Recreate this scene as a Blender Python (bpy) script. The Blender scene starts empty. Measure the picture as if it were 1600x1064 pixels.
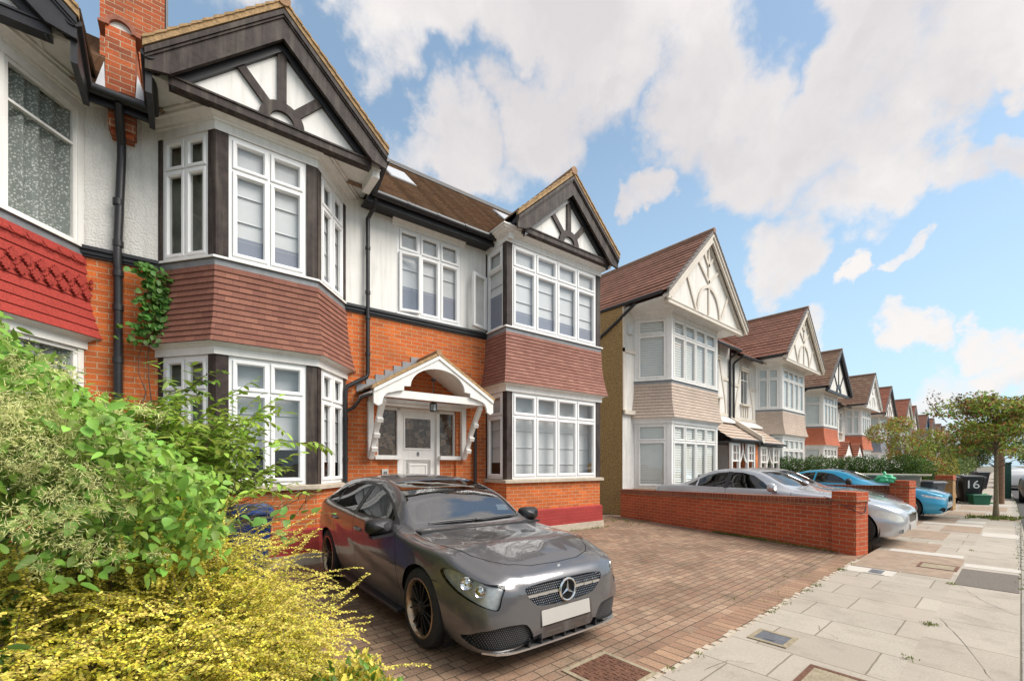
import bpy, bmesh, math, random
import numpy as np
from mathutils import Vector, Matrix
R = math.radians
random.seed(7); rng = np.random.default_rng(7)
S = bpy.context.scene
COL = S.collection

# ------------------------------------------------------------------ camera
F, YAW, CY, HC = 673.4, .8681, 726.2, 1.5
cam = bpy.data.objects.new("camera", bpy.data.cameras.new("camera")); COL.objects.link(cam)
cam.data.sensor_width = 36; cam.data.lens = 36 * F / 1600
cam.data.shift_y = (CY - 532) / 1600
cam.data.clip_start = .05; cam.data.clip_end = 3000
cam.location = (0, 0, HC); cam.rotation_euler = (R(90), 0, YAW - R(90))
S.camera = cam

# ------------------------------------------------------------------ world, sun, exposure
SUN_EL, SUN_AZ = 48.0, -55.0           # azimuth measured from +X towards +Y
S.view_settings.view_transform = 'Standard'; S.view_settings.look = 'None'
S.view_settings.exposure = 0.95; S.view_settings.gamma = 1
W = bpy.data.worlds.new("World"); S.world = W; W.use_nodes = True
def build_sky():
    nt = W.node_tree; N = nt.nodes; L = nt.links; N.clear()
    def n(t, **k):
        x = N.new(t)
        for a, b in k.items(): setattr(x, a, b)
        return x
    def val(v):
        x = n('ShaderNodeValue'); x.outputs[0].default_value = v; return x.outputs[0]
    def mth(op, a, b=None, c=None, cl=False):
        x = n('ShaderNodeMath', operation=op, use_clamp=cl)
        for i, q in enumerate((a, b, c)):
            if q is None: continue
            if isinstance(q, (int, float)): x.inputs[i].default_value = q
            else: L.new(q, x.inputs[i])
        return x.outputs[0]
    sky = n('ShaderNodeTexSky', sky_type='NISHITA'); sky.sun_disc = False
    sky.sun_elevation = R(SUN_EL); sky.sun_rotation = R(90 - SUN_AZ)
    sky.air_density = 1.25; sky.dust_density = 1.2; sky.ozone_density = 1.4
    tc = n('ShaderNodeTexCoord'); D = tc.outputs['Generated']
    nz = n('ShaderNodeTexNoise'); nz.inputs['Scale'].default_value = 5.0; nz.inputs['Detail'].default_value = 9; nz.inputs['Roughness'].default_value = .58
    L.new(D, nz.inputs['Vector'])
    sub = n('ShaderNodeVectorMath', operation='SUBTRACT'); L.new(nz.outputs['Color'], sub.inputs[0]); sub.inputs[1].default_value = (.5, .5, .5)
    sc = n('ShaderNodeVectorMath', operation='SCALE'); L.new(sub.outputs[0], sc.inputs[0]); sc.inputs['Scale'].default_value = .30
    ad = n('ShaderNodeVectorMath', operation='ADD'); L.new(D, ad.inputs[0]); L.new(sc.outputs[0], ad.inputs[1])
    no = n('ShaderNodeVectorMath', operation='NORMALIZE'); L.new(ad.outputs[0], no.inputs[0])
    # (azimuth deg from camera axis to the right, elevation deg, radius deg): banks of cumulus
    banks = CLOUDS
    tot = None
    for az, el, r, w in banks:
        a = YAW - R(az); e = R(el)
        d = (math.cos(a) * math.cos(e), math.sin(a) * math.cos(e), math.sin(e))
        dp = n('ShaderNodeVectorMath', operation='DOT_PRODUCT'); L.new(no.outputs[0], dp.inputs[0]); dp.inputs[1].default_value = d
        mr = n('ShaderNodeMapRange', interpolation_type='SMOOTHSTEP')
        mr.inputs['From Min'].default_value = math.cos(R(r * 1.12)); mr.inputs['From Max'].default_value = math.cos(R(r * .25))
        mr.inputs['To Max'].default_value = w
        L.new(dp.outputs['Value'], mr.inputs['Value'])
        tot = mr.outputs[0] if tot is None else mth('MAXIMUM', tot, mr.outputs[0])
    n2 = n('ShaderNodeTexNoise'); n2.inputs['Scale'].default_value = 11; n2.inputs['Detail'].default_value = 10; n2.inputs['Roughness'].default_value = .6
    L.new(D, n2.inputs['Vector'])
    den = mth('ADD', tot, mth('MULTIPLY', mth('SUBTRACT', n2.outputs['Fac'], .5), 1.5))
    mask = n('ShaderNodeMapRange', interpolation_type='SMOOTHSTEP'); mask.inputs['From Min'].default_value = .27; mask.inputs['From Max'].default_value = .97
    L.new(den, mask.inputs['Value'])
    # cloud brightness: white tops, faintly grey undersides
    n3 = n('ShaderNodeTexNoise'); n3.inputs['Scale'].default_value = 3.2; n3.inputs['Detail'].default_value = 7
    L.new(ad.outputs[0], n3.inputs['Vector'])
    cr = n('ShaderNodeValToRGB'); cr.color_ramp.elements[0].position = .36; cr.color_ramp.elements[0].color = (.39, .372, .375, 1)
    cr.color_ramp.elements[1].position = .60; cr.color_ramp.elements[1].color = (.505, .482, .468, 1)
    L.new(n3.outputs['Fac'], cr.inputs['Fac'])
    skys = n('ShaderNodeVectorMath', operation='SCALE'); L.new(sky.outputs[0], skys.inputs[0]); skys.inputs['Scale'].default_value = SKY_K
    # summer haze towards the horizon
    sep = n('ShaderNodeSeparateXYZ'); L.new(D, sep.inputs[0])
    hz = n('ShaderNodeMapRange'); hz.inputs['From Min'].default_value = .0; hz.inputs['From Max'].default_value = .62; hz.inputs['To Min'].default_value = .70; hz.inputs['To Max'].default_value = .22
    L.new(sep.outputs['Z'], hz.inputs['Value'])
    m0 = n('ShaderNodeMixRGB'); L.new(hz.outputs[0], m0.inputs[0]); L.new(skys.outputs[0], m0.inputs[1]); m0.inputs[2].default_value = (.34, .50, .62, 1)
    mx = n('ShaderNodeMixRGB'); L.new(mth('MULTIPLY', mask.outputs[0], .97), mx.inputs[0]); L.new(m0.outputs[0], mx.inputs[1]); L.new(cr.outputs[0], mx.inputs[2])
    div = n('ShaderNodeVectorMath', operation='SCALE'); L.new(mx.outputs[0], div.inputs[0]); div.inputs['Scale'].default_value = 10.0
    bg = n('ShaderNodeBackground'); L.new(div.outputs[0], bg.inputs['Color']); bg.inputs['Strength'].default_value = .1
    out = n('ShaderNodeOutputWorld'); L.new(bg.outputs[0], out.inputs[0])
def pix(px, py, rpx, w=1.0):
    x = (px - 800) / F; y = (CY - py) / F
    return (math.degrees(math.atan(x)), math.degrees(math.atan2(y, math.hypot(1, x))), math.degrees(math.atan(rpx / F / (1 + x * x + y * y) ** .5)), w)
SKY_K = .082
CLOUDS = [pix(*c) for c in (
    (600, 20, 120), (560, 100, 60, .7), (690, 30, 90), (1010, 10, 190), (930, 110, 140), (850, 200, 120), (720, 240, 95), (640, 235, 60, .8), (1080, 150, 120), (800, 280, 60, .7),
    (1160, 195, 115), (1290, 195, 110), (1410, 50, 130), (1430, 165, 115), (1550, 35, 120), (1600, 100, 70), (1330, 305, 90), (1235, 365, 70), (1420, 285, 75), (1570, 285, 50, .9), (1500, 305, 55, .8),
    (1030, 300, 36, .9), (1140, 260, 48, .65), (1345, 425, 28), (1405, 415, 24, .9), (1440, 525, 40, .9), (1530, 545, 45, .9), (1270, 505, 45, .8), (1480, 615, 60, .7), (1590, 590, 55, .9), (1590, 250, 40, .8),
    (300, -300, 250, .8), (500, -900, 500, .9), (900, -1500, 700, .9), (1100, -400, 350, .9), (-300, 200, 200, .8))]
# unseen broken cloud behind the viewer, plus overhead banks placed for the windscreen reflection
CLOUDS += [(120, 35, 24, .9), (160, 22, 22, .9), (-150, 30, 26, .9), (-110, 50, 22, .8), (180, 60, 22, .8), (0, 62, 20, 1.1), (6, 54, 13, 1.7), (-8, 57, 12, 1.6), (-18, 64, 14, 1.5), (14, 60, 12, 1.3), (-25, 72, 24, 1.1), (30, 78, 22, 1.0), (90, 15, 18, .8), (-70, 20, 20, .8)]
build_sky()
sl = bpy.data.lights.new("sun", 'SUN'); so = bpy.data.objects.new("sun", sl); COL.objects.link(so)
sl.energy = 2.6; sl.angle = R(38); sl.color = (1, .95, .88)
_d = Vector((math.cos(R(SUN_AZ)) * math.cos(R(SUN_EL)), math.sin(R(SUN_AZ)) * math.cos(R(SUN_EL)), math.sin(R(SUN_EL))))
so.rotation_euler = _d.to_track_quat('Z', 'Y').to_euler(); so.location = (0, 0, 60)

# ------------------------------------------------------------------ materials
MATS = {}
def nodes(name):
    m = bpy.data.materials.new(name); m.use_nodes = True
    nt = m.node_tree; b = nt.nodes['Principled BSDF']
    return m, nt, b
def P(name, col, rough=.6, metal=0., var=.12, scale=5., bump=0., bscale=60., coat=0., spec=.5, stain=0., island=0., coords='Object', trans=0., streak=0.):
    if name in MATS: return MATS[name]
    m, nt, b = nodes(name); N = nt.nodes; L = nt.links
    b.inputs['Roughness'].default_value = rough; b.inputs['Metallic'].default_value = metal
    b.inputs['Coat Weight'].default_value = coat; b.inputs['Coat Roughness'].default_value = .03
    b.inputs['Specular IOR Level'].default_value = spec
    tc = N.new('ShaderNodeTexCoord')
    nz = N.new('ShaderNodeTexNoise'); nz.inputs['Scale'].default_value = scale; nz.inputs['Detail'].default_value = 6; nz.inputs['Roughness'].default_value = .62
    L.new(tc.outputs[coords], nz.inputs['Vector'])
    cr = N.new('ShaderNodeValToRGB'); e = cr.color_ramp.elements
    e[0].position = .3; e[1].position = .7
    e[0].color = (*[c * (1 - var) for c in col], 1); e[1].color = (*[min(1, c * (1 + var)) for c in col], 1)
    L.new(nz.outputs['Fac'], cr.inputs['Fac']); out = cr.outputs[0]
    if stain:
        n2 = N.new('ShaderNodeTexNoise'); n2.inputs['Scale'].default_value = 1.3; n2.inputs['Detail'].default_value = 8; n2.inputs['Roughness'].default_value = .7
        L.new(tc.outputs[coords], n2.inputs['Vector'])
        mr = N.new('ShaderNodeMapRange'); mr.inputs['From Min'].default_value = .48; mr.inputs['From Max'].default_value = .75; mr.inputs['To Max'].default_value = stain
        L.new(n2.outputs['Fac'], mr.inputs['Value'])
        mx = N.new('ShaderNodeMixRGB'); L.new(mr.outputs[0], mx.inputs[0]); L.new(out, mx.inputs[1]); mx.inputs[2].default_value = (.10, .085, .065, 1)
        out = mx.outputs[0]
    if streak:      # rain streaks and grime running down the face
        mp = N.new('ShaderNodeMapping'); mp.inputs['Scale'].default_value = (7, 7, .45); L.new(tc.outputs['Object'], mp.inputs['Vector'])
        n3 = N.new('ShaderNodeTexNoise'); n3.inputs['Scale'].default_value = 1.5; n3.inputs['Detail'].default_value = 6; n3.inputs['Roughness'].default_value = .6; L.new(mp.outputs[0], n3.inputs['Vector'])
        mr = N.new('ShaderNodeMapRange'); mr.inputs['From Min'].default_value = .48; mr.inputs['From Max'].default_value = .74; mr.inputs['To Max'].default_value = streak; L.new(n3.outputs['Fac'], mr.inputs['Value'])
        mx = N.new('ShaderNodeMixRGB'); L.new(mr.outputs[0], mx.inputs[0]); L.new(out, mx.inputs[1]); mx.inputs[2].default_value = (.22, .19, .145, 1); out = mx.outputs[0]
    if island:
        g = N.new('ShaderNodeNewGeometry'); h = N.new('ShaderNodeHueSaturation')
        a = N.new('ShaderNodeMapRange'); a.inputs['To Min'].default_value = 1 - island; a.inputs['To Max'].default_value = 1 + island
        L.new(g.outputs['Random Per Island'], a.inputs['Value']); L.new(a.outputs[0], h.inputs['Value']); L.new(out, h.inputs['Color'])
        a2 = N.new('ShaderNodeMapRange'); a2.inputs['To Min'].default_value = .48; a2.inputs['To Max'].default_value = .52
        L.new(g.outputs['Random Per Island'], a2.inputs['Value']); L.new(a2.outputs[0], h.inputs['Hue'])
        out = h.outputs[0]
    L.new(out, b.inputs['Base Color'])
    if bump:
        nb = N.new('ShaderNodeTexNoise'); nb.inputs['Scale'].default_value = bscale; nb.inputs['Detail'].default_value = 5
        L.new(tc.outputs[coords], nb.inputs['Vector'])
        bp = N.new('ShaderNodeBump'); bp.inputs['Strength'].default_value = min(1, bump); bp.inputs['Distance'].default_value = .02
        L.new(nb.outputs['Fac'], bp.inputs['Height']); L.new(bp.outputs[0], b.inputs['Normal'])
    if trans:
        tr = N.new('ShaderNodeBsdfTranslucent'); L.new(out, tr.inputs['Color'])
        ms = N.new('ShaderNodeMixShader'); ms.inputs[0].default_value = trans
        L.new(b.outputs[0], ms.inputs[1]); L.new(tr.outputs[0], ms.inputs[2])
        L.new(ms.outputs[0], N['Material Output'].inputs['Surface'])
    MATS[name] = m
    return m
def BR(name, c1, c2, mort, bw=.225, bh=.075, ms=.010, rough=.85, bump=.5, big=.25, swap=False, off=.5, offf=2, sq=1., sqf=2, bias=0., mix3=None, moss=0., fine=.25):
    """brick / tile / slab pattern on the metre-true UV of each mesh"""
    if name in MATS: return MATS[name]
    m, nt, b = nodes(name); N = nt.nodes; L = nt.links
    b.inputs['Roughness'].default_value = rough; b.inputs['Specular IOR Level'].default_value = .3
    uv = N.new('ShaderNodeUVMap'); vec = uv.outputs[0]
    if swap:
        sp = N.new('ShaderNodeSeparateXYZ'); cb = N.new('ShaderNodeCombineXYZ'); L.new(vec, sp.inputs[0])
        L.new(sp.outputs[0], cb.inputs[1]); L.new(sp.outputs[1], cb.inputs[0]); vec = cb.outputs[0]
    nw = N.new('ShaderNodeTexNoise'); nw.inputs['Scale'].default_value = 9; nw.inputs['Detail'].default_value = 3; L.new(vec, nw.inputs['Vector'])
    s1 = N.new('ShaderNodeVectorMath'); s1.operation = 'SUBTRACT'; L.new(nw.outputs['Color'], s1.inputs[0]); s1.inputs[1].default_value = (.5, .5, .5)
    s2 = N.new('ShaderNodeVectorMath'); s2.operation = 'SCALE'; L.new(s1.outputs[0], s2.inputs[0]); s2.inputs['Scale'].default_value = ms * .7
    s3 = N.new('ShaderNodeVectorMath'); s3.operation = 'ADD'; L.new(vec, s3.inputs[0]); L.new(s2.outputs[0], s3.inputs[1])
    t = N.new('ShaderNodeTexBrick'); t.offset = off; t.offset_frequency = offf; t.squash = sq; t.squash_frequency = sqf
    L.new(s3.outputs[0], t.inputs['Vector'])
    t.inputs['Scale'].default_value = 1; t.inputs['Mortar Size'].default_value = ms / 2; t.inputs['Mortar Smooth'].default_value = .15
    t.inputs['Brick Width'].default_value = bw; t.inputs['Row Height'].default_value = bh; t.inputs['Bias'].default_value = bias
    t.inputs['Color1'].default_value = (*c1, 1); t.inputs['Color2'].default_value = (*c2, 1); t.inputs['Mortar'].default_value = (*mort, 1)
    col = t.outputs['Color']
    def mul(fac_out, lo, hi, a=.3, c=.7):
        nonlocal col
        mr = N.new('ShaderNodeMapRange'); mr.inputs['From Min'].default_value = a; mr.inputs['From Max'].default_value = c
        mr.inputs['To Min'].default_value = lo; mr.inputs['To Max'].default_value = hi; L.new(fac_out, mr.inputs['Value'])
        mm = N.new('ShaderNodeVectorMath'); mm.operation = 'SCALE'; L.new(col, mm.inputs[0]); L.new(mr.outputs[0], mm.inputs['Scale']); col = mm.outputs[0]
    n1 = N.new('ShaderNodeTexNoise'); n1.inputs['Scale'].default_value = .9; n1.inputs['Detail'].default_value = 7; n1.inputs['Roughness'].default_value = .65; L.new(vec, n1.inputs['Vector'])
    mul(n1.outputs['Fac'], 1 - big, 1 + big * .6)
    n2 = N.new('ShaderNodeTexNoise'); n2.inputs['Scale'].default_value = 55; n2.inputs['Detail'].default_value = 4; L.new(vec, n2.inputs['Vector'])
    mul(n2.outputs['Fac'], 1 - fine, 1 + fine)
    if mix3:      # a second random tint per brick
        t2 = N.new('ShaderNodeTexBrick'); t2.offset = off; t2.offset_frequency = offf; t2.squash = sq; t2.squash_frequency = sqf
        ad = N.new('ShaderNodeVectorMath'); ad.operation = 'ADD'; L.new(s3.outputs[0], ad.inputs[0]); ad.inputs[1].default_value = (bw * 34, bh * 46, 0)
        L.new(ad.outputs[0], t2.inputs['Vector']); t2.inputs['Scale'].default_value = 1; t2.inputs['Mortar Size'].default_value = ms / 2
        t2.inputs['Brick Width'].default_value = bw; t2.inputs['Row Height'].default_value = bh; t2.inputs['Bias'].default_value = -.35
        t2.inputs['Color1'].default_value = (0, 0, 0, 1); t2.inputs['Color2'].default_value = (1, 1, 1, 1); t2.inputs['Mortar'].default_value = (0, 0, 0, 1)
        mx = N.new('ShaderNodeMixRGB'); ml = N.new('ShaderNodeMath'); ml.operation = 'MULTIPLY'; ml.inputs[1].default_value = .85
        L.new(t2.outputs['Color'], ml.inputs[0]); L.new(ml.outputs[0], mx.inputs[0]); L.new(col, mx.inputs[1]); mx.inputs[2].default_value = (*mix3, 1); col = mx.outputs[0]
    if moss:
        n4 = N.new('ShaderNodeTexNoise'); n4.inputs['Scale'].default_value = 2.3; n4.inputs['Detail'].default_value = 8; n4.inputs['Roughness'].default_value = .7; L.new(vec, n4.inputs['Vector'])
        mr = N.new('ShaderNodeMapRange'); mr.inputs['From Min'].default_value = .5; mr.inputs['From Max'].default_value = .7; mr.inputs['To Max'].default_value = moss; L.new(n4.outputs['Fac'], mr.inputs['Value'])
        mx = N.new('ShaderNodeMixRGB'); L.new(mr.outputs[0], mx.inputs[0]); L.new(col, mx.inputs[1]); mx.inputs[2].default_value = (.075, .065, .04, 1); col = mx.outputs[0]
    L.new(col, b.inputs['Base Color'])
    ad = N.new('ShaderNodeMath'); ad.operation = 'MULTIPLY_ADD'; L.new(n2.outputs['Fac'], ad.inputs[0]); ad.inputs[1].default_value = .35
    inv = N.new('ShaderNodeMath'); inv.operation = 'SUBTRACT'; inv.inputs[0].default_value = 1; L.new(t.outputs['Fac'], inv.inputs[1]); L.new(inv.outputs[0], ad.inputs[2])
    bp = N.new('ShaderNodeBump'); bp.inputs['Strength'].default_value = bump; bp.inputs['Distance'].default_value = .008
    L.new(ad.outputs[0], bp.inputs['Height']); L.new(bp.outputs[0], b.inputs['Normal'])
    MATS[name] = m
    return m
def GLASS(name, tint=(.97, .98, .98), ior=1.85, rough=.0, wav=.03):
    if name in MATS: return MATS[name]
    m, nt, b = nodes(name); N = nt.nodes; L = nt.links; N.remove(b)
    tr = N.new('ShaderNodeBsdfTransparent'); tr.inputs[0].default_value = (*tint, 1)
    gl = N.new('ShaderNodeBsdfGlossy'); gl.inputs['Roughness'].default_value = rough
    fr = N.new('ShaderNodeFresnel'); fr.inputs[0].default_value = ior
    tc = N.new('ShaderNodeTexCoord'); nz = N.new('ShaderNodeTexNoise'); nz.inputs['Scale'].default_value = 2.2; L.new(tc.outputs['Object'], nz.inputs['Vector'])
    bp = N.new('ShaderNodeBump'); bp.inputs['Strength'].default_value = wav; bp.inputs['Distance'].default_value = .1
    L.new(nz.outputs['Fac'], bp.inputs['Height']); L.new(bp.outputs[0], gl.inputs['Normal'])
    ge = N.new('ShaderNodeNewGeometry'); ma = N.new('ShaderNodeMath'); ma.operation = 'MULTIPLY_ADD'; ma.inputs[1].default_value = 1 / ior - ior; ma.inputs[2].default_value = ior
    L.new(ge.outputs['Backfacing'], ma.inputs[0]); L.new(ma.outputs[0], fr.inputs[0])      # same reflectance from either side of the pane
    mx = N.new('ShaderNodeMixShader'); L.new(fr.outputs[0], mx.inputs[0]); L.new(tr.outputs[0], mx.inputs[1]); L.new(gl.outputs[0], mx.inputs[2])
    L.new(mx.outputs[0], N['Material Output'].inputs['Surface'])
    MATS[name] = m
    return m

# ------------------------------------------------------------------ mesh helpers
class M:
    def __init__(s): s.v = []; s.f = []; s.uv = {}
    def face(s, pts, uv=None):
        i = len(s.v); s.v += [tuple(p) for p in pts]; s.f.append(list(range(i, i + len(pts))))
        if uv: s.uv[len(s.f) - 1] = uv
    def box(s, x0, x1, y0, y1, z0, z1):
        s.obox((x0, y0, z0), (x1 - x0, 0, 0), (0, y1 - y0, 0), (0, 0, z1 - z0))
    def obox(s, p, a, b, c):
        p, a, b, c = map(Vector, (p, a, b, c))
        if a.cross(b).dot(c) < 0: a, b = b, a
        q = [p, p + a, p + a + b, p + b, p + c, p + a + c, p + a + b + c, p + b + c]
        for f in ((3, 2, 1, 0), (4, 5, 6, 7), (0, 1, 5, 4), (1, 2, 6, 5), (2, 3, 7, 6), (3, 0, 4, 7)): s.face([q[i] for i in f])
    def bar(s, p0, p1, w, h, up=(0, 0, 1)):
        p0, p1, up = Vector(p0), Vector(p1), Vector(up); d = p1 - p0
        a = d.cross(up).normalized() * w; b = a.cross(d).normalized() * h
        s.obox(p0 - a / 2 - b / 2, d, a, b)
    def prism(s, pts, vec):
        pts = [Vector(p) for p in pts]; vec = Vector(vec); n = len(pts)
        nor = sum(((pts[i] - pts[0]).cross(pts[(i + 1) % n] - pts[0]) for i in range(1, n - 1)), Vector())
        if nor.dot(vec) > 0: pts = pts[::-1]
        s.face(pts); s.face([p + vec for p in reversed(pts)])
        for i in range(n):
            a, b = pts[i], pts[(i + 1) % n]; s.face([b, a, a + vec, b + vec])
    def loops(s, Ls, closed=True, cap0=False, cap1=False):
        for A, B in zip(Ls, Ls[1:]):
            n = len(A)
            for i in range(n if closed else n - 1):
                j = (i + 1) % n; s.face([A[i], A[j], B[j], B[i]])
        if cap0: s.face(Ls[0][::-1])
        if cap1: s.face(Ls[-1])
    def tube(s, pts, r, n=8, cap=True):
        pts = [Vector(p) for p in pts]; Ls = []; ref = None
        for i, p in enumerate(pts):
            d = (pts[min(i + 1, len(pts) - 1)] - pts[max(i - 1, 0)]).normalized()
            if ref is None: ref = Vector((0, 0, 1)) if abs(d.z) < .9 else Vector((1, 0, 0))
            a = d.cross(ref).normalized(); b = a.cross(d).normalized(); ref = b
            rr = r[i] if isinstance(r, (list, tuple)) else r
            Ls.append([p + (a * math.cos(t) + b * math.sin(t)) * rr for t in [2 * math.pi * k / n for k in range(n)]])
        s.loops([l[::-1] for l in Ls], True, cap, cap)
    def lathe(s, prof, c=(0, 0, 0), ax='z', n=24, cap=True):
        Ls = []
        for r, h in prof:
            l = []
            for k in range(n):
                t = 2 * math.pi * k / n; x, y = r * math.cos(t), r * math.sin(t)
                l.append((c[0] + x, c[1] + y, c[2] + h) if ax == 'z' else (c[0] + h, c[1] + x, c[2] + y) if ax == 'x' else (c[0] + y, c[1] + h, c[2] + x))
            Ls.append(l)
        s.loops(Ls, True, cap, cap)
    def build(s, name, mat, parent=None, smooth=False, bevel=0., T=None, weld=False, seg=1):
        T = T if T is not None else (CUR.T if CUR else None)
        V = s.v
        flip = False
        if T is not None:
            V = [tuple(T @ Vector(p)) for p in V]; flip = T.determinant() < 0
        me = bpy.data.meshes.new(name)
        me.from_pydata(V, [], [f[::-1] for f in s.f] if flip else s.f)
        ul = me.uv_layers.new(name='UVMap'); data = []
        for k, p in enumerate(me.polygons):
            cu = s.uv.get(k)
            if cu:
                data += [c for q in (cu[::-1] if flip else cu) for c in q]; continue
            n = p.normal
            if abs(n.z) > .95: a, b = Vector((1, 0, 0)), Vector((0, 1, 0))
            else:
                a = Vector((-n.y, n.x, 0)).normalized(); b = n.cross(a)
                if b.z < 0: b = -b
            for i in p.vertices:
                q = Vector(V[i]); data += [q.dot(a), q.dot(b)]
        ul.data.foreach_set('uv', data)
        if weld or smooth or bevel:
            bm = bmesh.new(); bm.from_mesh(me); bmesh.ops.remove_doubles(bm, verts=bm.verts, dist=1e-4)
            if bevel:
                ed = [e for e in bm.edges if len(e.link_faces) == 2 and e.calc_face_angle(0) > .5]
                bmesh.ops.bevel(bm, geom=ed, offset=bevel, segments=seg, affect='EDGES', profile=.5, clamp_overlap=True)
            bm.to_mesh(me); bm.free()
        if smooth:
            for p in me.polygons: p.use_smooth = True
            me.set_sharp_from_angle(angle=R(38))
        me.materials.append(mat)
        o = bpy.data.objects.new(name, me); COL.objects.link(o)
        if parent is None and CUR: parent = CUR.root
        if parent: o.parent = parent
        return o
CUR = None
class Ctx:
    def __init__(s, root, T=None): s.root = root; s.T = T
def tag(o, label=None, cat=None, group=None, kind=None):
    if label: o['label'] = label
    if cat: o['category'] = cat
    if group: o['group'] = group
    if kind: o['kind'] = kind
    return o
def thing(name, label, cat, loc=(0, 0, 0), rz=0., group=None):
    o = bpy.data.objects.new(name, None); COL.objects.link(o); o.empty_display_size = .2
    o.location = loc; o.rotation_euler = (0, 0, rz)
    return tag(o, label, cat, group)
def copy_thing(root, loc, rz=None, label=None):
    r = root.copy(); COL.objects.link(r); r.location = loc
    if rz is not None: r.rotation_euler = (0, 0, rz)
    if label: r['label'] = label
    for ch in list(root.children):
        c = ch.copy(); COL.objects.link(c); c.parent = r
        for g in ch.children:
            d = g.copy(); COL.objects.link(d); d.parent = c
    return r
def text_mesh(txt, size, name, mat, parent, mtx, depth=.004):
    cu = bpy.data.curves.new(name, 'FONT'); cu.body = txt; cu.size = size; cu.extrude = depth; cu.align_x = 'CENTER'; cu.align_y = 'CENTER'
    t = bpy.data.objects.new(name, cu); COL.objects.link(t)
    dg = bpy.context.evaluated_depsgraph_get(); me = bpy.data.meshes.new_from_object(t.evaluated_get(dg))
    bpy.data.objects.remove(t); me.transform(mtx); me.materials.clear(); me.materials.append(mat)
    o = bpy.data.objects.new(name, me); COL.objects.link(o); o.parent = parent
    return o
def off(path, d):
    """mitred outward offset of a plan polyline; its two ends slide along the wall line"""
    out = []
    n = len(path)
    segs = []
    for i in range(n - 1):
        a, b = Vector(path[i]), Vector(path[i + 1]); t = (b - a).normalized(); segs.append((a, t, Vector((t.y, -t.x))))
    for i in range(n):
        if i == 0 or i == n - 1:
            a, t, nn = segs[0 if i == 0 else -1]; p = Vector(path[i]) + nn * d
            if abs(t.y) > 1e-3: p = p + t * ((path[i][1] - p.y) / t.y)
            out.append(p)
        else:
            n0, n1 = segs[i - 1][2], segs[i][2]; m = (n0 + n1).normalized(); out.append(Vector(path[i]) + m * (d / m.dot(n0)))
    return [(p.x, p.y) for p in out]
def band(m, path, prof):
    Ls = [[(x, y, z) for x, y in off(path, o)] for o, z in prof]
    m.loops(Ls, closed=False)
def skirt(m, path, z0, z1, n, flare, lip=.016, top=.015):
    def o(t): return top + flare * (1 - t) ** 2.2
    for k in range(n):
        t0, t1 = k / n, (k + 1) / n
        za, zb = z0 + (z1 - z0) * t0, z0 + (z1 - z0) * t1
        A = off(path, o(t0) + lip); B = off(path, o(t1) + .002); C = off(path, o(t0) + .002)
        for i in range(len(path) - 1):
            w = math.dist(A[i], A[i + 1]); u0 = i * 7.3
            m.face([(*A[i], za), (*A[i + 1], za), (*B[i + 1], zb), (*B[i], zb)], uv=[(u0, k * .1 + .005), (u0 + w, k * .1 + .005), (u0 + w, k * .1 + .095), (u0, k * .1 + .095)])
            m.face([(*C[i], za), (*C[i + 1], za), (*A[i + 1], za), (*A[i], za)])
def courses(m, A, B, C, D, n, lip=.02, jag=0.):
    """tiled slope, A-B eaves (left to right seen from outside), D-C top"""
    A, B, C, D = map(Vector, (A, B, C, D)); nor = (B - A).cross(D - A).normalized()
    ax = (B - A).normalized()
    for k in range(n):
        t0, t1 = k / n, (k + 1) / n
        a, b = A.lerp(D, t0), B.lerp(C, t0); d, c = A.lerp(D, t1), B.lerp(C, t1)
        j = nor * (lip * (1 + random.uniform(-jag, jag)))
        us = [(p - A).dot(ax) for p in (a, b, c, d)]
        m.face([a + j, b + j, c, d], uv=[(us[0], k * .1 + .005), (us[1], k * .1 + .005), (us[2], k * .1 + .095), (us[3], k * .1 + .095)])
        m.face([a, b, b + j, a + j])
def ring(m, fr, a0, a1, z0, z1, prof):
    Ls = []
    for ins, b in prof:
        Ls.append([fr(a0 + ins, b, z0 + ins), fr(a1 - ins, b, z0 + ins), fr(a1 - ins, b, z1 - ins), fr(a0 + ins, b, z1 - ins)])
    m.loops(Ls, True)
def frame_of(p0, p1):
    p0, p1 = Vector(p0), Vector(p1); t = (p1 - p0).normalized(); n = Vector((t.y, -t.x))
    def fr(a, b, z): q = p0 + t * a + n * b; return (q.x, q.y, z)
    return fr, (p1 - p0).length
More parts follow.
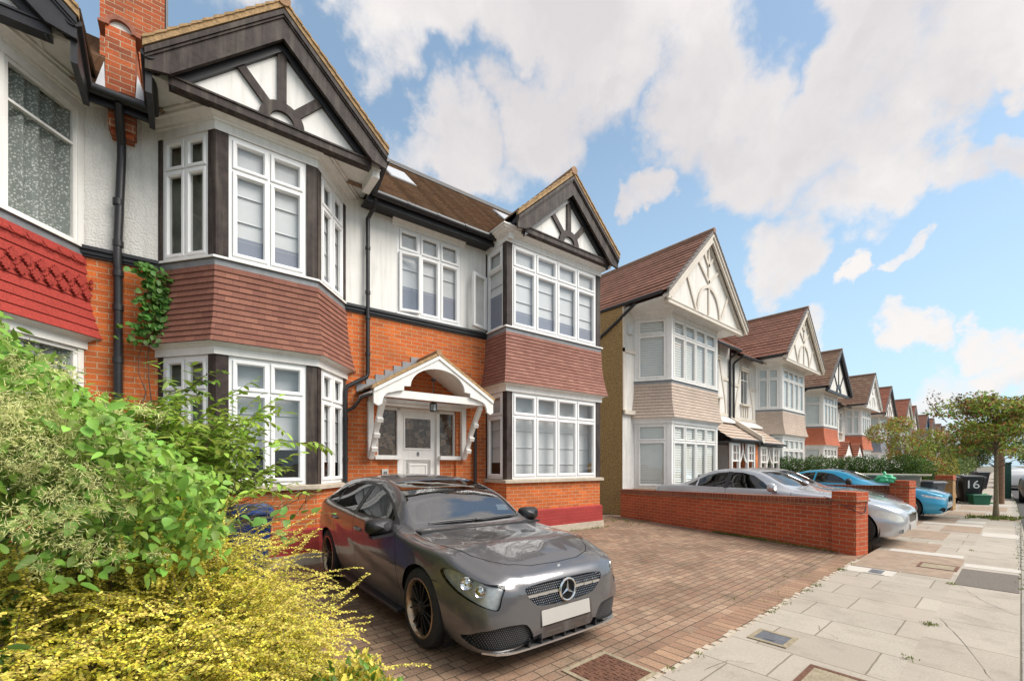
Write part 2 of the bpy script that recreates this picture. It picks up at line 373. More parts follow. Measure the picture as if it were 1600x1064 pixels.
def window(p0, p1, z0, z1, cols, tz, mats, blind=None, lo=.35, gapfill=None, skip=(), name='window', label=None, simple=False, sash=True, btype='roman', bz=.06):
    """casement window between two plan points: frame, sashes, glass, blind behind"""
    fr, w = frame_of(p0, p1); m = M(); g = M(); mw, mg, mb = mats
    f = .045 if not simple else .05
    ring(m, fr, 0, w, z0, z1, [(0, -.06), (0, .012), (f, .012), (f, -.06)])
    cw = (w - 2 * f + .03) / cols
    tr = [z0 + f, z1 - f] if tz is None else [z0 + f, tz, z1 - f]
    for c in range(cols):
        a0 = f + c * cw; a1 = a0 + cw - .03
        if c: m.obox(fr(a0 - .03, -.05, z0 + f), Vector(fr(a0, -.05, 0)) - Vector(fr(a0 - .03, -.05, 0)), Vector(fr(a0, .012, 0)) - Vector(fr(a0, -.05, 0)), (0, 0, z1 - z0 - 2 * f))
        for r in range(len(tr) - 1):
            b0 = tr[r] + (.015 if r else 0); b1 = tr[r + 1] - (.015 if r < len(tr) - 2 else 0)
            if (c, r) in skip: continue
            if sash:
                ring(m, fr, a0, a1, b0, b1, [(.003, -.03), (.003, .026), (.012, .03), (.042, .03), (.058, .006), (.058, -.03)])
            i = .05 if sash else .002
            g.face([fr(a0 + i, -.004, b0 + i), fr(a1 - i, -.004, b0 + i), fr(a1 - i, -.004, b1 - i), fr(a0 + i, -.004, b1 - i)])
    if tz is not None:
        d = Vector(fr(w - f, 0, 0)) - Vector(fr(f, 0, 0))
        m.obox(fr(f, -.05, tz - .015), d, Vector(fr(0, .010, 0)) - Vector(fr(0, -.05, 0)), (0, 0, .03))
    wo = m.build(name, mw)
    if label: wo['label'] = label
    g.build('pane', mg, wo)
    if blind is not None:
        b = M(); zb = z0 + (z1 - z0) * lo; zz = z1 - .03
        if btype == 'roman':
            k = 0
            while zz > zb + .02:
                zn = max(zb, zz - .36); da = .010 * (k % 2)
                b.face([fr(.03, -bz, zn), fr(w - .03, -bz, zn), fr(w - .03, -bz - .012, zz), fr(.03, -bz - .012, zz)])
                b.face([fr(.03, -bz + .012, zn - .02), fr(w - .03, -bz + .012, zn - .02), fr(w - .03, -bz, zn), fr(.03, -bz, zn)])
                zz = zn; k += 1
        elif btype == 'slat':
            pitch = .075
            while zz > zb:
                b.face([fr(.02, -bz + .020, zz - pitch * 1.04), fr(w - .02, -bz + .020, zz - pitch * 1.04), fr(w - .02, -bz - .012, zz), fr(.02, -bz - .012, zz)]); zz -= pitch
        elif btype == 'lace':
            n = max(12, int(w / .025)); top, bot = [], []
            for q in range(n + 1):
                a = .02 + (w - .04) * q / n; dd = -bz - .035 + .035 * math.sin(q * .9) + .015 * math.sin(q * .37 + 1)
                top.append(fr(a, dd, zz)); bot.append(fr(a, dd * 1.05, zb))
            b.loops([bot, top], closed=False)
        b.build('blind' if btype != 'lace' else 'net_curtain', blind, wo, smooth=btype == 'lace')
    if gapfill is not None:  # added sheet: blue-grey colour brightens the dark gap below the blind
        b = M(); zb = z0 + (z1 - z0) * lo + .03; b.face([fr(.02, -.05, z0), fr(w - .02, -.05, z0), fr(w - .02, -.05, zb), fr(.02, -.05, zb)]); b.build('privacy_film', gapfill, wo)
    return wo
# ------------------------------------------------------------------ palette
brick = BR('orange_brick', (.66, .165, .035), (.53, .115, .027), (.46, .36, .22), mix3=(.30, .085, .030), big=.30, moss=.16)
brick_dark = BR('chimney_brick', (.50, .125, .04), (.40, .085, .03), (.42, .35, .24), mix3=(.13, .05, .03), big=.35, moss=.3)
wallbrick = BR('boundary_brick', (.50, .098, .034), (.42, .076, .028), (.44, .32, .20), mix3=(.31, .06, .026), big=.24, ms=.009)
capbrick = BR('coping_brick', (.30, .075, .035), (.22, .055, .03), (.30, .22, .14), bw=.075, bh=.11, ms=.01, off=0, big=.3)
redpaint = BR('red_painted_brick', (.36, .048, .042), (.32, .042, .037), (.33, .036, .032), big=.2, ms=.008, bump=.6, moss=.12)
stone = P('sill_stone', (.47, .40, .31), .85, var=.14, scale=9, bump=.3, stain=.35)
render = P('white_render', (.78, .755, .71), .75, var=.035, scale=2.2, bump=.10, bscale=30, stain=.10, streak=.28)
rough = P('roughcast', (.70, .675, .63), .9, var=.06, scale=6, bump=1., bscale=38, stain=.14, streak=.30)
whitewood = P('white_gloss_timber', (.80, .775, .73), .4, var=.04, scale=3, stain=.10, streak=.18)
upvc = P('white_window_plastic', (.83, .82, .80), .28, var=.02, scale=3)
dark = P('brown_stained_timber', (.042, .030, .026), .6, spec=.22, var=.5, scale=7, bump=.10, bscale=50, streak=.35)
black = P('black_gloss_and_rafter_shade', (.016, .015, .016), .42, var=.2, scale=8)
lead = P('lead_flashing', (.25, .25, .255), .5, metal=.3, var=.15, scale=8, stain=.2)
tilehung = BR('hung_clay_tile', (.28, .122, .082), (.215, .09, .062), (.10, .045, .035), bw=.165, bh=.1, ms=.004, mix3=(.165, .065, .05), big=.18, bump=.4, fine=.2)
tilehung2 = BR('hung_clay_tile_pale', (.335, .16, .12), (.265, .125, .092), (.12, .06, .045), bw=.165, bh=.1, ms=.004, mix3=(.21, .085, .065), big=.15, bump=.4, fine=.2)
tilered = BR('hung_red_tile', (.36, .046, .034), (.33, .042, .030), (.20, .03, .025), bw=.2, bh=.1, ms=.004, big=.15, bump=.3)
rooftile = BR('brown_roof_tile', (.30, .20, .132), (.205, .135, .088), (.15, .10, .068), bw=.16, bh=.1, ms=.006, mix3=(.36, .26, .18), big=.28, moss=.25, bump=.6)
mortarverge = P('verge_mortar', (.36, .23, .11), .9, var=.35, scale=14, bump=.6, bscale=40)
ridget = P('ridge_tile_clay', (.33, .19, .10), .85, var=.25, scale=9, bump=.3)
glass = GLASS('window_glass')
gapfillm = P('gap_bluegrey', (.20, .215, .265), .6, var=.05)  # flat blue-grey for the added sheet below the blinds
blindm = P('white_blind_cloth', (.60, .605, .60), .8, var=.03, scale=4)
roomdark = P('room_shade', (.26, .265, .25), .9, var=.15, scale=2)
lace = None
def make_lace():
    m, nt, b = nodes('net_lace'); N = nt.nodes; L = nt.links
    tc = N.new('ShaderNodeTexCoord'); vo = N.new('ShaderNodeTexVoronoi'); vo.inputs['Scale'].default_value = 38; L.new(tc.outputs['Object'], vo.inputs['Vector'])
    nz = N.new('ShaderNodeTexNoise'); nz.inputs['Scale'].default_value = 70; nz.inputs['Detail'].default_value = 4; L.new(tc.outputs['Object'], nz.inputs['Vector'])
    ad = N.new('ShaderNodeMath'); ad.operation = 'ADD'; L.new(vo.outputs['Distance'], ad.inputs[0]); L.new(nz.outputs['Fac'], ad.inputs[1])
    cr = N.new('ShaderNodeValToRGB'); cr.color_ramp.elements[0].position = .62; cr.color_ramp.elements[1].position = .95
    cr.color_ramp.elements[0].color = (.62, .63, .58, 1); cr.color_ramp.elements[1].color = (.20, .22, .20, 1)
    L.new(ad.outputs[0], cr.inputs[0]); L.new(cr.outputs[0], b.inputs['Base Color']); b.inputs['Roughness'].default_value = .9
    return m
lace = make_lace()
def make_stained():
    m, nt, b = nodes('leaded_glass'); N = nt.nodes; L = nt.links
    tc = N.new('ShaderNodeTexCoord'); nz = N.new('ShaderNodeTexNoise'); nz.inputs['Scale'].default_value = 3; L.new(tc.outputs['Object'], nz.inputs['Vector'])
    mxv = N.new('ShaderNodeMixRGB'); mxv.inputs[0].default_value = .22; L.new(tc.outputs['Object'], mxv.inputs[1]); L.new(nz.outputs['Color'], mxv.inputs[2])
    vo = N.new('ShaderNodeTexVoronoi'); vo.feature = 'DISTANCE_TO_EDGE'; vo.inputs['Scale'].default_value = 13; L.new(mxv.outputs[0], vo.inputs['Vector'])
    v2 = N.new('ShaderNodeTexVoronoi'); v2.inputs['Scale'].default_value = 13; L.new(mxv.outputs[0], v2.inputs['Vector'])
    cr = N.new('ShaderNodeValToRGB'); e = cr.color_ramp.elements; e[0].color = (.075, .045, .03, 1); e[1].color = (.19, .135, .095, 1); e[0].position = .2; e[1].position = .7
    L.new(v2.outputs['Color'], cr.inputs[0])
    mr = N.new('ShaderNodeMapRange'); mr.inputs['From Min'].default_value = .025; mr.inputs['From Max'].default_value = .045; L.new(vo.outputs[0], mr.inputs['Value'])
    mx = N.new('ShaderNodeMixRGB'); L.new(mr.outputs[0], mx.inputs[0]); mx.inputs[1].default_value = (.02, .02, .02, 1); L.new(cr.outputs[0], mx.inputs[2])
    L.new(mx.outputs[0], b.inputs['Base Color']); b.inputs['Roughness'].default_value = .12
    return m
stained = make_stained()
metal = P('brushed_steel', (.45, .44, .42), .35, metal=.9, var=.1)

# ------------------------------------------------------------------ ground
pave = BR('pale_paving_slabs', (.42, .37, .303), (.35, .305, .247), (.20, .17, .12), bw=.72, bh=.56, ms=.012, swap=True, big=.10, bump=.45, off=.37, offf=2, fine=.10, mix3=(.37, .31, .25), moss=.26, rough=.8)
pave2 = BR('pale_paving_slabs_wide', (.415, .365, .30), (.36, .31, .25), (.22, .19, .13), bw=4., bh=.74, ms=.012, swap=True, big=.12, bump=.45, off=0, fine=.10, moss=.3, rough=.8)
slabbrown = P('worn_brown_slab', (.30, .22, .155), .9, var=.22, scale=5, bump=.3, bscale=70)
slabwhite = P('new_white_slab', (.50, .46, .40), .85, var=.05, scale=5, bump=.15)
tarmac = P('tarmac_patch', (.17, .145, .12), .95, var=.25, scale=60, bump=.6, bscale=160)
block = BR('block_paving', (.375, .252, .168), (.25, .165, .112), (.075, .06, .042), bw=.185, bh=.100, ms=.009, mix3=(.25, .135, .085), big=.45, bump=.8, off=.41, offf=2, sq=.72, sqf=3, moss=.5, fine=.22)
soldier = BR('soldier_blocks', (.38, .235, .145), (.29, .18, .115), (.085, .065, .045), bw=.24, bh=.11, ms=.011, swap=True, mix3=(.22, .11, .075), big=.25, bump=.8, off=0, moss=.2, fine=.2)
soil = P('garden_soil', (.07, .05, .035), .95, var=.4, scale=9, bump=1, bscale=25)
def st(name, m, mat, **k): return tag(m.build(name, mat, **k), kind='structure')
def sheet(name, x0, x1, y0, y1, z, mat):
    m = M(); m.face([(x0, y0, z), (x1, y0, z), (x1, y1, z), (x0, y1, z)]); return st(name, m, mat)
m = M(); m.face([(-600, -600, -.14), (900, -600, -.14), (900, 700, -.14), (-600, 700, -.14)]); st('ground', m, P('far_earth', (.16, .14, .10), .95, var=.2, scale=.4))
sheet('road', -60, 400, -9, 1.6, -.10, P('asphalt', (.060, .056, .052), .9, var=.25, scale=30, bump=.5, bscale=120))
KP = [(-30, 0), (9, 0), (17.4, .12), (25, .23), (35, .45), (60, 1.0), (120, 2.3), (300, 6)]
def strip(name, lo, hi, z, mat, z0=-.2):
    m = M()
    for (x0, k0), (x1, k1) in zip(KP, KP[1:]):
        a0, a1, b0, b1 = lo(k0), lo(k1), hi(k0), hi(k1)
        if b0 - a0 < .005 and b1 - a1 < .005: continue
        m.face([(x0, a0, z), (x1, a1, z), (x1, b1, z), (x0, b0, z)]); m.face([(x0, a0, z0), (x1, a1, z0), (x1, a1, z), (x0, a0, z)])
    return st(name, m, mat)
strip('kerb', lambda k: k - .13, lambda k: k, .002, BR('kerb_stone', (.36, .33, .28), (.30, .27, .23), (.12, .1, .08), bw=.9, bh=.5, ms=.014, big=.2))
strip('pavement', lambda k: k, lambda k: max(k, .56), 0, pave2)
strip('pavement', lambda k: max(k, .56), lambda k: 1.66 + max(0, k - .5), 0, pave)
m = M(); m.box(1.02, 9.3, 1.66, 1.9, -.2, .003); st('driveway_edging', m, soldier)
m = M(); m.box(1.02, 10.4, 1.9, 8.2, -.2, 0); st('driveway', m, block)
m = M(); m.box(-14, 1.02, 1.66, 6.9, -.2, .02); st('garden_bed', m, soil)
m = M(); m.box(10.4, 120, 1.66, 8.2, -.2, -.004); st('front_yards', m, BR('yard_paving', (.34, .25, .18), (.28, .20, .15), (.12, .1, .07), bw=.45, bh=.45, ms=.012, big=.3, moss=.3))
m = M()
for i in range(60):                              # cracked mortar fillet between drive and pavement
    x = 1.1 + i * .125; w = random.uniform(.07, .12)
    m.obox((x, 1.645 + random.uniform(-.01, .01), -.05), (w, random.uniform(-.008, .008), 0), (0, random.uniform(.03, .05), 0), (0, 0, .054 + random.uniform(0, .006)))
st('pavement_edge_mortar', m, stone)
def slab(x0, x1, y0, y1, mat, z=.004): 
    m = M(); m.box(x0, x1, y0, y1, -.05, z); return st('pavement_slab', m, mat)
slab(8.02, 9.9, 1.10, 1.66, slabbrown); slab(8.06, 8.88, .60, 1.09, slabbrown); slab(7.62, 8.05, 1.12, 1.66, slabwhite)
slab(8.9, 9.9, .57, 1.09, slabbrown, .003); slab(9.93, 10.25, .6, 1.5, slabwhite); slab(9.2, 9.5, .0, .55, slabwhite)
slab(7.75, 9.0, .01, .545, tarmac, .006); slab(10.27, 11.4, .95, 1.66, slabbrown); slab(12.1, 13.6, 1.0, 1.66, slabbrown)
slab(13.9, 15.2, .58, 1.2, slabbrown); slab(15.3, 15.7, .6, 1.66, slabwhite); slab(15.8, 17.6, 1.1, 1.66, slabbrown)
slab(16.2, 16.8, .58, 1.1, slabwhite); slab(17.5, 18.6, .02, .54, slabbrown); slab(18.2, 20, .7, 1.5, slabbrown)
slab(13.4, 14.2, .02, .54, slabwhite); slab(21, 23, .3, 1.4, slabbrown); slab(24, 24.5, .1, 1.5, slabwhite)
for pts in ([(4.55, 1.02), (4.62, 1.08), (4.66, 1.17), (4.78, 1.22)], [(5.9, .50), (5.2, .30), (4.6, .16), (4.2, .02)], [(7.7, .50), (7.0, .25), (6.6, .02)], [(3.1, 1.5), (3.4, 1.45), (3.5, 1.3)], [(6.4, .54), (6.1, .2), (6.05, .02)]):
    m = M()
    fine_ = []
    for (x0, y0), (x1, y1) in zip(pts, pts[1:]):
        for k in range(6): fine_.append((x0 + (x1 - x0) * k / 6 + random.uniform(-.008, .008), y0 + (y1 - y0) * k / 6 + random.uniform(-.008, .008)))
    fine_.append(pts[-1])
    for (x0, y0), (x1, y1) in zip(fine_, fine_[1:]):
        w = random.uniform(.0008, .0024); m.face([(x0, y0 - w, .0022), (x1, y1 - w, .0022), (x1, y1 + w, .0022), (x0, y0 + w, .0022)])
    st('pavement_crack', m, P('crack_dirt', (.06, .05, .035), .95))
# service covers let into the pavement
def cover(name, label, x0, x1, y0, y1, frame, plate, kind='frame', rz=0.):
    cx, cy = (x0 + x1) / 2, (y0 + y1) / 2
    t = thing(name, label, 'cover', (cx, cy, 0)); w, h = (x1 - x0) / 2, (y1 - y0) / 2
    f = M(); b = .035
    for q in ((-w, w, -h, -h + b), (-w, w, h - b, h), (-w, -w + b, -h + b, h - b), (w - b, w, -h + b, h - b)): f.box(*q, -.03, .010)
    f.build('frame', frame, t, T=Matrix())
    p = M(); p.box(-w + b, w - b, -h + b, h - b, -.03, .007)
    if kind == 'stud':
        for i in range(9):
            for j in range(9):
                x, y = -w + b + (i + .5) * (2 * w - 2 * b) / 9, -h + b + (j + .5) * (2 * h - 2 * b) / 9
                if (i + j) % 2 == 0: p.obox((x - .02, y - .006, .006), (.04, .0, 0), (0, .012, 0), (0, 0, .005))
                else: p.obox((x - .006, y - .02, .006), (.012, .0, 0), (0, .04, 0), (0, 0, .005))
    if kind == 'bar':
        p.box(-w * .5, w * .5, -h * .25, h * .3, .006, .011)
    p.build('plate', plate, t, T=Matrix())
iron = P('rusty_iron', (.16, .075, .045), .75, metal=.35, var=.3, scale=14, bump=.5)
grey_iron = P('grey_iron', (.16, .165, .18), .55, metal=.5, var=.2, scale=10, bump=.2)
concf = P('cover_concrete', (.30, .245, .16), .9, var=.25, scale=12, bump=.5)
cover('manhole_cover', 'rusty square studded manhole cover at the front edge of the brick drive', 2.30, 2.80, 1.68, 2.16, concf, iron, 'stud')
cover('stopcock_cover', 'small grey rectangular water cover in the pale pavement near the drive', 3.98, 4.28, 1.24, 1.54, concf, grey_iron, 'bar')
cover('inspection_cover', 'concrete filled inspection cover at the bottom edge of the pavement', 3.15, 3.80, .62, 1.02, iron, concf)
cover('stopcock_cover', 'small grey water cover set in the white slab by the brick pier', 7.62, 7.98, 1.2, 1.42, slabwhite, grey_iron, 'bar')
cover('inspection_cover', 'long brown inspection cover in the pavement past the brick pier', 8.66, 9.1, .58, 1.0, iron, concf)

# ------------------------------------------------------------------ the main house
ROT, V0 = .0615, 7.127
ORG = (4.1, .74)
def hw(u, v, z=0):
    c, s = math.cos(ROT), math.sin(ROT); return (u * c + v * s, V0 - u * s + v * c, z)
def house_ctx(name, label, org, mirror=None):
    t = thing(name, label, 'house', hw(*org), -ROT)
    T = Matrix.Translation((-org[0], -org[1], 0))
    if mirror is not None: T = T @ Matrix(((-1, 0, 0, 2 * mirror), (0, 1, 0, 0), (0, 0, 1, 0), (0, 0, 0, 1)))
    return Ctx(t, T)
ZS, ZH, ZT, ZGH, ZGS, DW = 4.345, 6.06, 3.165, 3.008, 1.204, .74
def gable(uc, half, vf, ze, za, vback, st_, fan=True, panel=None, beamz=None, beamw=None, timb=None, bw=.30):
    """a timbered gable with bargeboards, its roof running back"""
    tim = timb or dark; panel = panel or render
    sl = (za - ze) / half
    # roof slopes (0.1 thick) with tile courses and a mortared verge
    for s in (-1, 1):
        m = M(); vv = (vf - .16, vback)
        e = uc + s * (half + .02); ez = ze - .02 * sl
        A, B = ((e, vv[1], ez), (e, vv[0], ez)) if s < 0 else ((e, vv[0], ez), (e, vv[1], ez))
        D, C = ((uc, vv[1], za), (uc, vv[0], za)) if s < 0 else ((uc, vv[0], za), (uc, vv[1], za))
        courses(m, A, B, C, D, st_['gn'], .022, .3)
        m.build('roof_slope', st_['roof'])
        v = M()
        th = .085
        v.prism([(e, vf - .17, ez + .012), (uc, vf - .17, za + .012), (uc, vf - .17, za - th), (e, vf - .17, ez - th)], (0, .06, 0))
        # uneven tile ends along the verge
        n = st_['gn'] * 1
        for k in range(n):
            t0, t1 = k / n, (k + 1) / n
            p = Vector((e, vf - .185, ez)).lerp(Vector((uc, vf - .185, za)), t0); q = Vector((e, vf - .185, ez)).lerp(Vector((uc, vf - .185, za)), t1)
            v.prism([p + Vector((0, 0, .038)), q + Vector((0, 0, .014)), q + Vector((0, 0, -.012)), p + Vector((0, 0, .0))], (0, .1, 0))
        v.build('verge', st_.get('verge', mortarverge))
    m = M(); m.tube([(uc, vf - .19, za + .0), (uc, vback, za + .0)], .085, 12); m.build('ridge_tiles', st_.get('ridge', ridget), smooth=True)
    # bargeboards: fascia, crown fillets, lower bead
    zt = za - .11 ; tail = st_.get('tail', .22)
    for s in (-1, 1):
        m = M(); e = uc + s * half
        def P3(u, z, v): return (u, v, z)
        top_e, top_a = ze - .09, zt
        def onl(u, dz): return zt - abs(u - uc) * sl + dz
        ub = uc + s * (half - tail)
        m.prism([P3(e, onl(e, 0), vf - .13), P3(uc, zt, vf - .13), P3(uc, zt - bw * 1.35, vf - .13), P3(ub, onl(ub, -bw * 1.35), vf - .13), P3(e, onl(e, -bw * .75), vf - .13)], (0, .045, 0))
        m.prism([P3(e, onl(e, .0), vf - .165), P3(uc, zt, vf - .165), P3(uc, zt - .07, vf - .165), P3(e, onl(e, -.07), vf - .165)], (0, .036, 0))
        m.prism([P3(e, onl(e, -.075), vf - .148), P3(uc, zt - .075, vf - .148), P3(uc, zt - .105, vf - .148), P3(e, onl(e, -.105), vf - .148)], (0, .019, 0))
        k = -bw * 1.35 + .035
        m.prism([P3(ub, onl(ub, k), vf - .143), P3(uc, zt + k, vf - .143), P3(uc, zt + k - .035, vf - .143), P3(ub, onl(ub, k - .035), vf - .143)], (0, .014, 0))
        m.build('bargeboard', st_['barge'])
        # soffit under the verge, and inner rafter
        i = M(); i.prism([P3(e, onl(e, -.02), vf - .085), P3(uc, zt - .02, vf - .085), P3(uc, zt - .1, vf - .085), P3(e, onl(e, -.1), vf - .085)], (0, .12, 0))
        k = -bw * 1.35 - .0
        i.prism([P3(ub, onl(ub, -.1), vf - .04), P3(uc, zt - .1, vf - .04), P3(uc, zt - .1 - bw * 1.35 + .0, vf - .04), P3(ub, onl(ub, -.10 - bw * 1.35), vf - .04)], (0, .06, 0))
        i.build('rafter', st_.get('rafter', tim))
    bz = beamz if beamz is not None else ze - .26
    b = M(); bl = half - tail + .03
    b.box(uc - bl, uc + bl, vf - .05, vf + .09, bz, bz + .125)
    b.box(uc - bl, uc + bl, vf - .065, vf - .05, bz + .10, bz + .125); b.build('gable_beam', tim)
    p = M(); p.prism([P3(uc - half + .1, bz + .07, vf + .02), P3(uc + half - .1, bz + .07, vf + .02), P3(uc, zt - .05, vf + .02)], (0, .05, 0)); p.build('gable_panel', panel)
    t = M(); w = st_.get('tw', .115); y0 = vf - .02
    zb = bz + .14
    if st_.get('fan', 'sun') == 'sun':
        r0, r1 = half * .105, half * .195
        arc = [(math.cos(a), math.sin(a)) for a in [math.pi * k / 16 for k in range(17)]]
        for (c0, s0), (c1, s1) in zip(arc, arc[1:]):
            t.prism([(uc + c0 * r0, y0 - .006, zb + s0 * r0), (uc + c0 * r1, y0 - .006, zb + s0 * r1), (uc + c1 * r1, y0 - .006, zb + s1 * r1), (uc + c1 * r0, y0 - .006, zb + s1 * r0)], (0, .05, 0))
        t.box(uc - w / 2, uc + w / 2, y0, y0 + .045, zb + r1 * .9, zt - .3)
        for s in (-1, 1):
            a = R(47); d = Vector((s * math.cos(a), 0, math.sin(a)))
            L_ = (zt - .12 - zb - .25) / (math.sin(a) + math.cos(a) * sl)
            t.bar(Vector((uc, y0 + .0225, zb)) + d * r1 * .92, Vector((uc, y0 + .0225, zb)) + d * L_, .04, w, (0, 1, 0)) if False else None
            q0 = Vector((uc, y0, zb)) + d * r1 * .9; q1 = Vector((uc, y0, zb)) + d * L_; nrm = Vector((-d.z, 0, d.x)) * w / 2
            t.prism([q0 + nrm, q1 + nrm, q1 - nrm, q0 - nrm], (0, .04, 0))
    else:
        t.box(uc - w / 2, uc + w / 2, y0, y0 + .045, zb, zt - .2)
        hh = zt - zb
        for s in (-1, 1):
            for f0, f1, du in ((.0, .42, .72), (.42, .78, .36), (.62, .86, .17)):
                u1 = s * half * du * .72; z1 = zb + hh * f1 * (1 - .0) ; u0 = s * half * (.30 if f0 == 0 else 0.); z0 = zb + hh * f0
                zmax = zt - .3 - abs(u1) * sl; z1 = min(z1, zmax)
                d = (Vector((u1, 0, z1)) - Vector((u0, 0, z0))).normalized(); nrm = Vector((-d.z, 0, d.x)) * w / 2
                q0, q1 = Vector((uc + u0, y0, z0)), Vector((uc + u1, y0, z1)); t.prism([q0 + nrm, q1 + nrm, q1 - nrm, q0 - nrm], (0, .04, 0))
        r1 = half * .30; pts = [(uc + r1 * math.cos(a), zb + 1.25 * r1 * math.sin(a)) for a in [math.pi * k / 14 for k in range(15)]]
        for (x0, z0), (x1, z1) in zip(pts, pts[1:]):
            k = (r1 - w) / r1
            t.prism([(x0, y0 - .005, z0), (x1, y0 - .005, z1), (uc + (x1 - uc) * k, y0 - .005, zb + (z1 - zb) * k), (uc + (x0 - uc) * k, y0 - .005, zb + (z0 - zb) * k)], (0, .045, 0))
    t.build('gable_timber', tim)
def bay(path, st_, mats, cols, L=dict(zs=ZS, zh=ZH, zt=ZT, zgh=ZGH, zgs=ZGS), postw=.15, retcols=None, open_ret=None, blinds=None, gf=True, flare=.117, n=13):
    zs, zh, zt, zgh, zgs = (L[k] for k in ('zs', 'zh', 'zt', 'zgh', 'zgs'))
    # masonry below
    if gf:
        m = M(); band(m, path, [(0, .5), (0, zgs - .08)]); m.build('brick_base', st_['brick'])
        m = M(); band(m, path, [(.045, .16), (.045, .52), (.0, .545)]); m.build('plinth', st_['plinth'])
        m = M(); band(m, path, [(.065, -.05), (.065, .16), (.0, .165)]); m.build('footing', stone)
        m = M(); band(m, path, [(-.1, zgs - .075), (.07, zgs - .075), (.07, zgs - .015), (.0, zgs + .0), (-.1, zgs)]); m.build('stone_sill', st_.get('sill', stone))
    # cornice over ground floor, tiled apron, lead flashing, sill board
    m = M(); band(m, path, [(-.1, zgh), (.035, zgh), (.035, zgh + .10), (.05, zgh + .105), (.075, zgh + .13), (flare + .0, zt - .012), (flare + .03, zt - .01), (-.1, zt - .005)]); m.build('bay_cornice', st_['white'])
    m = M(); skirt(m, path, zt, zs - .115, n, flare); m.build('tile_hanging', st_['hung'])
    m = M(); band(m, path, [(.018, zs - .13), (.022, zs - .045), (.05, zs - .04), (-.1, zs - .036)]); m.build('flashing', lead)
    m = M(); band(m, path, [(.03, zs - .04), (.055, zs - .035), (.055, zs - .005), (-.1, zs)]); m.build('sill_board', st_['white'])
    # head and moulded cornice
    m = M(); band(m, path, [(-.1, zh), (.02, zh), (.02, zh + .115), (.045, zh + .118), (.05, zh + .145), (.09, zh + .15), (.13, zh + .185), (.165, zh + .19), (.17, zh + .225), (.20, zh + .23), (.20, zh + .255), (-.1, zh + .258)]); m.build('eaves_cornice', st_['white'])
    fl = ((zgs, zgh, 0), (zs, zh, 1)) if gf else ((zs, zh, 1),)
    for z0, z1, k in fl:
        pm = M()
        for i in range(len(path) - 1):
            fr, w = frame_of(path[i], path[i + 1])
            front = i == 1
            a0 = postw if front else (.07 if i == 0 else .11); a1 = w - (postw if front else (.11 if i == 0 else .07))
            for q0, q1 in ((0, a0), (a1, w)):
                p = fr(q0, -.06, z0); pm.obox(p, Vector(fr(q1, -.06, z0)) - Vector(p), Vector(fr(q0, .014 if not front else .016, z0)) - Vector(p), (0, 0, z1 - z0))
            c = cols if front else (retcols if retcols is not None else 2)
            tz = z1 - (z1 - z0) * .27
            bl = (blinds or {}).get((k, i), None)
            kw = dict(blind=blindm, lo=.2) if bl is None else bl
            if kw.get('blind') is blindm and k == 1: kw = dict(kw, gapfill=gapfillm)
            window(fr(a0, -.015, 0)[:2], fr(a1, -.015, 0)[:2], z0 + .004, z1 - .004, c, st_.get('tz', tz) if not callable(st_.get('tz')) else st_['tz'](z0, z1), mats, **kw)
        pm.build('corner_post', st_['post'])
def hole_wall(m, u0, u1, v, z0, z1, holes, depth=.18):
    """wall facing -v with rectangular openings (u0,u1,z0,z1)"""
    us = sorted({u0, u1, *[h for q in holes for h in q[:2]]}); zs = sorted({z0, z1, *[h for q in holes for h in q[2:]]})
    for a, b in zip(us, us[1:]):
        for c, d in zip(zs, zs[1:]):
            if any(h[0] <= a and b <= h[1] and h[2] <= c and d <= h[3] for h in holes): continue
            m.face([(a, v, c), (b, v, c), (b, v, d), (a, v, d)])
    for a, b, c, d in holes:
        m.face([(a, v, c), (a, v + depth, c), (a, v + depth, d), (a, v, d)]); m.face([(b, v, d), (b, v + depth, d), (b, v + depth, c), (b, v, c)])
        m.face([(a, v, d), (a, v + depth, d), (b, v + depth, d), (b, v, d)]); m.face([(b, v, c), (b, v + depth, c), (a, v + depth, c), (a, v, c)])
MW = (upvc, glass, blindm)
main_style = dict(brick=brick, plinth=redpaint, white=whitewood, hung=tilehung, post=dark, roof=rooftile, barge=dark, rafter=black, gn=13, tail=.25)  # rafters use black: gable shade put into their colour
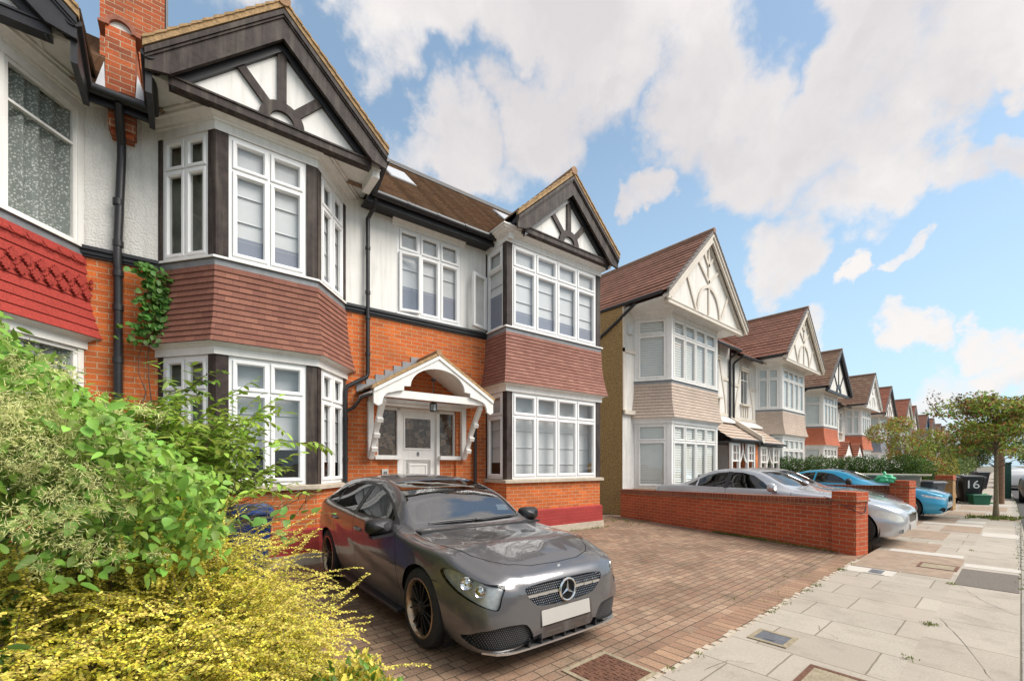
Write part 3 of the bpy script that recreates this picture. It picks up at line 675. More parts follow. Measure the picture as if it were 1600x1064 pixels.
def main_house():
    global CUR
    CUR = house_ctx('semi_detached_house', 'brick and white house with two black timbered gables and a white arched porch', ORG)
    c1, w1, W1 = 1.3555, .6437, 1.27
    bp = [(c1 - W1, DW), (c1 - w1, 0), (c1 + w1, 0), (c1 + W1, DW)]
    ul, ur = 5.604, 8.41
    olive = dict(blind=P('olive_reflection_curtain', (.20, .20, .15), .9, var=.35, scale=3), lo=.0, bz=.07, btype='lace')  # curtain coloured with the dark olive reflection of these panes
    bay(bp, main_style, MW, 2, blinds={(1, 0): olive, (0, 1): dict(blind=blindm, lo=.30, bz=.16), (1, 1): dict(blind=blindm, lo=.19), (1, 2): dict(blind=blindm, lo=.1), (0, 0): olive})
    st2 = dict(main_style); st2['hung'] = tilehung2
    bay([(ul, DW + .04), (ul, 0), (ur, 0), (ur, 1.2)], st2, MW, 4, retcols=1, postw=.14, blinds={(1, 0): dict(blind=blindm, lo=.42, skip=((0, 0),)), (1, 1): dict(blind=blindm, lo=.2), (0, 1): dict(blind=blindm, lo=.0, bz=.22)}, n=15)
    # opened casement of the bay return
    fr, w = frame_of((ul - .03, DW - .03), (ul - .445, DW - .165))
    m = M(); ring(m, fr, 0, .44, ZS + .06, ZH - .52, [(0, -.03), (0, .03), (.01, .03), (.05, .03), (.06, .0), (.06, -.03), (0, -.03)]); cs = m.build('open_casement', upvc)
    g = M(); g.face([fr(.05, 0, ZS + .1), fr(.39, 0, ZS + .1), fr(.39, 0, ZH - .56), fr(.05, 0, ZH - .56)]); g.build('pane', glass, cs)
    # front wall: brick below, render above
    uw0, uw1 = c1 + W1 - .12, ul + .02
    m = M(); hole_wall(m, uw0, uw1, DW, 0, 4.27, [(3.20, 4.85, .0, 2.60)]); m.face([(-.3, DW, 0), (c1 - W1 + .12, DW, 0), (c1 - W1 + .12, DW, 4.27), (-.3, DW, 4.27)]); m.build('brick_wall', brick)
    m = M(); hole_wall(m, uw0, uw1, DW, 4.27, 6.3, [(3.58, 4.955, 4.38, 6.05)], .1)
    m.build('rendered_wall', render)
    m = M(); m.face([(-.3, DW, 4.27), (c1 - W1 + .1, DW, 4.27), (c1 - W1 + .1, DW, 6.3), (-.3, DW, 6.3)]); m.build('roughcast_wall', rough)
    m = M(); m.face([(ur, 1.2, 0), (ur, 9, 0), (ur, 9, 6.3), (ur, 1.2, 6.3)]); m.face([(ur, 9, 0), (-.3, 9, 0), (-.3, 9, 6.3), (ur, 9, 6.3)]); m.face([(-.3, 9, 0), (-.3, DW + .02, 0), (-.3, DW + .02, 6.3), (-.3, 9, 6.3)])
    m.build('side_wall', render)
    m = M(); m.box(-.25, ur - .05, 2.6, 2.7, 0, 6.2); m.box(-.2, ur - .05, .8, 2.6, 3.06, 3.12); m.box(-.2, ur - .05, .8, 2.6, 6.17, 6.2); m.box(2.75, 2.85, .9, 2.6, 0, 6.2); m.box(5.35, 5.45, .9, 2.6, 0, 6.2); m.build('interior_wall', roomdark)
    # string course
    m = M()
    for a, b in ((-.3, c1 - W1 + .02), (c1 + W1 - .02, ul)):
        m.box(a, b, DW - .03, DW, 4.22, 4.25); m.box(a, b, DW - .055, DW, 4.25, 4.30); m.box(a, b, DW - .085, DW, 4.30, 4.345)
    m.build('string_course', black)
    # middle window with its own hood
    window((3.58, DW + .02), (4.955, DW + .02), 4.385, 6.05, 3, 5.60, MW, blind=blindm, lo=.32, gapfill=gapfillm, skip=((0, 0),))
    fr, w = frame_of((3.62, DW - .01), (4.03, DW - .085))
    m = M(); ring(m, fr, 0, .42, 4.43, 5.56, [(0, -.03), (0, .03), (.045, .03), (.058, .0), (.058, -.03), (0, -.03)]); cs = m.build('open_casement', upvc)
    g = M(); g.face([fr(.05, 0, 4.48), fr(.37, 0, 4.48), fr(.37, 0, 5.51), fr(.05, 0, 5.51)]); g.build('pane', glass, cs)
    m = M(); pr = [(.0, 6.03), (.02, 6.03), (.03, 6.08), (.09, 6.16), (.13, 6.18), (.13, 6.21), (0, 6.215)]
    m.prism([(3.48, DW - o, z) for o, z in pr], (1.57, 0, 0)); m.build('window_hood', whitewood)
    m = M(); m.box(3.55, 4.985, DW - .06, DW + .05, 4.345, 4.385); m.build('window_sill', upvc)
    # main roof
    m = M(); courses(m, (-.3, .40, 6.26), (8.72, .40, 6.26), (8.72, 3.0, 8.76), (-.3, 3.0, 8.76), 28, .04, .5); m.build('roof_slope', rooftile)
    m = M(); courses(m, (8.72, 9.3, 6.3), (-.3, 9.3, 6.3), (-.3, 6.2, 8.76), (8.72, 6.2, 8.76), 12, .025); m.box(-.3, 8.72, 3.02, 6.2, 8.66, 8.74); m.build('roof_slope', rooftile)
    m = M(); m.prism([(8.70, .4, 6.2), (8.70, 3, 8.7), (8.70, 6.2, 8.7), (8.70, 9.3, 6.2)], (.04, 0, 0)); m.build('roof_verge', whitewood)
    m = M(); m.box(-.3, 8.74, 2.92, 3.08, 8.74, 8.83); m.build('ridge_capping', P('black_ridge_lead', (.05, .048, .05), .5, var=.2))
    # eaves board and gutters
    m = M(); m.box(2.9, 5.75, .40, .44, 6.10, 6.28); m.box(2.9, 5.75, .44, DW, 6.14, 6.17); m.box(-.3, .03, .40, .44, 6.08, 6.28); m.build('fascia', black)
    m = M(); m.tube([(2.98, .33, 6.235), (5.70, .33, 6.235)], .062, 12); m.tube([(5.72, .33, 6.235), (5.72, -.30, 6.48)], .06, 12)
    m.tube([(3.0, .36, 6.235), (2.99, -.30, 6.46)], .055, 12); m.tube([(.03, .36, 6.19), (.03, -.32, 6.46)], .075, 12); m.tube([(-.3, .33, 6.2), (.05, .33, 6.2)], .062, 12)
    for u in (3.6, 4.2, 4.8, 5.4): m.tube([(u, .33, 6.235), (u + .05, .33, 6.235)], .07, 12)
    m.build('gutter', black, smooth=True)
    m = M(); m.box(.0, .06, -.28, .44, 6.02, 6.42); m.build('valley_board', black)
    m = M(); m.tube([(3.05, .38, 6.18), (3.05, .45, 6.06), (3.0, .66, 5.93), (3.0, .66, 3.15), (2.98, .66, 3.08), (2.62, .62, 2.86), (2.60, .62, 2.78), (2.60, .62, .1)], .037, 10)
    for z in (5.4, 4.6, 4.15, 3.5): m.tube([(3.0, .66, z - .03), (3.0, .66, z + .03)], .046, 10)
    for z in (2.3, 1.6): m.tube([(2.60, .62, z - .03), (2.60, .62, z + .03)], .046, 10)
    m.tube([(2.9, .1, 2.70), (2.78, .30, 2.66), (2.72, .55, 2.5), (2.6, .62, 2.42)], .03, 8)
    m.build('downpipe', black, smooth=True)
    m = M(); m.tube([(-.30, .34, 6.14), (-.3, .42, 6.0), (-.3, .645, 5.78), (-.3, .645, 5.6), (-.34, .645, 4.4), (-.34, .63, 4.2), (-.335, .645, 4.1), (-.335, .645, .1)], .048, 10)
    for z in (5.0, 4.45, 3.6, 2.9, 4.05): m.tube([(-.335, .645, z - .04), (-.335, .645, z + .04)], .058, 10)
    m.build('downpipe', black, smooth=True)
    m = M(); m.tube([(5.27, .66, 2.4), (5.27, .66, .1)], .035, 8); m.build('downpipe', black, smooth=True)
    # gables
    gable(1.49, 1.49, -.2, 6.60, 8.0, 2.6, main_style, beamz=6.245)
    s2 = dict(main_style); s2['gn'] = 12
    gable(7.17, 1.52, -.2, 6.55, 7.93, 2.4, s2, beamz=6.245)
    # boxed soffits beneath the gables
    m = M(); m.box(.06, 2.94, -.17, DW, 6.318, 6.335); m.box(.34, .38, -.15, DW, 6.30, 6.318); m.box(2.80, 2.92, -.16, .36, 6.18, 6.42); m.build('soffit', whitewood)
    m = M(); m.box(5.70, 8.62, -.17, .8, 6.318, 6.335); m.box(5.60, 5.72, -.1, .36, 6.1, 6.40); m.box(8.42, 8.62, -.16, .8, 6.26, 6.42); m.build('soffit', whitewood)
    # skylights
    for (ua, ub, va, vb) in ((3.84, 4.42, 1.75, 2.45), (7.0, 7.6, 2.0, 2.6)):
        zf = lambda v: 6.26 + (v - .40) * (2.5 / 2.6)
        f = M(); g = M()
        nrm = Vector((0, -.69, .72)) * .07
        q = [Vector((ua, va, zf(va))), Vector((ub, va, zf(va))), Vector((ub, vb, zf(vb))), Vector((ua, vb, zf(vb)))]
        f.prism(q, nrm); so_ = f.build('skylight', P('skylight_frame', (.30, .30, .30), .4))
        c = sum(q, Vector()) / 4; g.prism([c + (p - c) * .88 + nrm for p in q], nrm * .1); g.build('pane', P('skylight_glass', (.75, .8, .85), .05, var=.02, metal=.6), so_)
    # chimney on the party wall with its corbelled pier at the eaves
    m = M(); m.box(-.68, .10, 2.0, 2.9, 6.5, 10.6); m.box(-.70, .02, 1.98, 2.2, 9.2, 9.3); ch = m.build('chimney', brick_dark)
    m = M(); m.tube([(.115, 2.02, 7.0), (.115, 2.02, 10.6)], .018, 6); m.tube([(.13, 2.1, 8.2), (.13, 2.1, 10.6)], .014, 6); m.build('cable', black, ch)
    m = M(); m.box(-.43, -.14, .38, 2.0, 6.28, 7.12); m.box(-.42, -.15, .5, DW + .1, 5.92, 6.30); m.box(-.40, -.17, .56, DW, 5.86, 5.92); pr_ = m.build('party_pier', brick_dark)
    m = M(); pts = [(-.285 + .16 * math.cos(a), .355, 7.11 + .16 * math.sin(a)) for a in [math.pi * k / 12 for k in range(13)]]
    inn = [(-.285 + .11 * math.cos(a), .355, 7.11 + .11 * math.sin(a)) for a in [math.pi * k / 12 for k in range(13)]]
    for k in range(12): m.prism([pts[k], pts[k + 1], inn[k + 1], inn[k]], (0, 1.6, 0))
    m.box(-.50, -.43, .35, .6, 7.10, 7.13); m.box(-.14, -.07, .35, .6, 7.10, 7.13); m.build('arch_cap', P('cap_clay', (.27, .10, .06), .85, var=.3, scale=12), pr_)
    m = M(); m.prism([(-.285 + .11 * math.cos(a), .40, 7.11 + .11 * math.sin(a)) for a in [math.pi * k / 12 for k in range(13)]], (0, .05, 0)); m.build('arch_infill', render, pr_)
    m = M(); m.prism([(-.14, .37, 6.28), (-.02, .37, 6.30), (-.12, .37, 6.62)], (0, .5, 0)); m.prism([(-.43, .37, 6.28), (-.52, .37, 6.30), (-.44, .37, 6.62)], (0, .5, 0)); m.build('flashing', P('white_flashing', (.6, .6, .62), .5, var=.1), pr_)
    # door set back in the wall
    dv = DW + .10
    fm = M()
    for a, b, c, d in ((3.20, 3.235, 1.68, 2.6), (3.60, 3.67, 0, 2.6), (4.43, 4.50, 0, 2.6), (4.82, 4.85, 1.68, 2.6), (3.2, 4.85, 2.54, 2.6)): fm.box(a, b, dv - .06, dv + .06, c, d)
    fm.box(3.14, 3.64, DW - .07, dv + .06, 1.60, 1.68); fm.box(4.46, 4.93, DW - .07, dv + .06, 1.60, 1.68); fm.build('door_frame', whitewood, bevel=.006)
    for a, b in ((3.2, 3.6), (4.5, 4.85)):
        m = M(); m.box(a, b, dv - .05, dv + .05, 0, 1.6); m.build('brick_panel', brick)
        m = M(); m.box(a + .03, b, dv, dv + .02, 1.68, 2.54); m.build('side_light', stained)
    m = M(); m.box(3.1, 4.95, DW - .12, DW + .02, 2.6, 2.72); m.box(3.1, 4.95, DW - .16, DW, 2.66, 2.72); m.build('door_head', whitewood)
    d = M(); d.box(3.67, 4.43, dv, dv + .05, .15, 2.54)
    def rp(a, b, c, e, pf):
        ring(d, lambda x, o, z: (x, dv - o, z), a, b, c, e, pf)
    rp(3.76, 4.34, .95, 1.62, [(0, 0), (0, .012), (.02, .012), (.03, .0), (.09, .0), (.11, .014), (.13, .014), (.13, .0)]); rp(3.76, 4.34, .3, .8, [(0, 0), (0, .012), (.02, .012), (.03, 0)])
    rp(3.75, 4.35, 1.80, 2.44, [(0, 0), (0, .016), (.025, .016), (.035, .0)])
    do = d.build('front_door', whitewood, bevel=0)
    m = M(); m.box(3.78, 4.32, dv - .004, dv, 1.83, 2.41); m.build('leaded_light', stained, do)
    m = M(); m.box(3.93, 4.2, dv - .012, dv, .88, .92); m.build('letter_plate', P('letter_brass', (.3, .27, .2), .4, metal=.8), do)
    m = M(); m.lathe([(.0, -.06), (.025, -.055), (.03, -.03), (.012, -.015), (.02, 0)], (3.71, dv, 1.28), 'y', 14); m.build('handle', metal, do, smooth=True)
    text_mesh('8', .12, 'house_number', P('number_black', (.03, .03, .03), .4), do, CUR.T @ Matrix.Translation((4.05, dv - .004, 1.71)) @ Matrix.Rotation(R(90), 4, 'X'))
    m = M(); m.box(3.3, 3.42, dv - .075, dv - .05, 1.18, 1.42); e = m.build('entry_panel', P('entry_steel', (.55, .54, .5), .4, metal=.3))
    m = M()
    for i in range(2):
        for j in range(2): m.box(3.335 + i * .04, 3.36 + i * .04, dv - .080, dv - .07, 1.22 + j * .05, 1.25 + j * .05)
    m.box(3.33, 3.395, dv - .08, dv - .07, 1.33, 1.38); m.build('keypad', P('keypad_grey', (.15, .15, .15), .4), e)
    m = M(); m.box(3.1, 4.95, .2, dv, -.1, .15); m.build('door_step', stone)
    # porch canopy
    uc, hf, za, ze = 4.03, 1.21, 3.50, 2.78; vf = -.10; sl = (za - ze) / hf
    for s in (-1, 1):
        m = M(); e = uc + s * hf
        if s < 0: courses(m, (e, DW, ze), (e, vf, ze), (uc, vf, za), (uc, DW, za), 9, .02, .3)
        else: courses(m, (e, vf, ze), (e, DW, ze), (uc, DW, za), (uc, vf, za), 9, .02, .3)
        m.build('porch_roof', rooftile)
        m = M(); m.prism([(e, vf - .012, ze + .03), (uc, vf - .012, za + .03), (uc, vf - .012, za - .03), (e, vf - .012, ze - .03)], (0, .09, 0)); m.build('porch_verge', mortarverge)
        m = M()
        for k in range(7):      # stepped lead soakers on the wall
            t = (k + .5) / 7; u = e + (uc - e) * t; z = ze + (za - ze) * t
            m.obox((u - .09, DW - .02, z - .02), (.18, 0, .0), (0, .02, 0), (0, 0, .15))
        m.build('step_flashing', lead)
    m = M(); m.tube([(uc, vf - .02, za + .02), (uc, DW, za + .02)], .055, 10); m.build('porch_ridge', ridget, smooth=True)
    m = M()
    outer = [(uc - hf + .03, ze - .26), (uc - hf + .03, ze - .02), (uc, za - .04), (uc + hf - .03, ze - .02), (uc + hf - .03, ze - .26)]
    def arch(sgn):
        pts = [(hf - .03, ze - .26), (hf - .10, ze - .30), (hf - .17, ze - .26)]
        pts += [(hf - .17 - .15 * (1 - math.cos(a)) , ze - .26 + .20 * math.sin(a)) for a in [R(15 * k) for k in range(1, 7)]]
        pts += [(.80, ze - .03), (.66, ze - .0), (.66, ze + .07), (.54, ze + .08)]
        pts += [(.54 * math.cos(a), ze + .08 + .36 * math.sin(a)) for a in [R(9 * k) for k in range(1, 11)]]
        return [(uc + sgn * x, z) for x, z in pts]
    for s in (-1, 1):
        inn = arch(s); out_ = [(uc + s * (hf - .03), ze - .02), (uc, za - .04)]
        # strip fan: match inner points to the outer slope line
        e0, e1 = Vector((out_[0][0], 0, out_[0][1])), Vector((out_[1][0], 0, out_[1][1]))
        for (x0, z0), (x1, z1) in zip(inn, inn[1:]):
            f = lambda x: e0.lerp(e1, (x - e0.x) / (e1.x - e0.x)).z
            if abs(x0 - x1) < 1e-4: continue
            m.prism([(x0, vf, z0), (x1, vf, z1), (x1, vf, f(x1)), (x0, vf, f(x0))], (0, .05, 0))
        m.prism([(uc + s * (hf - .03), vf - .02, ze - .02), (uc, vf - .02, za - .04), (uc, vf - .02, za - .10), (uc + s * (hf - .03), vf - .02, ze - .08)], (0, .02, 0))
    m.build('porch_bargeboard', whitewood)
    m = M(); m.box(uc - 1.03, uc + 1.03, vf + .05, vf + .14, ze - .13, ze + .0); m.box(uc - 1.0, uc - .9, vf + .1, DW, ze - .12, ze - .02); m.box(uc + .9, uc + 1.0, vf + .1, DW, ze - .12, ze - .02)
    for s in (-1, 1): m.prism([(uc + s * hf * .97, vf + .1, ze - .04), (uc, vf + .1, za - .05), (uc, vf + .1, za - .09), (uc + s * hf * .97, vf + .1, ze - .08)], (0, DW - vf - .12, 0))
    m.build('porch_frame', whitewood)
    for s in (-1, 1):
        m = M(); u0 = uc + s * .97
        m.box(u0 - .05, u0 + .05, DW - .08, DW, 1.62, ze - .12)
        path = [(DW - .09, 1.66), (DW - .22, 1.86), (DW - .36, 2.14), (DW - .55, 2.42), (vf + .12, ze - .14)]
        for (v0, z0), (v1, z1) in zip(path, path[1:]): m.bar((u0, v0, z0), (u0, v1, z1), .085, .10, (1, 0, 0)) if False else m.prism([(u0 - .045, v0, z0 - .06), (u0 - .045, v1, z1 - .06), (u0 - .045, v1, z1 + .06), (u0 - .045, v0, z0 + .06)], (.09, 0, 0))
        for v, z in ((DW - .19, 1.78), (DW - .31, 2.02), (DW - .47, 2.28)): m.obox((u0 - .055, v - .07, z - .05), (.11, 0, 0), (0, .05, 0.03), (0, -.03, .07))
        m.build('porch_bracket', whitewood, bevel=.004)
    # alarm / meter box on the far side
    m = M(); m.box(8.41, 8.63, .55, .95, .55, 1.02); m.build('meter_box', P('meter_grey', (.5, .5, .48), .5, var=.05), bevel=.015)
    root = CUR.root; CUR = None
    # the lantern hangs from the porch: a thing of its own
    lt = thing('porch_lantern', 'small black glazed lantern hanging inside the white porch canopy', 'lantern', hw(4.03, .12, 2.50), -ROT)
    m = M(); m.lathe([(.0, .17), (.02, .16), (.075, .125), (.08, .115), (.05, .115)], n=6); m.lathe([(.07, -.02), (.07, .0), (.055, .0)], n=6)
    for k in range(6):
        a = 2 * math.pi * k / 6; m.bar((.068 * math.cos(a), .068 * math.sin(a), 0), (.068 * math.cos(a), .068 * math.sin(a), .12), .009, .009, (1, 0, 0))
    m.tube([(0, 0, .16), (0, 0, .55)], .008, 6); m.lathe([(.05, .55), (.05, .58), (.0, .58)], n=10); m.build('lantern_cage', black, lt)
    m = M(); m.lathe([(.06, .0), (.06, .118)], n=6, cap=False); m.build('lantern_glass', P('lantern_pane', (.35, .36, .33), .1), lt)
main_house()

# ------------------------------------------------------------------ the attached neighbour on the left
def left_house():
    global CUR
    CUR = house_ctx('semi_detached_house', 'attached house at the left edge with red painted tile hanging and net curtains', (3.5, .74), mirror=-.29)
    c1, w1, W1 = 1.3555, .6437, 1.25
    bp = [(c1 - W1, DW), (c1 - w1, 0), (c1 + w1, 0), (c1 + W1, DW)]
    stl = dict(main_style); stl['hung'] = tilered; stl['post'] = whitewood
    dk = P('black_stained_timber', (.022, .02, .021), .35, var=.3, scale=8); stl['barge'] = dk; stl['panel'] = rough
    gl = dict(blind=lace, lo=.02, btype='lace', bz=.04, sash=False)
    bay(bp, stl, (whitewood, glass, lace), 2, retcols=1, blinds={(k, i): gl for k in (0, 1) for i in (0, 1, 2)}, postw=.10, n=9)
    m = M(); m.face([(-.3, DW, 0), (c1 - W1 + .1, DW, 0), (c1 - W1 + .1, DW, 4.27), (-.3, DW, 4.27)]); m.face([(c1 + W1 - .1, DW, 0), (8, DW, 0), (8, DW, 4.27), (c1 + W1 - .1, DW, 4.27)]); m.build('brick_wall', brick)
    m = M(); m.face([(-.3, DW, 4.27), (c1 - W1 + .1, DW, 4.27), (c1 - W1 + .1, DW, 6.3), (-.3, DW, 6.3)]); m.face([(c1 + W1 - .1, DW, 4.27), (8, DW, 4.27), (8, DW, 6.3), (c1 + W1 - .1, DW, 6.3)]); m.build('roughcast_wall', rough)
    m = M(); m.face([(8, DW, 0), (8, 9, 0), (8, 9, 6.3), (8, DW, 6.3)]); m.face([(8, 9, 0), (-.28, 9, 0), (-.28, 9, 6.3), (8, 9, 6.3)]); m.build('side_wall', rough)
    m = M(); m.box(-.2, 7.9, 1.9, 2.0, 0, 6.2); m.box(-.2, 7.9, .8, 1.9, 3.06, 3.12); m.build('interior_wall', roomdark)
    m = M()
    for a, b in ((-.29, c1 - W1 + .02), (c1 + W1 - .02, 8)):
        m.box(a, b, DW - .03, DW, 4.22, 4.25); m.box(a, b, DW - .055, DW, 4.25, 4.30); m.box(a, b, DW - .085, DW, 4.30, 4.345)
    m.build('string_course', black)
    m = M(); courses(m, (-.29, .40, 6.26), (8.2, .40, 6.26), (8.2, 3.0, 8.76), (-.29, 3.0, 8.76), 26, .028, .3); m.build('roof_slope', rooftile)
    m = M(); courses(m, (8.2, 9.3, 6.3), (-.29, 9.3, 6.3), (-.29, 6.2, 8.76), (8.2, 6.2, 8.76), 10, .025); m.box(-.29, 8.2, 3.02, 6.2, 8.66, 8.74); m.build('roof_slope', rooftile)
    gable(1.49, 1.49, -.2, 6.60, 8.0, 2.6, stl, beamz=6.245, timb=dk, panel=rough)
    m = M(); m.box(.06, 2.94, -.17, DW, 6.318, 6.335); m.box(.34, .38, -.15, DW, 6.30, 6.318); m.box(2.80, 2.92, -.16, .36, 6.18, 6.42); m.build('soffit', whitewood)
    # two raised courses of stepped diamonds and a scalloped line on the red apron
    fr, w = frame_of((c1 - W1, DW), (c1 - w1, 0)); m = M()
    for k in range(-1, 8):
        for q, z in ((0, 3.72), (.07, 3.86)):
            a = .02 + k * .145 + q
            for hw_, dz in ((.058, .0), (.036, .028), (.036, -.028), (.015, .052), (.015, -.052)):
                if a - hw_ < -.1 or a + hw_ > w: continue
                oo = .075 - (z - 3.72) * .12
                m.obox(fr(a - hw_, oo, z + dz - .014), Vector(fr(a + hw_, oo, 0)) - Vector(fr(a - hw_, oo, 0)), Vector(fr(a, oo + .018, 0)) - Vector(fr(a, oo, 0)), (0, 0, .028))
    for k in range(6):
        pts = [(.01 + k * .165 + .0825 * (1 - math.cos(t)), 4.16 - .055 * math.sin(t)) for t in [math.pi * q / 8 for q in range(9)]]
        for (a0, z0), (a1, z1) in zip(pts, pts[1:]): m.prism([fr(a0, .050, z0), fr(a1, .050, z1), fr(a1, .050, z1 + .012), fr(a0, .050, z0 + .012)], Vector(fr(0, .012, 0)) - Vector(fr(0, 0, 0)))
    m.build('ornamental_tiles', tilered)
    m = M(); m.tube([(.03, .36, 6.19), (.03, -.32, 6.46)], .075, 12); m.tube([(-.28, .33, 6.2), (.05, .33, 6.2)], .062, 12); m.tube([(3, .33, 6.2), (8, .33, 6.2)], .062, 12); m.build('gutter', black, smooth=True)
    m = M(); m.box(.0, .06, -.28, .44, 6.02, 6.42); m.box(-.28, .03, .40, .44, 6.08, 6.28); m.build('valley_board', black)
    CUR = None
left_house()
# ------------------------------------------------------------------ cars
from mathutils.bvhtree import BVHTree
from mathutils.interpolate import poly_3d_calc
def PAINT(name, col, flake=.55):
    if name in MATS: return MATS[name]
    m, nt, b = nodes(name); N = nt.nodes; L = nt.links
    b.inputs['Base Color'].default_value = (*col, 1); b.inputs['Metallic'].default_value = flake; b.inputs['Roughness'].default_value = .30
    b.inputs['Coat Weight'].default_value = 1; b.inputs['Coat Roughness'].default_value = .02
    tc = N.new('ShaderNodeTexCoord'); nz = N.new('ShaderNodeTexNoise'); nz.inputs['Scale'].default_value = 3.; nz.inputs['Detail'].default_value = 5; L.new(tc.outputs['Object'], nz.inputs['Vector'])
    mr = N.new('ShaderNodeMapRange'); mr.inputs['To Min'].default_value = .24; mr.inputs['To Max'].default_value = .38; L.new(nz.outputs['Fac'], mr.inputs['Value']); L.new(mr.outputs[0], b.inputs['Roughness'])
    MATS[name] = m; return m
trim = P('black_plastic_trim', (.022, .022, .023), .45, var=.15, scale=10)
gapm = P('panel_gap', (.008, .008, .008), .8)
tyrem = P('tyre_rubber', (.022, .021, .020), .85, var=.3, scale=20, bump=.2)
carglass = GLASS('car_glass', (.22, .25, .25), ior=1.9, wav=.0)
screenglass = GLASS('windscreen_glass', (.40, .43, .42), ior=3.8, wav=.0)
lampglass = GLASS('headlight_lens', (.92, .93, .93), ior=1.45, wav=0.)
chrome = P('chrome', (.72, .71, .69), .10, metal=1., var=.03)
satin = P('satin_silver', (.62, .61, .59), .3, metal=.85, var=.05)
seatm = P('dark_seat_cloth', (.03, .03, .032), .8, var=.3)
plate_m = P('blank_number_plate', (.42, .395, .36), .45, var=.03)
def pchip(xs, ys, q):
    xs, ys = np.asarray(xs, float), np.asarray(ys, float); h = np.diff(xs); d = np.diff(ys) / h; m = np.zeros_like(ys)
    m[0], m[-1] = d[0], d[-1]
    for i in range(1, len(xs) - 1):
        if d[i - 1] * d[i] > 0:
            w1, w2 = 2 * h[i] + h[i - 1], h[i] + 2 * h[i - 1]; m[i] = (w1 + w2) / (w1 / d[i - 1] + w2 / d[i])
    i = np.clip(np.searchsorted(xs, q) - 1, 0, len(xs) - 2); t = (q - xs[i]) / h[i]
    return ((1 + 2 * t) * (1 - t) ** 2) * ys[i] + t * (1 - t) ** 2 * h[i] * m[i] + t * t * (3 - 2 * t) * ys[i + 1] + t * t * (t - 1) * h[i] * m[i + 1]
def crom(P_, per):
    P_ = np.array(P_); out = []
    E = np.vstack([2 * P_[0] - P_[1], P_, 2 * P_[-1] - P_[-2]])
    for i in range(1, len(E) - 2):
        p0, p1, p2, p3 = E[i - 1], E[i], E[i + 1], E[i + 2]
        for k in range(per):
            t = k / per; a = .42
            m1, m2 = a * (p2 - p0), a * (p3 - p1)
            out.append((2 * t ** 3 - 3 * t * t + 1) * p1 + (t ** 3 - 2 * t * t + t) * m1 + (-2 * t ** 3 + 3 * t * t) * p2 + (t ** 3 - t * t) * m2)
    out.append(E[-2]); return np.array(out)
SIDE = ((1, 0, 0), (0, 0, 1)); TOP = ((1, 0, 0), (0, 1, 0)); FRONT = ((0, 1, 0), (0, 0, 1))
def thick_line(pts, w):
    """thin closed polygons along a polyline (one per segment)"""
    out = []
    for (x0, y0), (x1, y1) in zip(pts, pts[1:]):
        d = math.hypot(x1 - x0, y1 - y0); nx, ny = -(y1 - y0) / d * w / 2, (x1 - x0) / d * w / 2
        ex, ey = (x1 - x0) / d * w * .3, (y1 - y0) / d * w * .3
        out.append([(x0 - ex + nx, y0 - ey + ny), (x1 + ex + nx, y1 + ey + ny), (x1 + ex - nx, y1 + ey - ny), (x0 - ex - nx, y0 - ey - ny)])
    return out
def inpoly(p, poly):
    x, y = p; c = False; n = len(poly); j = n - 1
    for i in range(n):
        xi, yi = poly[i]; xj, yj = poly[j]
        if (yi > y) != (yj > y) and x < (xj - xi) * (y - yi) / (yj - yi) + xi: c = not c
        j = i
    return c
def smooth_poly(pts, per=5):
    P_ = np.array(pts, float); n = len(P_); out = []
    for i in range(n):
        p0, p1, p2, p3 = P_[i - 1], P_[i], P_[(i + 1) % n], P_[(i + 2) % n]
        for k in range(per):
            t = k / per; m1, m2 = .4 * (p2 - p0), .4 * (p3 - p1)
            out.append(tuple((2 * t ** 3 - 3 * t * t + 1) * p1 + (t ** 3 - 2 * t * t + t) * m1 + (-2 * t ** 3 + 3 * t * t) * p2 + (t ** 3 - t * t) * m2))
    return out
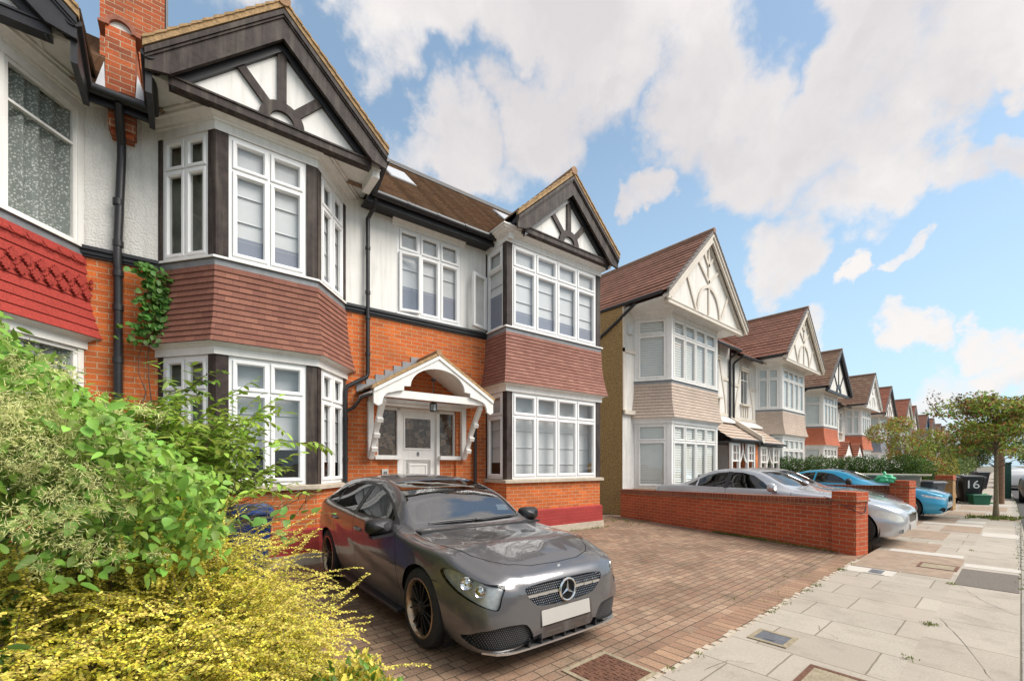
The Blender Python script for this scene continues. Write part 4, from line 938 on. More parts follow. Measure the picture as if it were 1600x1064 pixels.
def make_car(name, label, spec, loc, rz, paint, detail=True, group=None):
    Lc = spec['L']; tab = np.array(spec['tab'], float); xs = tab[:, 0]
    q = np.unique(np.concatenate([np.linspace(0, .12, 7), np.linspace(.12, .5, 9), np.linspace(.5, Lc - .3, int(Lc / .075)), np.linspace(Lc - .3, Lc, 8)]))
    cols = []
    for k in range(1, 10):
        ux = np.linspace(0, Lc, 900); uy = pchip(xs, tab[:, k], ux); ker = np.exp(-.5 * (np.arange(-40, 41) * (Lc / 899) / .055) ** 2); ker /= ker.sum()
        sm = np.convolve(np.pad(uy, 40, mode='edge'), ker, 'valid'); wt = np.clip((ux - .06) / .25, 0, 1) * np.clip((Lc - .06 - ux) / .25, 0, 1)
        cols.append(np.interp(q, ux, uy * (1 - wt) + sm * wt))
    rows = []
    for i, x in enumerate(q):
        yb, zb, ym, zm, yh, zh, yr, zr, zc = [c[i] for c in cols]
        sec = [(0, zb), (yb * .6, zb), (yb * .93, zb + .004), (yb + .004, zb + .045), ((yb + ym) / 2 + .012, (zb + zm) / 2), (ym, zm), ((ym + yh) / 2 + .008, (zm + zh) / 2), (yh, zh), ((yh * .45 + yr * .55), (zh * .42 + zr * .58)), (yr, zr), (yr * .80, zr + (zc - zr) * .47), (yr * .42, zr + (zc - zr) * .87), (0, zc)]
        c = crom(sec, 4)
        if spec.get('crease'): # pressed line falling along the doors
            f = spec['crease']
            for p in c:
                if p[0] > .6 and x > .9:
                    zl = f(x); dz = zl - p[1]
                    if dz > 0 and p[1] > zb + .05: p[0] -= .022 * min(1, dz / .03) * max(0, 1 - dz / .28) * min(1, (x - .9) / .4) * min(1, max(0, (Lc - .6 - x) / .3))
        if spec.get('ridge') and x < 1.3:      # pressed ridges along the bonnet
            for p in c:
                if p[1] > .5: p[1] += .011 * math.exp(-((p[0] - .34 - .16 * x) / .035) ** 2) * min(1, x / .25) * min(1, (1.3 - x) / .2)
        rows.append(c)
    bm = bmesh.new(); G = []
    for x, c in zip(q, rows):
        G.append([[bm.verts.new((x, s * y, z)) if not (abs(y) < 1e-6 and s < 0) else None for (y, z) in c] for s in (1, -1)])
    def gv(i, s, j):
        v = G[i][s][j]; return v if v is not None else G[i][0][j]
    J = len(rows[0])
    for i in range(len(q) - 1):
        for s in (0, 1):
            for j in range(J - 1):
                f = [gv(i, s, j), gv(i + 1, s, j), gv(i + 1, s, j + 1), gv(i, s, j + 1)]
                if s: f = f[::-1]
                try: bm.faces.new(f)
                except ValueError: pass
    for i in (0, len(q) - 1):
        for s in (0, 1):
            for j in range(1, J - 1):
                # zip the end cap towards the middle plane
                pass
        ringv = [gv(i, 0, j) for j in range(J)] + [gv(i, 1, j) for j in range(J - 2, 0, -1)]
        try: bm.faces.new(ringv)
        except ValueError: pass
    bmesh.ops.recalc_face_normals(bm, faces=bm.faces)
    bm.normal_update()
    ref = BVHTree.FromBMesh(bm)
    rf = [([v.co.copy() for v in f.verts], [v.normal.copy() for v in f.verts]) for f in bm.faces]
    bmesh.ops.triangulate(bm, faces=[f for f in bm.faces if len(f.verts) > 4])
    def cut(a, b, poly, sel):
        a, b = Vector(a), Vector(b); la, lb = a.length_squared, b.length_squared
        px = [p[0] for p in poly]; pz = [p[1] for p in poly]; mg = .06
        n = len(poly)
        for i in range(n):
            (x0, y0), (x1, y1) = poly[i], poly[(i + 1) % n]
            if math.hypot(x1 - x0, y1 - y0) < 1e-5: continue
            co = a * (x0 / la) + b * (y0 / lb); no = a * ((y1 - y0) / la ** .5) - b * ((x1 - x0) / lb ** .5) if False else a * (y1 - y0) - b * (x1 - x0)
            cx, cy = (x0 + x1) / 2, (y0 + y1) / 2; rr = math.hypot(x1 - x0, y1 - y0) / 2 + mg
            fs = []
            for f in bm.faces:
                c = f.calc_center_median()
                if not sel(c): continue
                u, w = c.dot(a), c.dot(b)
                if min(px) - mg < u < max(px) + mg and min(pz) - mg < w < max(pz) + mg and abs(u - cx) < rr + .05 and abs(w - cy) < rr + .05: fs.append(f)
            if not fs: continue
            geom = list({*fs, *[e for f in fs for e in f.edges], *[v for f in fs for v in f.verts]})
            bmesh.ops.bisect_plane(bm, geom=geom, plane_co=co, plane_no=no, dist=1e-5)
    mats = [paint]; names = ['body']; depth = [0]; extra = [None]
    def region(nm, mat, ax, poly, sel, d=0., both=True):
        if nm in names: idx = names.index(nm)
        else: mats.append(mat); names.append(nm); depth.append(d); idx = len(names) - 1
        a, b = ax
        sides = [(a, b, sel)]
        if both == 'mir': sides = [(a, b, lambda c: c.y > 0 and sel(c)), ((a[0], -a[1], a[2]), b, lambda c: c.y < 0 and sel(Vector((c.x, -c.y, c.z))))]
        for A, B, s_ in sides:
            cut(A, B, poly, s_); A, B = Vector(A), Vector(B)
            for f in bm.faces:
                c = f.calc_center_median()
                if f.material_index == 0 and s_(c) and inpoly((c.dot(A), c.dot(B)), poly): f.material_index = idx
    # wheel arches first
    wr = spec['wr']; ar = wr + .035
    for ax_ in spec['axles']:
        pl = [(ax_ + ar * math.cos(t), wr + ar * math.sin(t)) for t in [2 * math.pi * k / 30 for k in range(30)]]
        region('arch', gapm, SIDE, pl, lambda c: abs(c.y) > .52, 0)
    dl = [f for f in bm.faces if f.material_index == 1]; bmesh.ops.delete(bm, geom=dl, context='FACES')
    for r in spec['regions']: region(*r)
    bm.verts.index_update()
    t = thing(name, label, 'car', loc, rz, group)
    objs = {}
    for idx, nm in enumerate(names):
        if nm == 'arch': continue
        fs = [f for f in bm.faces if f.material_index == idx]
        if not fs: continue
        vm = {}; V = []; Fc = []
        for f in fs:
            ids = []
            for v in f.verts:
                key = v.index
                if key not in vm: vm[key] = len(V); V.append(v.co.copy())
                ids.append(vm[key])
            Fc.append(ids)
        NR = []
        for p in V:
            hp, hn, hi, hd = ref.find_nearest(p)
            wts = poly_3d_calc(rf[hi][0], hp) if len(rf[hi][0]) <= 4 else None
            if wts is None: NR.append(hn); continue
            nn = Vector()
            for w_, n_ in zip(wts, rf[hi][1]): nn += n_ * w_
            NR.append(nn.normalized())
        dep = depth[idx]
        if dep:
            from collections import Counter
            cnt = Counter()
            for f in Fc:
                for i in range(len(f)): cnt[tuple(sorted((f[i], f[(i + 1) % len(f)])))] += 1
            base = len(V); mapo = {}
            rim = [(f[i], f[(i + 1) % len(f)]) for f in Fc for i in range(len(f)) if cnt[tuple(sorted((f[i], f[(i + 1) % len(f)])))] == 1]
            old = [v.copy() for v in V]
            for i in range(base): V[i] = V[i] - NR[i] * dep
            for a, b in rim:
                for k in (a, b):
                    if k not in mapo: mapo[k] = len(V); V.append(old[k]); NR.append(NR[k])
                Fc.append([b, a, mapo[a], mapo[b]])
        if nm == 'headlight' and mats[idx] is lampglass:      # bright reflector shell behind the lens
            hm = M(); hm.v = [tuple(Vector((v.y, v.x - Lc / 2, v.z)) - Vector((n_.y, n_.x, n_.z)) * .028) for v, n_ in zip(V, NR)][:base if dep else len(V)]; hm.f = [f[::-1] for f in Fc if max(f) < len(hm.v)]
            objs['shell'] = hm.build('lamp_housing', P('lamp_housing_silver', (.44, .44, .435), .3, metal=.35, var=.25, scale=16), t, T=Matrix(), smooth=True)
        me = bpy.data.meshes.new(nm.split('#')[0]); me.from_pydata([(p.y, p.x - Lc / 2, p.z) for p in V], [], [f[::-1] for f in Fc])
        for p in me.polygons: p.use_smooth = True
        try: me.normals_split_custom_set_from_vertices([(n_.y, n_.x, n_.z) for n_ in NR])
        except Exception as ex: print('nrm', ex)
        me.uv_layers.new(name='UVMap')
        me.materials.append(mats[idx]); o = bpy.data.objects.new(nm.split('#')[0], me); COL.objects.link(o); o.parent = t; objs[nm] = o
    bm.free()
    TC = Matrix(((0, 1, 0, 0), (1, 0, 0, -Lc / 2), (0, 0, 1, 0), (0, 0, 0, 1)))    # table axes to car axes
    I = Matrix()
    # inside: dark tub, seats, dash, steering wheel
    zf = .32; x0, x1 = spec['cab']
    m = M(); m.box(x0 - .35, x1 + .1, -.66, .66, zf, spec['belt'] - .05); 
    m.build('dashboard', trim, t, T=TC)
    m = M()
    for xx in (x0 + .95, x0 + 1.75):
        for yy in (-.36, .36):
            m.prism([(xx, yy - .22, .6), (xx + .12, yy - .22, .6), (xx + .24, yy - .2, spec['belt'] + .12), (xx + .15, yy - .2, spec['belt'] + .12)], (0, .42, 0))
            m.box(xx + .19, xx + .27, yy - .12, yy + .12, spec['belt'] + .14, spec['belt'] + .30)
    m.build('seat', seatm, t, T=TC, bevel=.02)
    yy = .36 if spec.get('rhd_sign', 1) < 0 else -.36
    # wheel wells, underside
    m = M()
    for a_ in spec['axles']:
        for s in (-1, 1):
            pts = [(a_ + (ar + .03) * math.cos(k), wr + (ar + .03) * math.sin(k)) for k in [math.pi * q_ / 14 for q_ in range(-3, 18)]]
            for (xa, za), (xb, zb_) in zip(pts, pts[1:]):
                ya, yb_ = s * .50, s * (spec['wy'] - .04)
                m.face([(xa, ya, za), (xb, ya, zb_), (xb, yb_, zb_), (xa, yb_, za)])
            m.box(a_ - ar, a_ + ar, min(s * .48, s * .5), max(s * .48, s * .5), .15, wr + ar)
    m.build('wheel_arch', gapm, t, T=TC)
    # wheels
    for a_ in spec['axles']:
        for s in (-1, 1):
            wy = s * spec['wy']; w_ = spec.get('tw', .215); r = wr; rr = spec['rim']
            c = (wy, a_ - Lc / 2, r); m = M()
            k = s
            m.lathe([(rr - .01, -k * w_), (r - .02, -k * w_), (r, -k * (w_ - .03)), (r, -k * .03), (r - .012, -k * .008), (rr + .035, 0), (rr + .012, k * .004), (rr, -k * .004), (rr - .012, -k * .02)], c, 'x', 40, cap=False)
            wh = m.build('wheel', tyrem, t, smooth=True, T=I)
            m = M()
            m.lathe([(rr + .004, k * .003), (rr - .012, k * .005), (rr - .022, -k * .012), (rr - .03, -k * .06), (rr - .05, -k * .14)], c, 'x', 40, cap=False)
            m.build('rim_lip', spec.get('lip', satin), wh, smooth=True, T=I)
            m = M(); ns = spec.get('spokes', 10)
            for q_ in range(ns):
                an = 2 * math.pi * (q_ + .3) / ns; tw_ = spec.get('twist', 0) * (1 if q_ % 2 else -1)
                d0 = Vector((0, math.cos(an), math.sin(an))); d1 = Vector((0, math.cos(an + tw_), math.sin(an + tw_))); cc = Vector(c)
                sw = spec.get('sw', .02)
                p0 = cc + d0 * .04 + Vector((k * -.012, 0, 0)); p1 = cc + d1 * (rr - .012) + Vector((-k * .018, 0, 0))
                n0 = (p1 - p0).cross(Vector((1, 0, 0))).normalized()
                q0 = [p0 + n0 * sw * .6, p1 + n0 * sw, p1 - n0 * sw, p0 - n0 * sw * .6]
                m.prism(q0, (-k * .035, 0, 0))
            m.lathe([(.0, k * .0), (.035, -k * .002), (.045, -k * .012), (.06, -k * .02), (.065, -k * .06)], c, 'x', 20, cap=False)
            m.build('rim', spec.get('rimmat', satin), wh, T=I, bevel=.003)
            m = M(); m.lathe([(rr - .02, -k * .10), (.02, -k * .10)], c, 'x', 24, cap=False); m.lathe([(rr * .72, -k * .075), (.04, -k * .072)], c, 'x', 24, cap=False); m.build('brake_disc', P('brake_iron', (.06, .055, .05), .5, metal=.6), wh, T=I)
    return t, TC, ref
def hit(ref, y, z, x0=-1, d=(1, 0, 0)):
    r = ref.ray_cast(Vector((x0, y, z)), Vector(d)); return r[0].x if r[0] is not None else .05
HATCH_TAB = [
    (0.00, .46, .22, .52, .40, .48, .55, .36, .605, .62), (0.03, .60, .19, .66, .41, .60, .595, .44, .655, .672), (0.09, .72, .165, .765, .42, .70, .645, .53, .70, .715),
    (0.20, .785, .155, .825, .44, .765, .69, .60, .745, .765), (0.36, .80, .155, .845, .46, .80, .735, .64, .79, .815), (0.60, .80, .16, .878, .50, .83, .80, .67, .845, .875),
    (0.90, .80, .16, .888, .56, .86, .845, .72, .878, .902), (1.12, .80, .16, .888, .58, .868, .865, .72, .902, .926), (1.26, .80, .16, .888, .59, .868, .88, .71, .918, .945), (1.40, .80, .16, .888, .60, .866, .895, .685, 1.00, 1.045),
    (1.65, .80, .16, .888, .61, .862, .928, .648, 1.175, 1.25), (2.05, .80, .16, .888, .62, .862, .945, .605, 1.30, 1.36), (2.40, .80, .16, .888, .62, .862, .96, .575, 1.365, 1.415),
    (2.90, .80, .16, .888, .63, .86, .985, .565, 1.375, 1.43), (3.40, .80, .165, .89, .65, .855, 1.01, .555, 1.345, 1.41), (3.75, .79, .175, .89, .67, .845, 1.03, .54, 1.30, 1.37),
    (4.00, .76, .20, .87, .67, .815, 1.03, .50, 1.21, 1.28), (4.15, .72, .23, .84, .66, .78, 1.0, .46, 1.08, 1.12), (4.28, .60, .28, .73, .63, .68, .92, .42, .96, .975), (4.34, .45, .36, .55, .58, .52, .76, .34, .80, .81)]
HATCH = dict(ridge=1, L=4.34, tab=HATCH_TAB, axles=(.90, 3.60), wr=.325, rim=.242, wy=.872, cab=(1.5, 3.9), belt=.95, spokes=14, sw=.0075, twist=.06,
    crease=lambda x: .40 + .50 * ((x - .9) / 2.7) ** 1.6,
    rimmat=P('black_alloy', (.02, .02, .02), .3, metal=.5), lip=P('bronze_rim_edge', (.45, .33, .22), .25, metal=.8), regions=[
    ('windscreen', screenglass, TOP, [(1.27, 0), (1.28, .25), (1.31, .45), (1.36, .60), (1.41, .635), (1.65, .58), (1.95, .53), (2.17, .49), (2.14, .25), (2.12, 0), (2.14, -.25), (2.17, -.49), (1.95, -.53), (1.65, -.58), (1.41, -.635), (1.36, -.60), (1.31, -.45), (1.28, -.25)], lambda c: c.z > .80 and c.x < 2.3, .006),
    ('side_window', carglass, SIDE, [(1.56, 0.9731), (1.80, 1.1), (2.06, 1.197), (2.30, 1.251), (2.50, 1.271), (2.50, 0.978)], lambda c: abs(c.y) > .45 and c.z > .8, .006),
    ('side_window#b', carglass, SIDE, [(2.58, 0.983), (2.58, 1.274), (2.9, 1.281), (3.2, 1.257), (3.42, 1.212), (3.32, 1.012)], lambda c: abs(c.y) > .45 and c.z > .8, .006),
    ('side_window#c', carglass, SIDE, [(3.36, 1.022), (3.455, 1.203), (3.62, 1.145), (3.74, 1.061)], lambda c: abs(c.y) > .45 and c.z > .8, .006),
    ('window_trim', trim, SIDE, [(1.46, 0.9389), (1.56, 0.9976), (1.80, 1.125), (2.06, 1.223), (2.32, 1.279), (2.6, 1.299), (2.9, 1.303), (3.2, 1.281), (3.46, 1.227), (3.66, 1.154), (3.80, 1.046), (3.3, 0.9927), (2.5, 0.9585)], lambda c: abs(c.y) > .45 and c.z > .8, .003),
    ('headlight', lampglass, ((1, 1, 0), (0, 0, 1)), smooth_poly([(.66, .49), (.63, .57), (.61, .645), (.80, .665), (1.05, .705), (1.26, .725), (1.36, .70), (1.31, .645), (1.14, .575), (.92, .53), (.76, .50)], 3), lambda c: c.y > .25 and c.x < .95, .003, 'mir'),
    ('grille', gapm, FRONT, smooth_poly([(-.40, .615), (-.2, .632), (0, .636), (.2, .632), (.40, .615), (.385, .55), (.30, .475), (.15, .455), (0, .45), (-.15, .455), (-.30, .475), (-.385, .55)], 3), lambda c: c.x < .35, .03),
    ('side_intake', gapm, FRONT, smooth_poly([(.34, .235), (.56, .205), (.72, .215), (.765, .28), (.72, .345), (.56, .375), (.40, .355)], 3), lambda c: c.x < .7 and c.y > 0, .035, 'mir'),
    ('lower_intake', gapm, FRONT, [(-.50, .172), (-.36, .25), (-.2, .27), (.2, .27), (.36, .25), (.50, .172)], lambda c: c.x < .4, .03),
    ] + [('panel_gaps', gapm, SIDE, p, lambda c: abs(c.y) > .5 and c.z < 1.0, .004) for p in thick_line([(1.42, 0.9211), (1.36, 0.75), (1.34, 0.45), (1.36, 0.27)], .007) + thick_line([(2.54, 0.972), (2.56, 0.6), (2.54, 0.27)], .007) + thick_line([(3.42, 1.004), (3.40, 0.84), (3.26, 0.66), (3.14, 0.45), (3.0, 0.3), (2.92, 0.27)], .007) + thick_line([(.60, 0.605), (.78, 0.6)], .006)]
    + [('panel_gaps', gapm, TOP, p, lambda c: c.z > .6 and c.x < 1.4, .004) for s in (1, -1) for p in thick_line([(.12, 0), (.135, s * .25), (.19, s * .42), (.29, s * .53), (.42, s * .605), (.66, s * .66), (.95, s * .69), (1.22, s * .69)], .008)])
grey_paint = PAINT('grey_metallic_paint', (.125, .120, .123))
CAR_Y = 2.27 + 2.17
for k_, r_ in enumerate(HATCH_TAB):
    r_ = list(r_); w_ = .925
    for q_ in (1, 3, 5, 7): r_[q_] *= w_
    if r_[0] > .6:
        for q_ in (6, 8, 9): r_[q_] = .60 + (r_[q_] - .60) * (.90 + .05 * min(1, max(0, (r_[0] - 1.35) / .35))) if r_[q_] > .6 else r_[q_]
    HATCH_TAB[k_] = tuple(r_)
HATCH['wy'] = .872 * .925
hatch, TC, ref = make_car('parked_car', 'dark grey hatchback parked on the brick drive in front of the white door', HATCH, (2.565, CAR_Y, 0), R(-2.3), grey_paint)
def hatch_details():
    t = hatch; I = None
    def b(m, name, mat, parent=None, **k): return m.build(name, mat, parent or t, T=TC, **k)
    # headlight insides
    for s in (1, -1):
        for x, y, z, r in ((0, .738, .648, .044), (0, .697, .606, .038)):
            m = M(); d = Vector((-.74, .66 * s, .08)).normalized(); base = Vector((hit(ref, y, z) + .024, y * s, z))
            a = d.cross(Vector((0, 0, 1))).normalized(); bb = a.cross(d)
            Ls = [[base + d * h + (a * math.cos(k) + bb * math.sin(k)) * q for k in [2 * math.pi * w / 20 for w in range(20)]] for q, h in ((r * 1.1, .006), (r, .012), (r * .8, .002), (r * .4, -.004), (.016, -.004), (.015, .010), (.001, .013))]
            m.loops(Ls); b(m, 'reflector', chrome, smooth=True)
        m = M(); m.tube([(.20, .50 * s, .525), (.26, .56 * s, .525), (.31, .61 * s, .535)], .009, 6); b(m, 'light_strip', P('amber_strip', (.45, .36, .10), .3, var=.2))
    # grille: pins, blade, ring and star
    m = M(); poly = HATCH['regions'][6][3]
    for i in range(-22, 23):
        for j in range(0, 11):
            y = i * .0185 + (.00925 if j % 2 else 0); z = .452 + j * .0178
            if not inpoly((y, z), poly) or abs(z - .548) < .015 or math.hypot(y, z - .545) < .085: continue
            x = hit(ref, y, z) + .006; r = .0056
            m.loops([[(x - .004, y, z)] * 4, [(x, y + r, z), (x, y, z + r), (x, y - r, z), (x, y, z - r)]][::-1])
    b(m, 'grille_pins', chrome)
    m = M()
    for s in (1, -1):
        for y0, y1 in ((.085, .2), (.2, .3), (.3, .388)):
            m.prism([(hit(ref, y0, .548) - .004, s * y0, .538), (hit(ref, y1, .548) + .002, s * y1, .540), (hit(ref, y1, .548) + .002, s * y1, .558), (hit(ref, y0, .548) - .004, s * y0, .56)], (.02, 0, 0))
    b(m, 'grille_blade', satin)
    x0 = hit(ref, 0, .545) - .012; m = M(); Ls = []
    for k in range(32):
        a = 2 * math.pi * k / 32; ca, sa = math.cos(a), math.sin(a)
        Ls.append([(x0 + .010 * math.cos(p), ca * (.082 + .0095 * math.sin(p)), .545 + sa * (.082 + .0095 * math.sin(p))) for p in [2 * math.pi * w / 8 for w in range(8)]])
    Ls.append(Ls[0]); m.loops(Ls)
    for k in range(3):
        a = R(90 + 120 * k); d = Vector((0, math.cos(a), math.sin(a))); n_ = Vector((0, -math.sin(a), math.cos(a)))
        o = Vector((x0, 0, .545)); tip = o + d * .078; bl, br = o + n_ * .015, o - n_ * .015; up = Vector((-.012, 0, 0))
        m.face([bl, tip, o + up]); m.face([tip, br, o + up]); m.face([br, bl, o + up])
    em = b(m, 'emblem', chrome, smooth=False)
    m = M(); m.lathe([(.07, .008), (.0, .008)], (x0, 0, .545), 'x', 24); b(m, 'emblem_back', gapm, em)
    xb = .11; m = M(); m.lathe([(.0, .018), (.016, .016), (.02, .006), (.02, -.01)], (.095, 0, .705), 'z', 18); b(m, 'bonnet_badge', chrome, smooth=True)
    # number plate and its holder
    xp = hit(ref, 0, .36) - .012
    m = M(); m.prism([(xp, -.26, .315), (xp, .26, .315), (xp + .012, .26, .428), (xp + .012, -.26, .428)], (.012, 0, 0)); b(m, 'number_plate', plate_m, bevel=.002)
    m = M(); m.box(xp + .012, xp + .09, -.27, .27, .30, .43); b(m, 'plate_holder', trim)
    # mesh and fins in the intakes, splitter
    for s in (1, -1):
        m = M()
        for i in range(28):
            for j in range(11):
                y = .34 + i * .0150 + (.0075 if j % 2 else 0); z = .215 + j * .0145
                if inpoly((y, z), HATCH['regions'][7][3]):
                    x = hit(ref, y, z) + .026; r = .0076
                    m.face([(x, s * (y + r), z), (x, s * y, z + r), (x, s * (y - r), z), (x, s * y, z - r)])
        b(m, 'intake_mesh', P('mesh_grey', (.05, .05, .052), .4))
    m = M()
    for y in (-.36, -.24, -.12, 0, .12, .24, .36): m.box(hit(ref, y, .21) + .008, hit(ref, y, .21) + .05, y - .008, y + .008, .175, .245)
    b(m, 'intake_fins', trim)
    m = M(); pts = [(y, hit(ref, y, .185)) for y in np.linspace(-.70, .70, 21)]
    A = [(x - .022, y, .158 + .02 * (abs(y) / .7) ** 3) for y, x in pts]; Bq = [(x + .06, y, .158 + .02 * (abs(y) / .7) ** 3) for y, x in pts]
    up = [(x - .022, y, .172 + .02 * (abs(y) / .7) ** 3) for y, x in pts]; upb = [(x + .06, y, .172 + .02 * (abs(y) / .7) ** 3) for y, x in pts]
    m.loops([Bq, A, up, upb], closed=False); b(m, 'front_splitter', satin)
    # side skirt, mirrors, handles, wipers
    m = M()
    for s in (1, -1): m.prism([(1.30, s * .80, .165), (3.18, s * .80, .165), (3.18, s * .865, .185), (3.15, s * .875, .215), (1.33, s * .875, .215), (1.30, s * .865, .185)][::1], (0, 0, .0001)) if False else m.box(1.32, 3.18, min(s * .72, s * .82), max(s * .72, s * .82), .165, .20)
    b(m, 'side_skirt', trim, bevel=.008)
    for s in (1, -1):
        m = M(); cx, cy, cz = 1.50, s * .90, .925
        prof = [(.0, .0), (.02, .55), (.05, .85), (.10, 1.0), (.155, .96), (.17, .9)]
        Ls = []
        for dx, sc in prof:
            Ls.append([(cx - .08 + dx + .015 * math.cos(k), cy + .135 * sc * math.copysign(abs(math.cos(k)) ** .6, math.cos(k)), cz + .075 * sc * math.copysign(abs(math.sin(k)) ** .6, math.sin(k)) + .008) for k in [2 * math.pi * w / 20 for w in range(20)]])
        m.loops(Ls, True, True, True)
        mr = b(m, 'door_mirror', black, smooth=True)
        m = M(); m.prism([(1.42, s * .76, .875), (1.60, s * .76, .88), (1.54, s * 1.0, .86), (1.44, s * 1.0, .855)], (0, 0, -.022)); b(m, 'mirror_base', black, mr)
        for xx in (2.40, 3.26):
            zz = .80 + (.05 if xx > 3 else 0)
            m = M(); yy = .882 * .925
            m.tube([(xx - .10, s * (yy - .03), zz), (xx - .09, s * (yy + .008), zz), (xx + .0, s * (yy + .02), zz + .005), (xx + .09, s * (yy + .008), zz + .01), (xx + .10, s * (yy - .03), zz + .01)], [.012, .016, .017, .016, .012], 8); b(m, 'door_handle', grey_paint, smooth=True)
    for y0, y1 in ((-.5, .10), (.02, .60)):
        m = M(); pts = []
        for q in range(6):
            y = y0 + (y1 - y0) * q / 5; x = 1.30 + .06 * abs(y) + .02 * q / 5
            r = ref.ray_cast(Vector((x, y, 3)), Vector((0, 0, -1))); pts.append((x, y, r[0].z + .012))
        m.tube(pts, .010, 6); b(m, 'wiper', trim)
    # steering wheel and tax card
    m = M(); c = Vector((1.95, -.36, .98)); Ls = []
    for k in range(24):
        a = 2 * math.pi * k / 24; d = Vector((.35 * math.sin(a), math.cos(a), .93 * math.sin(a))) * .18
        Ls.append([c + d * (1 + .08 * math.cos(p)) + Vector((.93, 0, -.35)) * .015 * math.sin(p) for p in [2 * math.pi * w / 6 for w in range(6)]])
    Ls.append(Ls[0]); m.loops(Ls); b(m, 'steering_wheel', trim, smooth=True)
    m = M(); m.prism([(.62 + .9, .45, 1.0), (.66 + .9, .45, 1.06), (.66 + .9, .60, 1.05), (.62 + .9, .60, .99)], (.004, 0, 0)); b(m, 'windscreen_card', P('white_card', (.8, .8, .8), .6))
hatch_details()
# saloon in the next drive
SALOON = dict(L=5.0, axles=(.70, 3.90), wr=.325, rim=.215, wy=.90, cab=(1.9, 4.0), belt=.95, spokes=7, sw=.03, tab=[
    (0.00, .40, .36, .50, .46, .46, .56, .36, .61, .62), (0.04, .56, .28, .64, .46, .58, .62, .44, .67, .68), (.12, .70, .22, .78, .47, .70, .67, .52, .72, .735), (.26, .78, .19, .86, .48, .78, .73, .62, .775, .79),
    (.5, .82, .18, .90, .50, .84, .79, .68, .835, .855), (.95, .83, .17, .915, .54, .87, .86, .72, .91, .93), (1.5, .83, .17, .918, .57, .88, .90, .74, .955, .98), (1.72, .83, .17, .918, .58, .88, .915, .73, .99, 1.03),
    (2.05, .83, .17, .918, .59, .88, .93, .68, 1.15, 1.20), (2.4, .83, .17, .918, .6, .88, .94, .62, 1.32, 1.365), (2.8, .83, .17, .918, .6, .88, .95, .60, 1.39, 1.43), (3.3, .83, .17, .918, .62, .875, .96, .59, 1.375, 1.42),
    (3.7, .83, .17, .918, .63, .87, .97, .61, 1.26, 1.315), (4.1, .82, .18, .91, .64, .86, .98, .66, 1.08, 1.11), (4.4, .80, .2, .90, .64, .85, .98, .68, 1.02, 1.035), (4.8, .74, .24, .85, .62, .80, .94, .64, .985, .995), (4.96, .58, .3, .70, .58, .66, .84, .52, .88, .89), (5.0, .45, .4, .55, .56, .5, .72, .4, .76, .77)],
    regions=[
    ('windscreen', screenglass, TOP, [(1.74, 0), (1.78, .4), (1.90, .66), (2.0, .67), (2.42, .56), (2.38, .3), (2.36, 0), (2.38, -.3), (2.42, -.56), (2.0, -.67), (1.90, -.66), (1.78, -.4)], lambda c: c.z > .9 and c.x < 2.7, .006),
    ('rear_window', carglass, TOP, [(3.52, 0), (3.50, .5), (4.02, .60), (4.10, 0), (4.02, -.60), (3.50, -.5)], lambda c: c.z > .9 and c.x > 3.2, .006),
    ('side_window', carglass, SIDE, [(2.10, .985), (2.30, 1.14), (2.5, 1.265), (2.75, 1.325), (2.98, 1.335), (3.0, .99)], lambda c: abs(c.y) > .45 and c.z > .8, .006),
    ('side_window#b', carglass, SIDE, [(3.10, .99), (3.08, 1.335), (3.3, 1.32), (3.55, 1.26), (3.74, 1.16), (3.72, 1.0)], lambda c: abs(c.y) > .45 and c.z > .8, .006),
    ('side_window#c', carglass, SIDE, [(3.77, 1.0), (3.78, 1.15), (3.92, 1.06), (3.98, 1.01)], lambda c: abs(c.y) > .45 and c.z > .8, .006),
    ('door_pillar', trim, SIDE, [(3.0, .975), (2.98, 1.345), (3.08, 1.345), (3.10, .975)], lambda c: abs(c.y) > .45 and c.z > .9, .004),
    ('headlight', P('headlight_pearl', (.55, .54, .48), .12, var=.12, scale=12, coat=1), ((1, 1, 0), (0, 0, 1)), smooth_poly([(.62, .50), (.66, .58), (.95, .66), (1.30, .70), (1.38, .66), (1.28, .57), (1.0, .52), (.78, .485)], 4), lambda c: c.y > .3 and c.x < .95, .003, 'mir'),
    ('grille', gapm, FRONT, [(-.34, .60), (.34, .60), (.27, .46), (-.27, .46)], lambda c: c.x < .3, .02),
    ('fog_lamp', P('fog_grey', (.2, .2, .2), .1), FRONT, smooth_poly([(.55, .28), (.66, .28), (.68, .32), (.64, .35), (.56, .34)], 3), lambda c: c.x < .6 and c.y > 0, .01, 'mir'),
    ] + [('panel_gaps', gapm, SIDE, p, lambda c: abs(c.y) > .5 and c.z < 1.0, .004) for p in thick_line([(1.72, .94), (1.66, .3)], .008) + thick_line([(3.04, .98), (3.06, .26)], .008) + thick_line([(.5, .60), (.74, .62)], .006)]
    + [('panel_gaps', gapm, TOP, p, lambda c: c.z > .55 and c.x < 1.8, .004) for s in (1, -1) for p in thick_line([(.14, s * .3), (.3, s * .62), (.9, s * .76), (1.68, s * .78)], .008)])
silver = PAINT('silver_paint', (.46, .47, .49), .45)
saloon, TS, refS = make_car('parked_car', 'silver saloon with its nose out past the long red brick wall', SALOON, (10.95, 1.30 + 2.5, 0), R(-1.5), silver)
m = M()
for i in range(9):
    y = -.28 + i * .07; x = hit(refS, y, .53) + .004
    m.box(x, x + .02, y - .012, y + .012, .465, .595)
m.box(hit(refS, 0, .6) - .0, hit(refS, 0, .6) + .02, -.33, .33, .592, .606); m.build('grille_bars', chrome, saloon, T=TS)
m = M(); xp = hit(refS, 0, .36) - .012; m.box(xp, xp + .012, -.26, .26, .31, .42); m.build('number_plate', plate_m, saloon, T=TS)
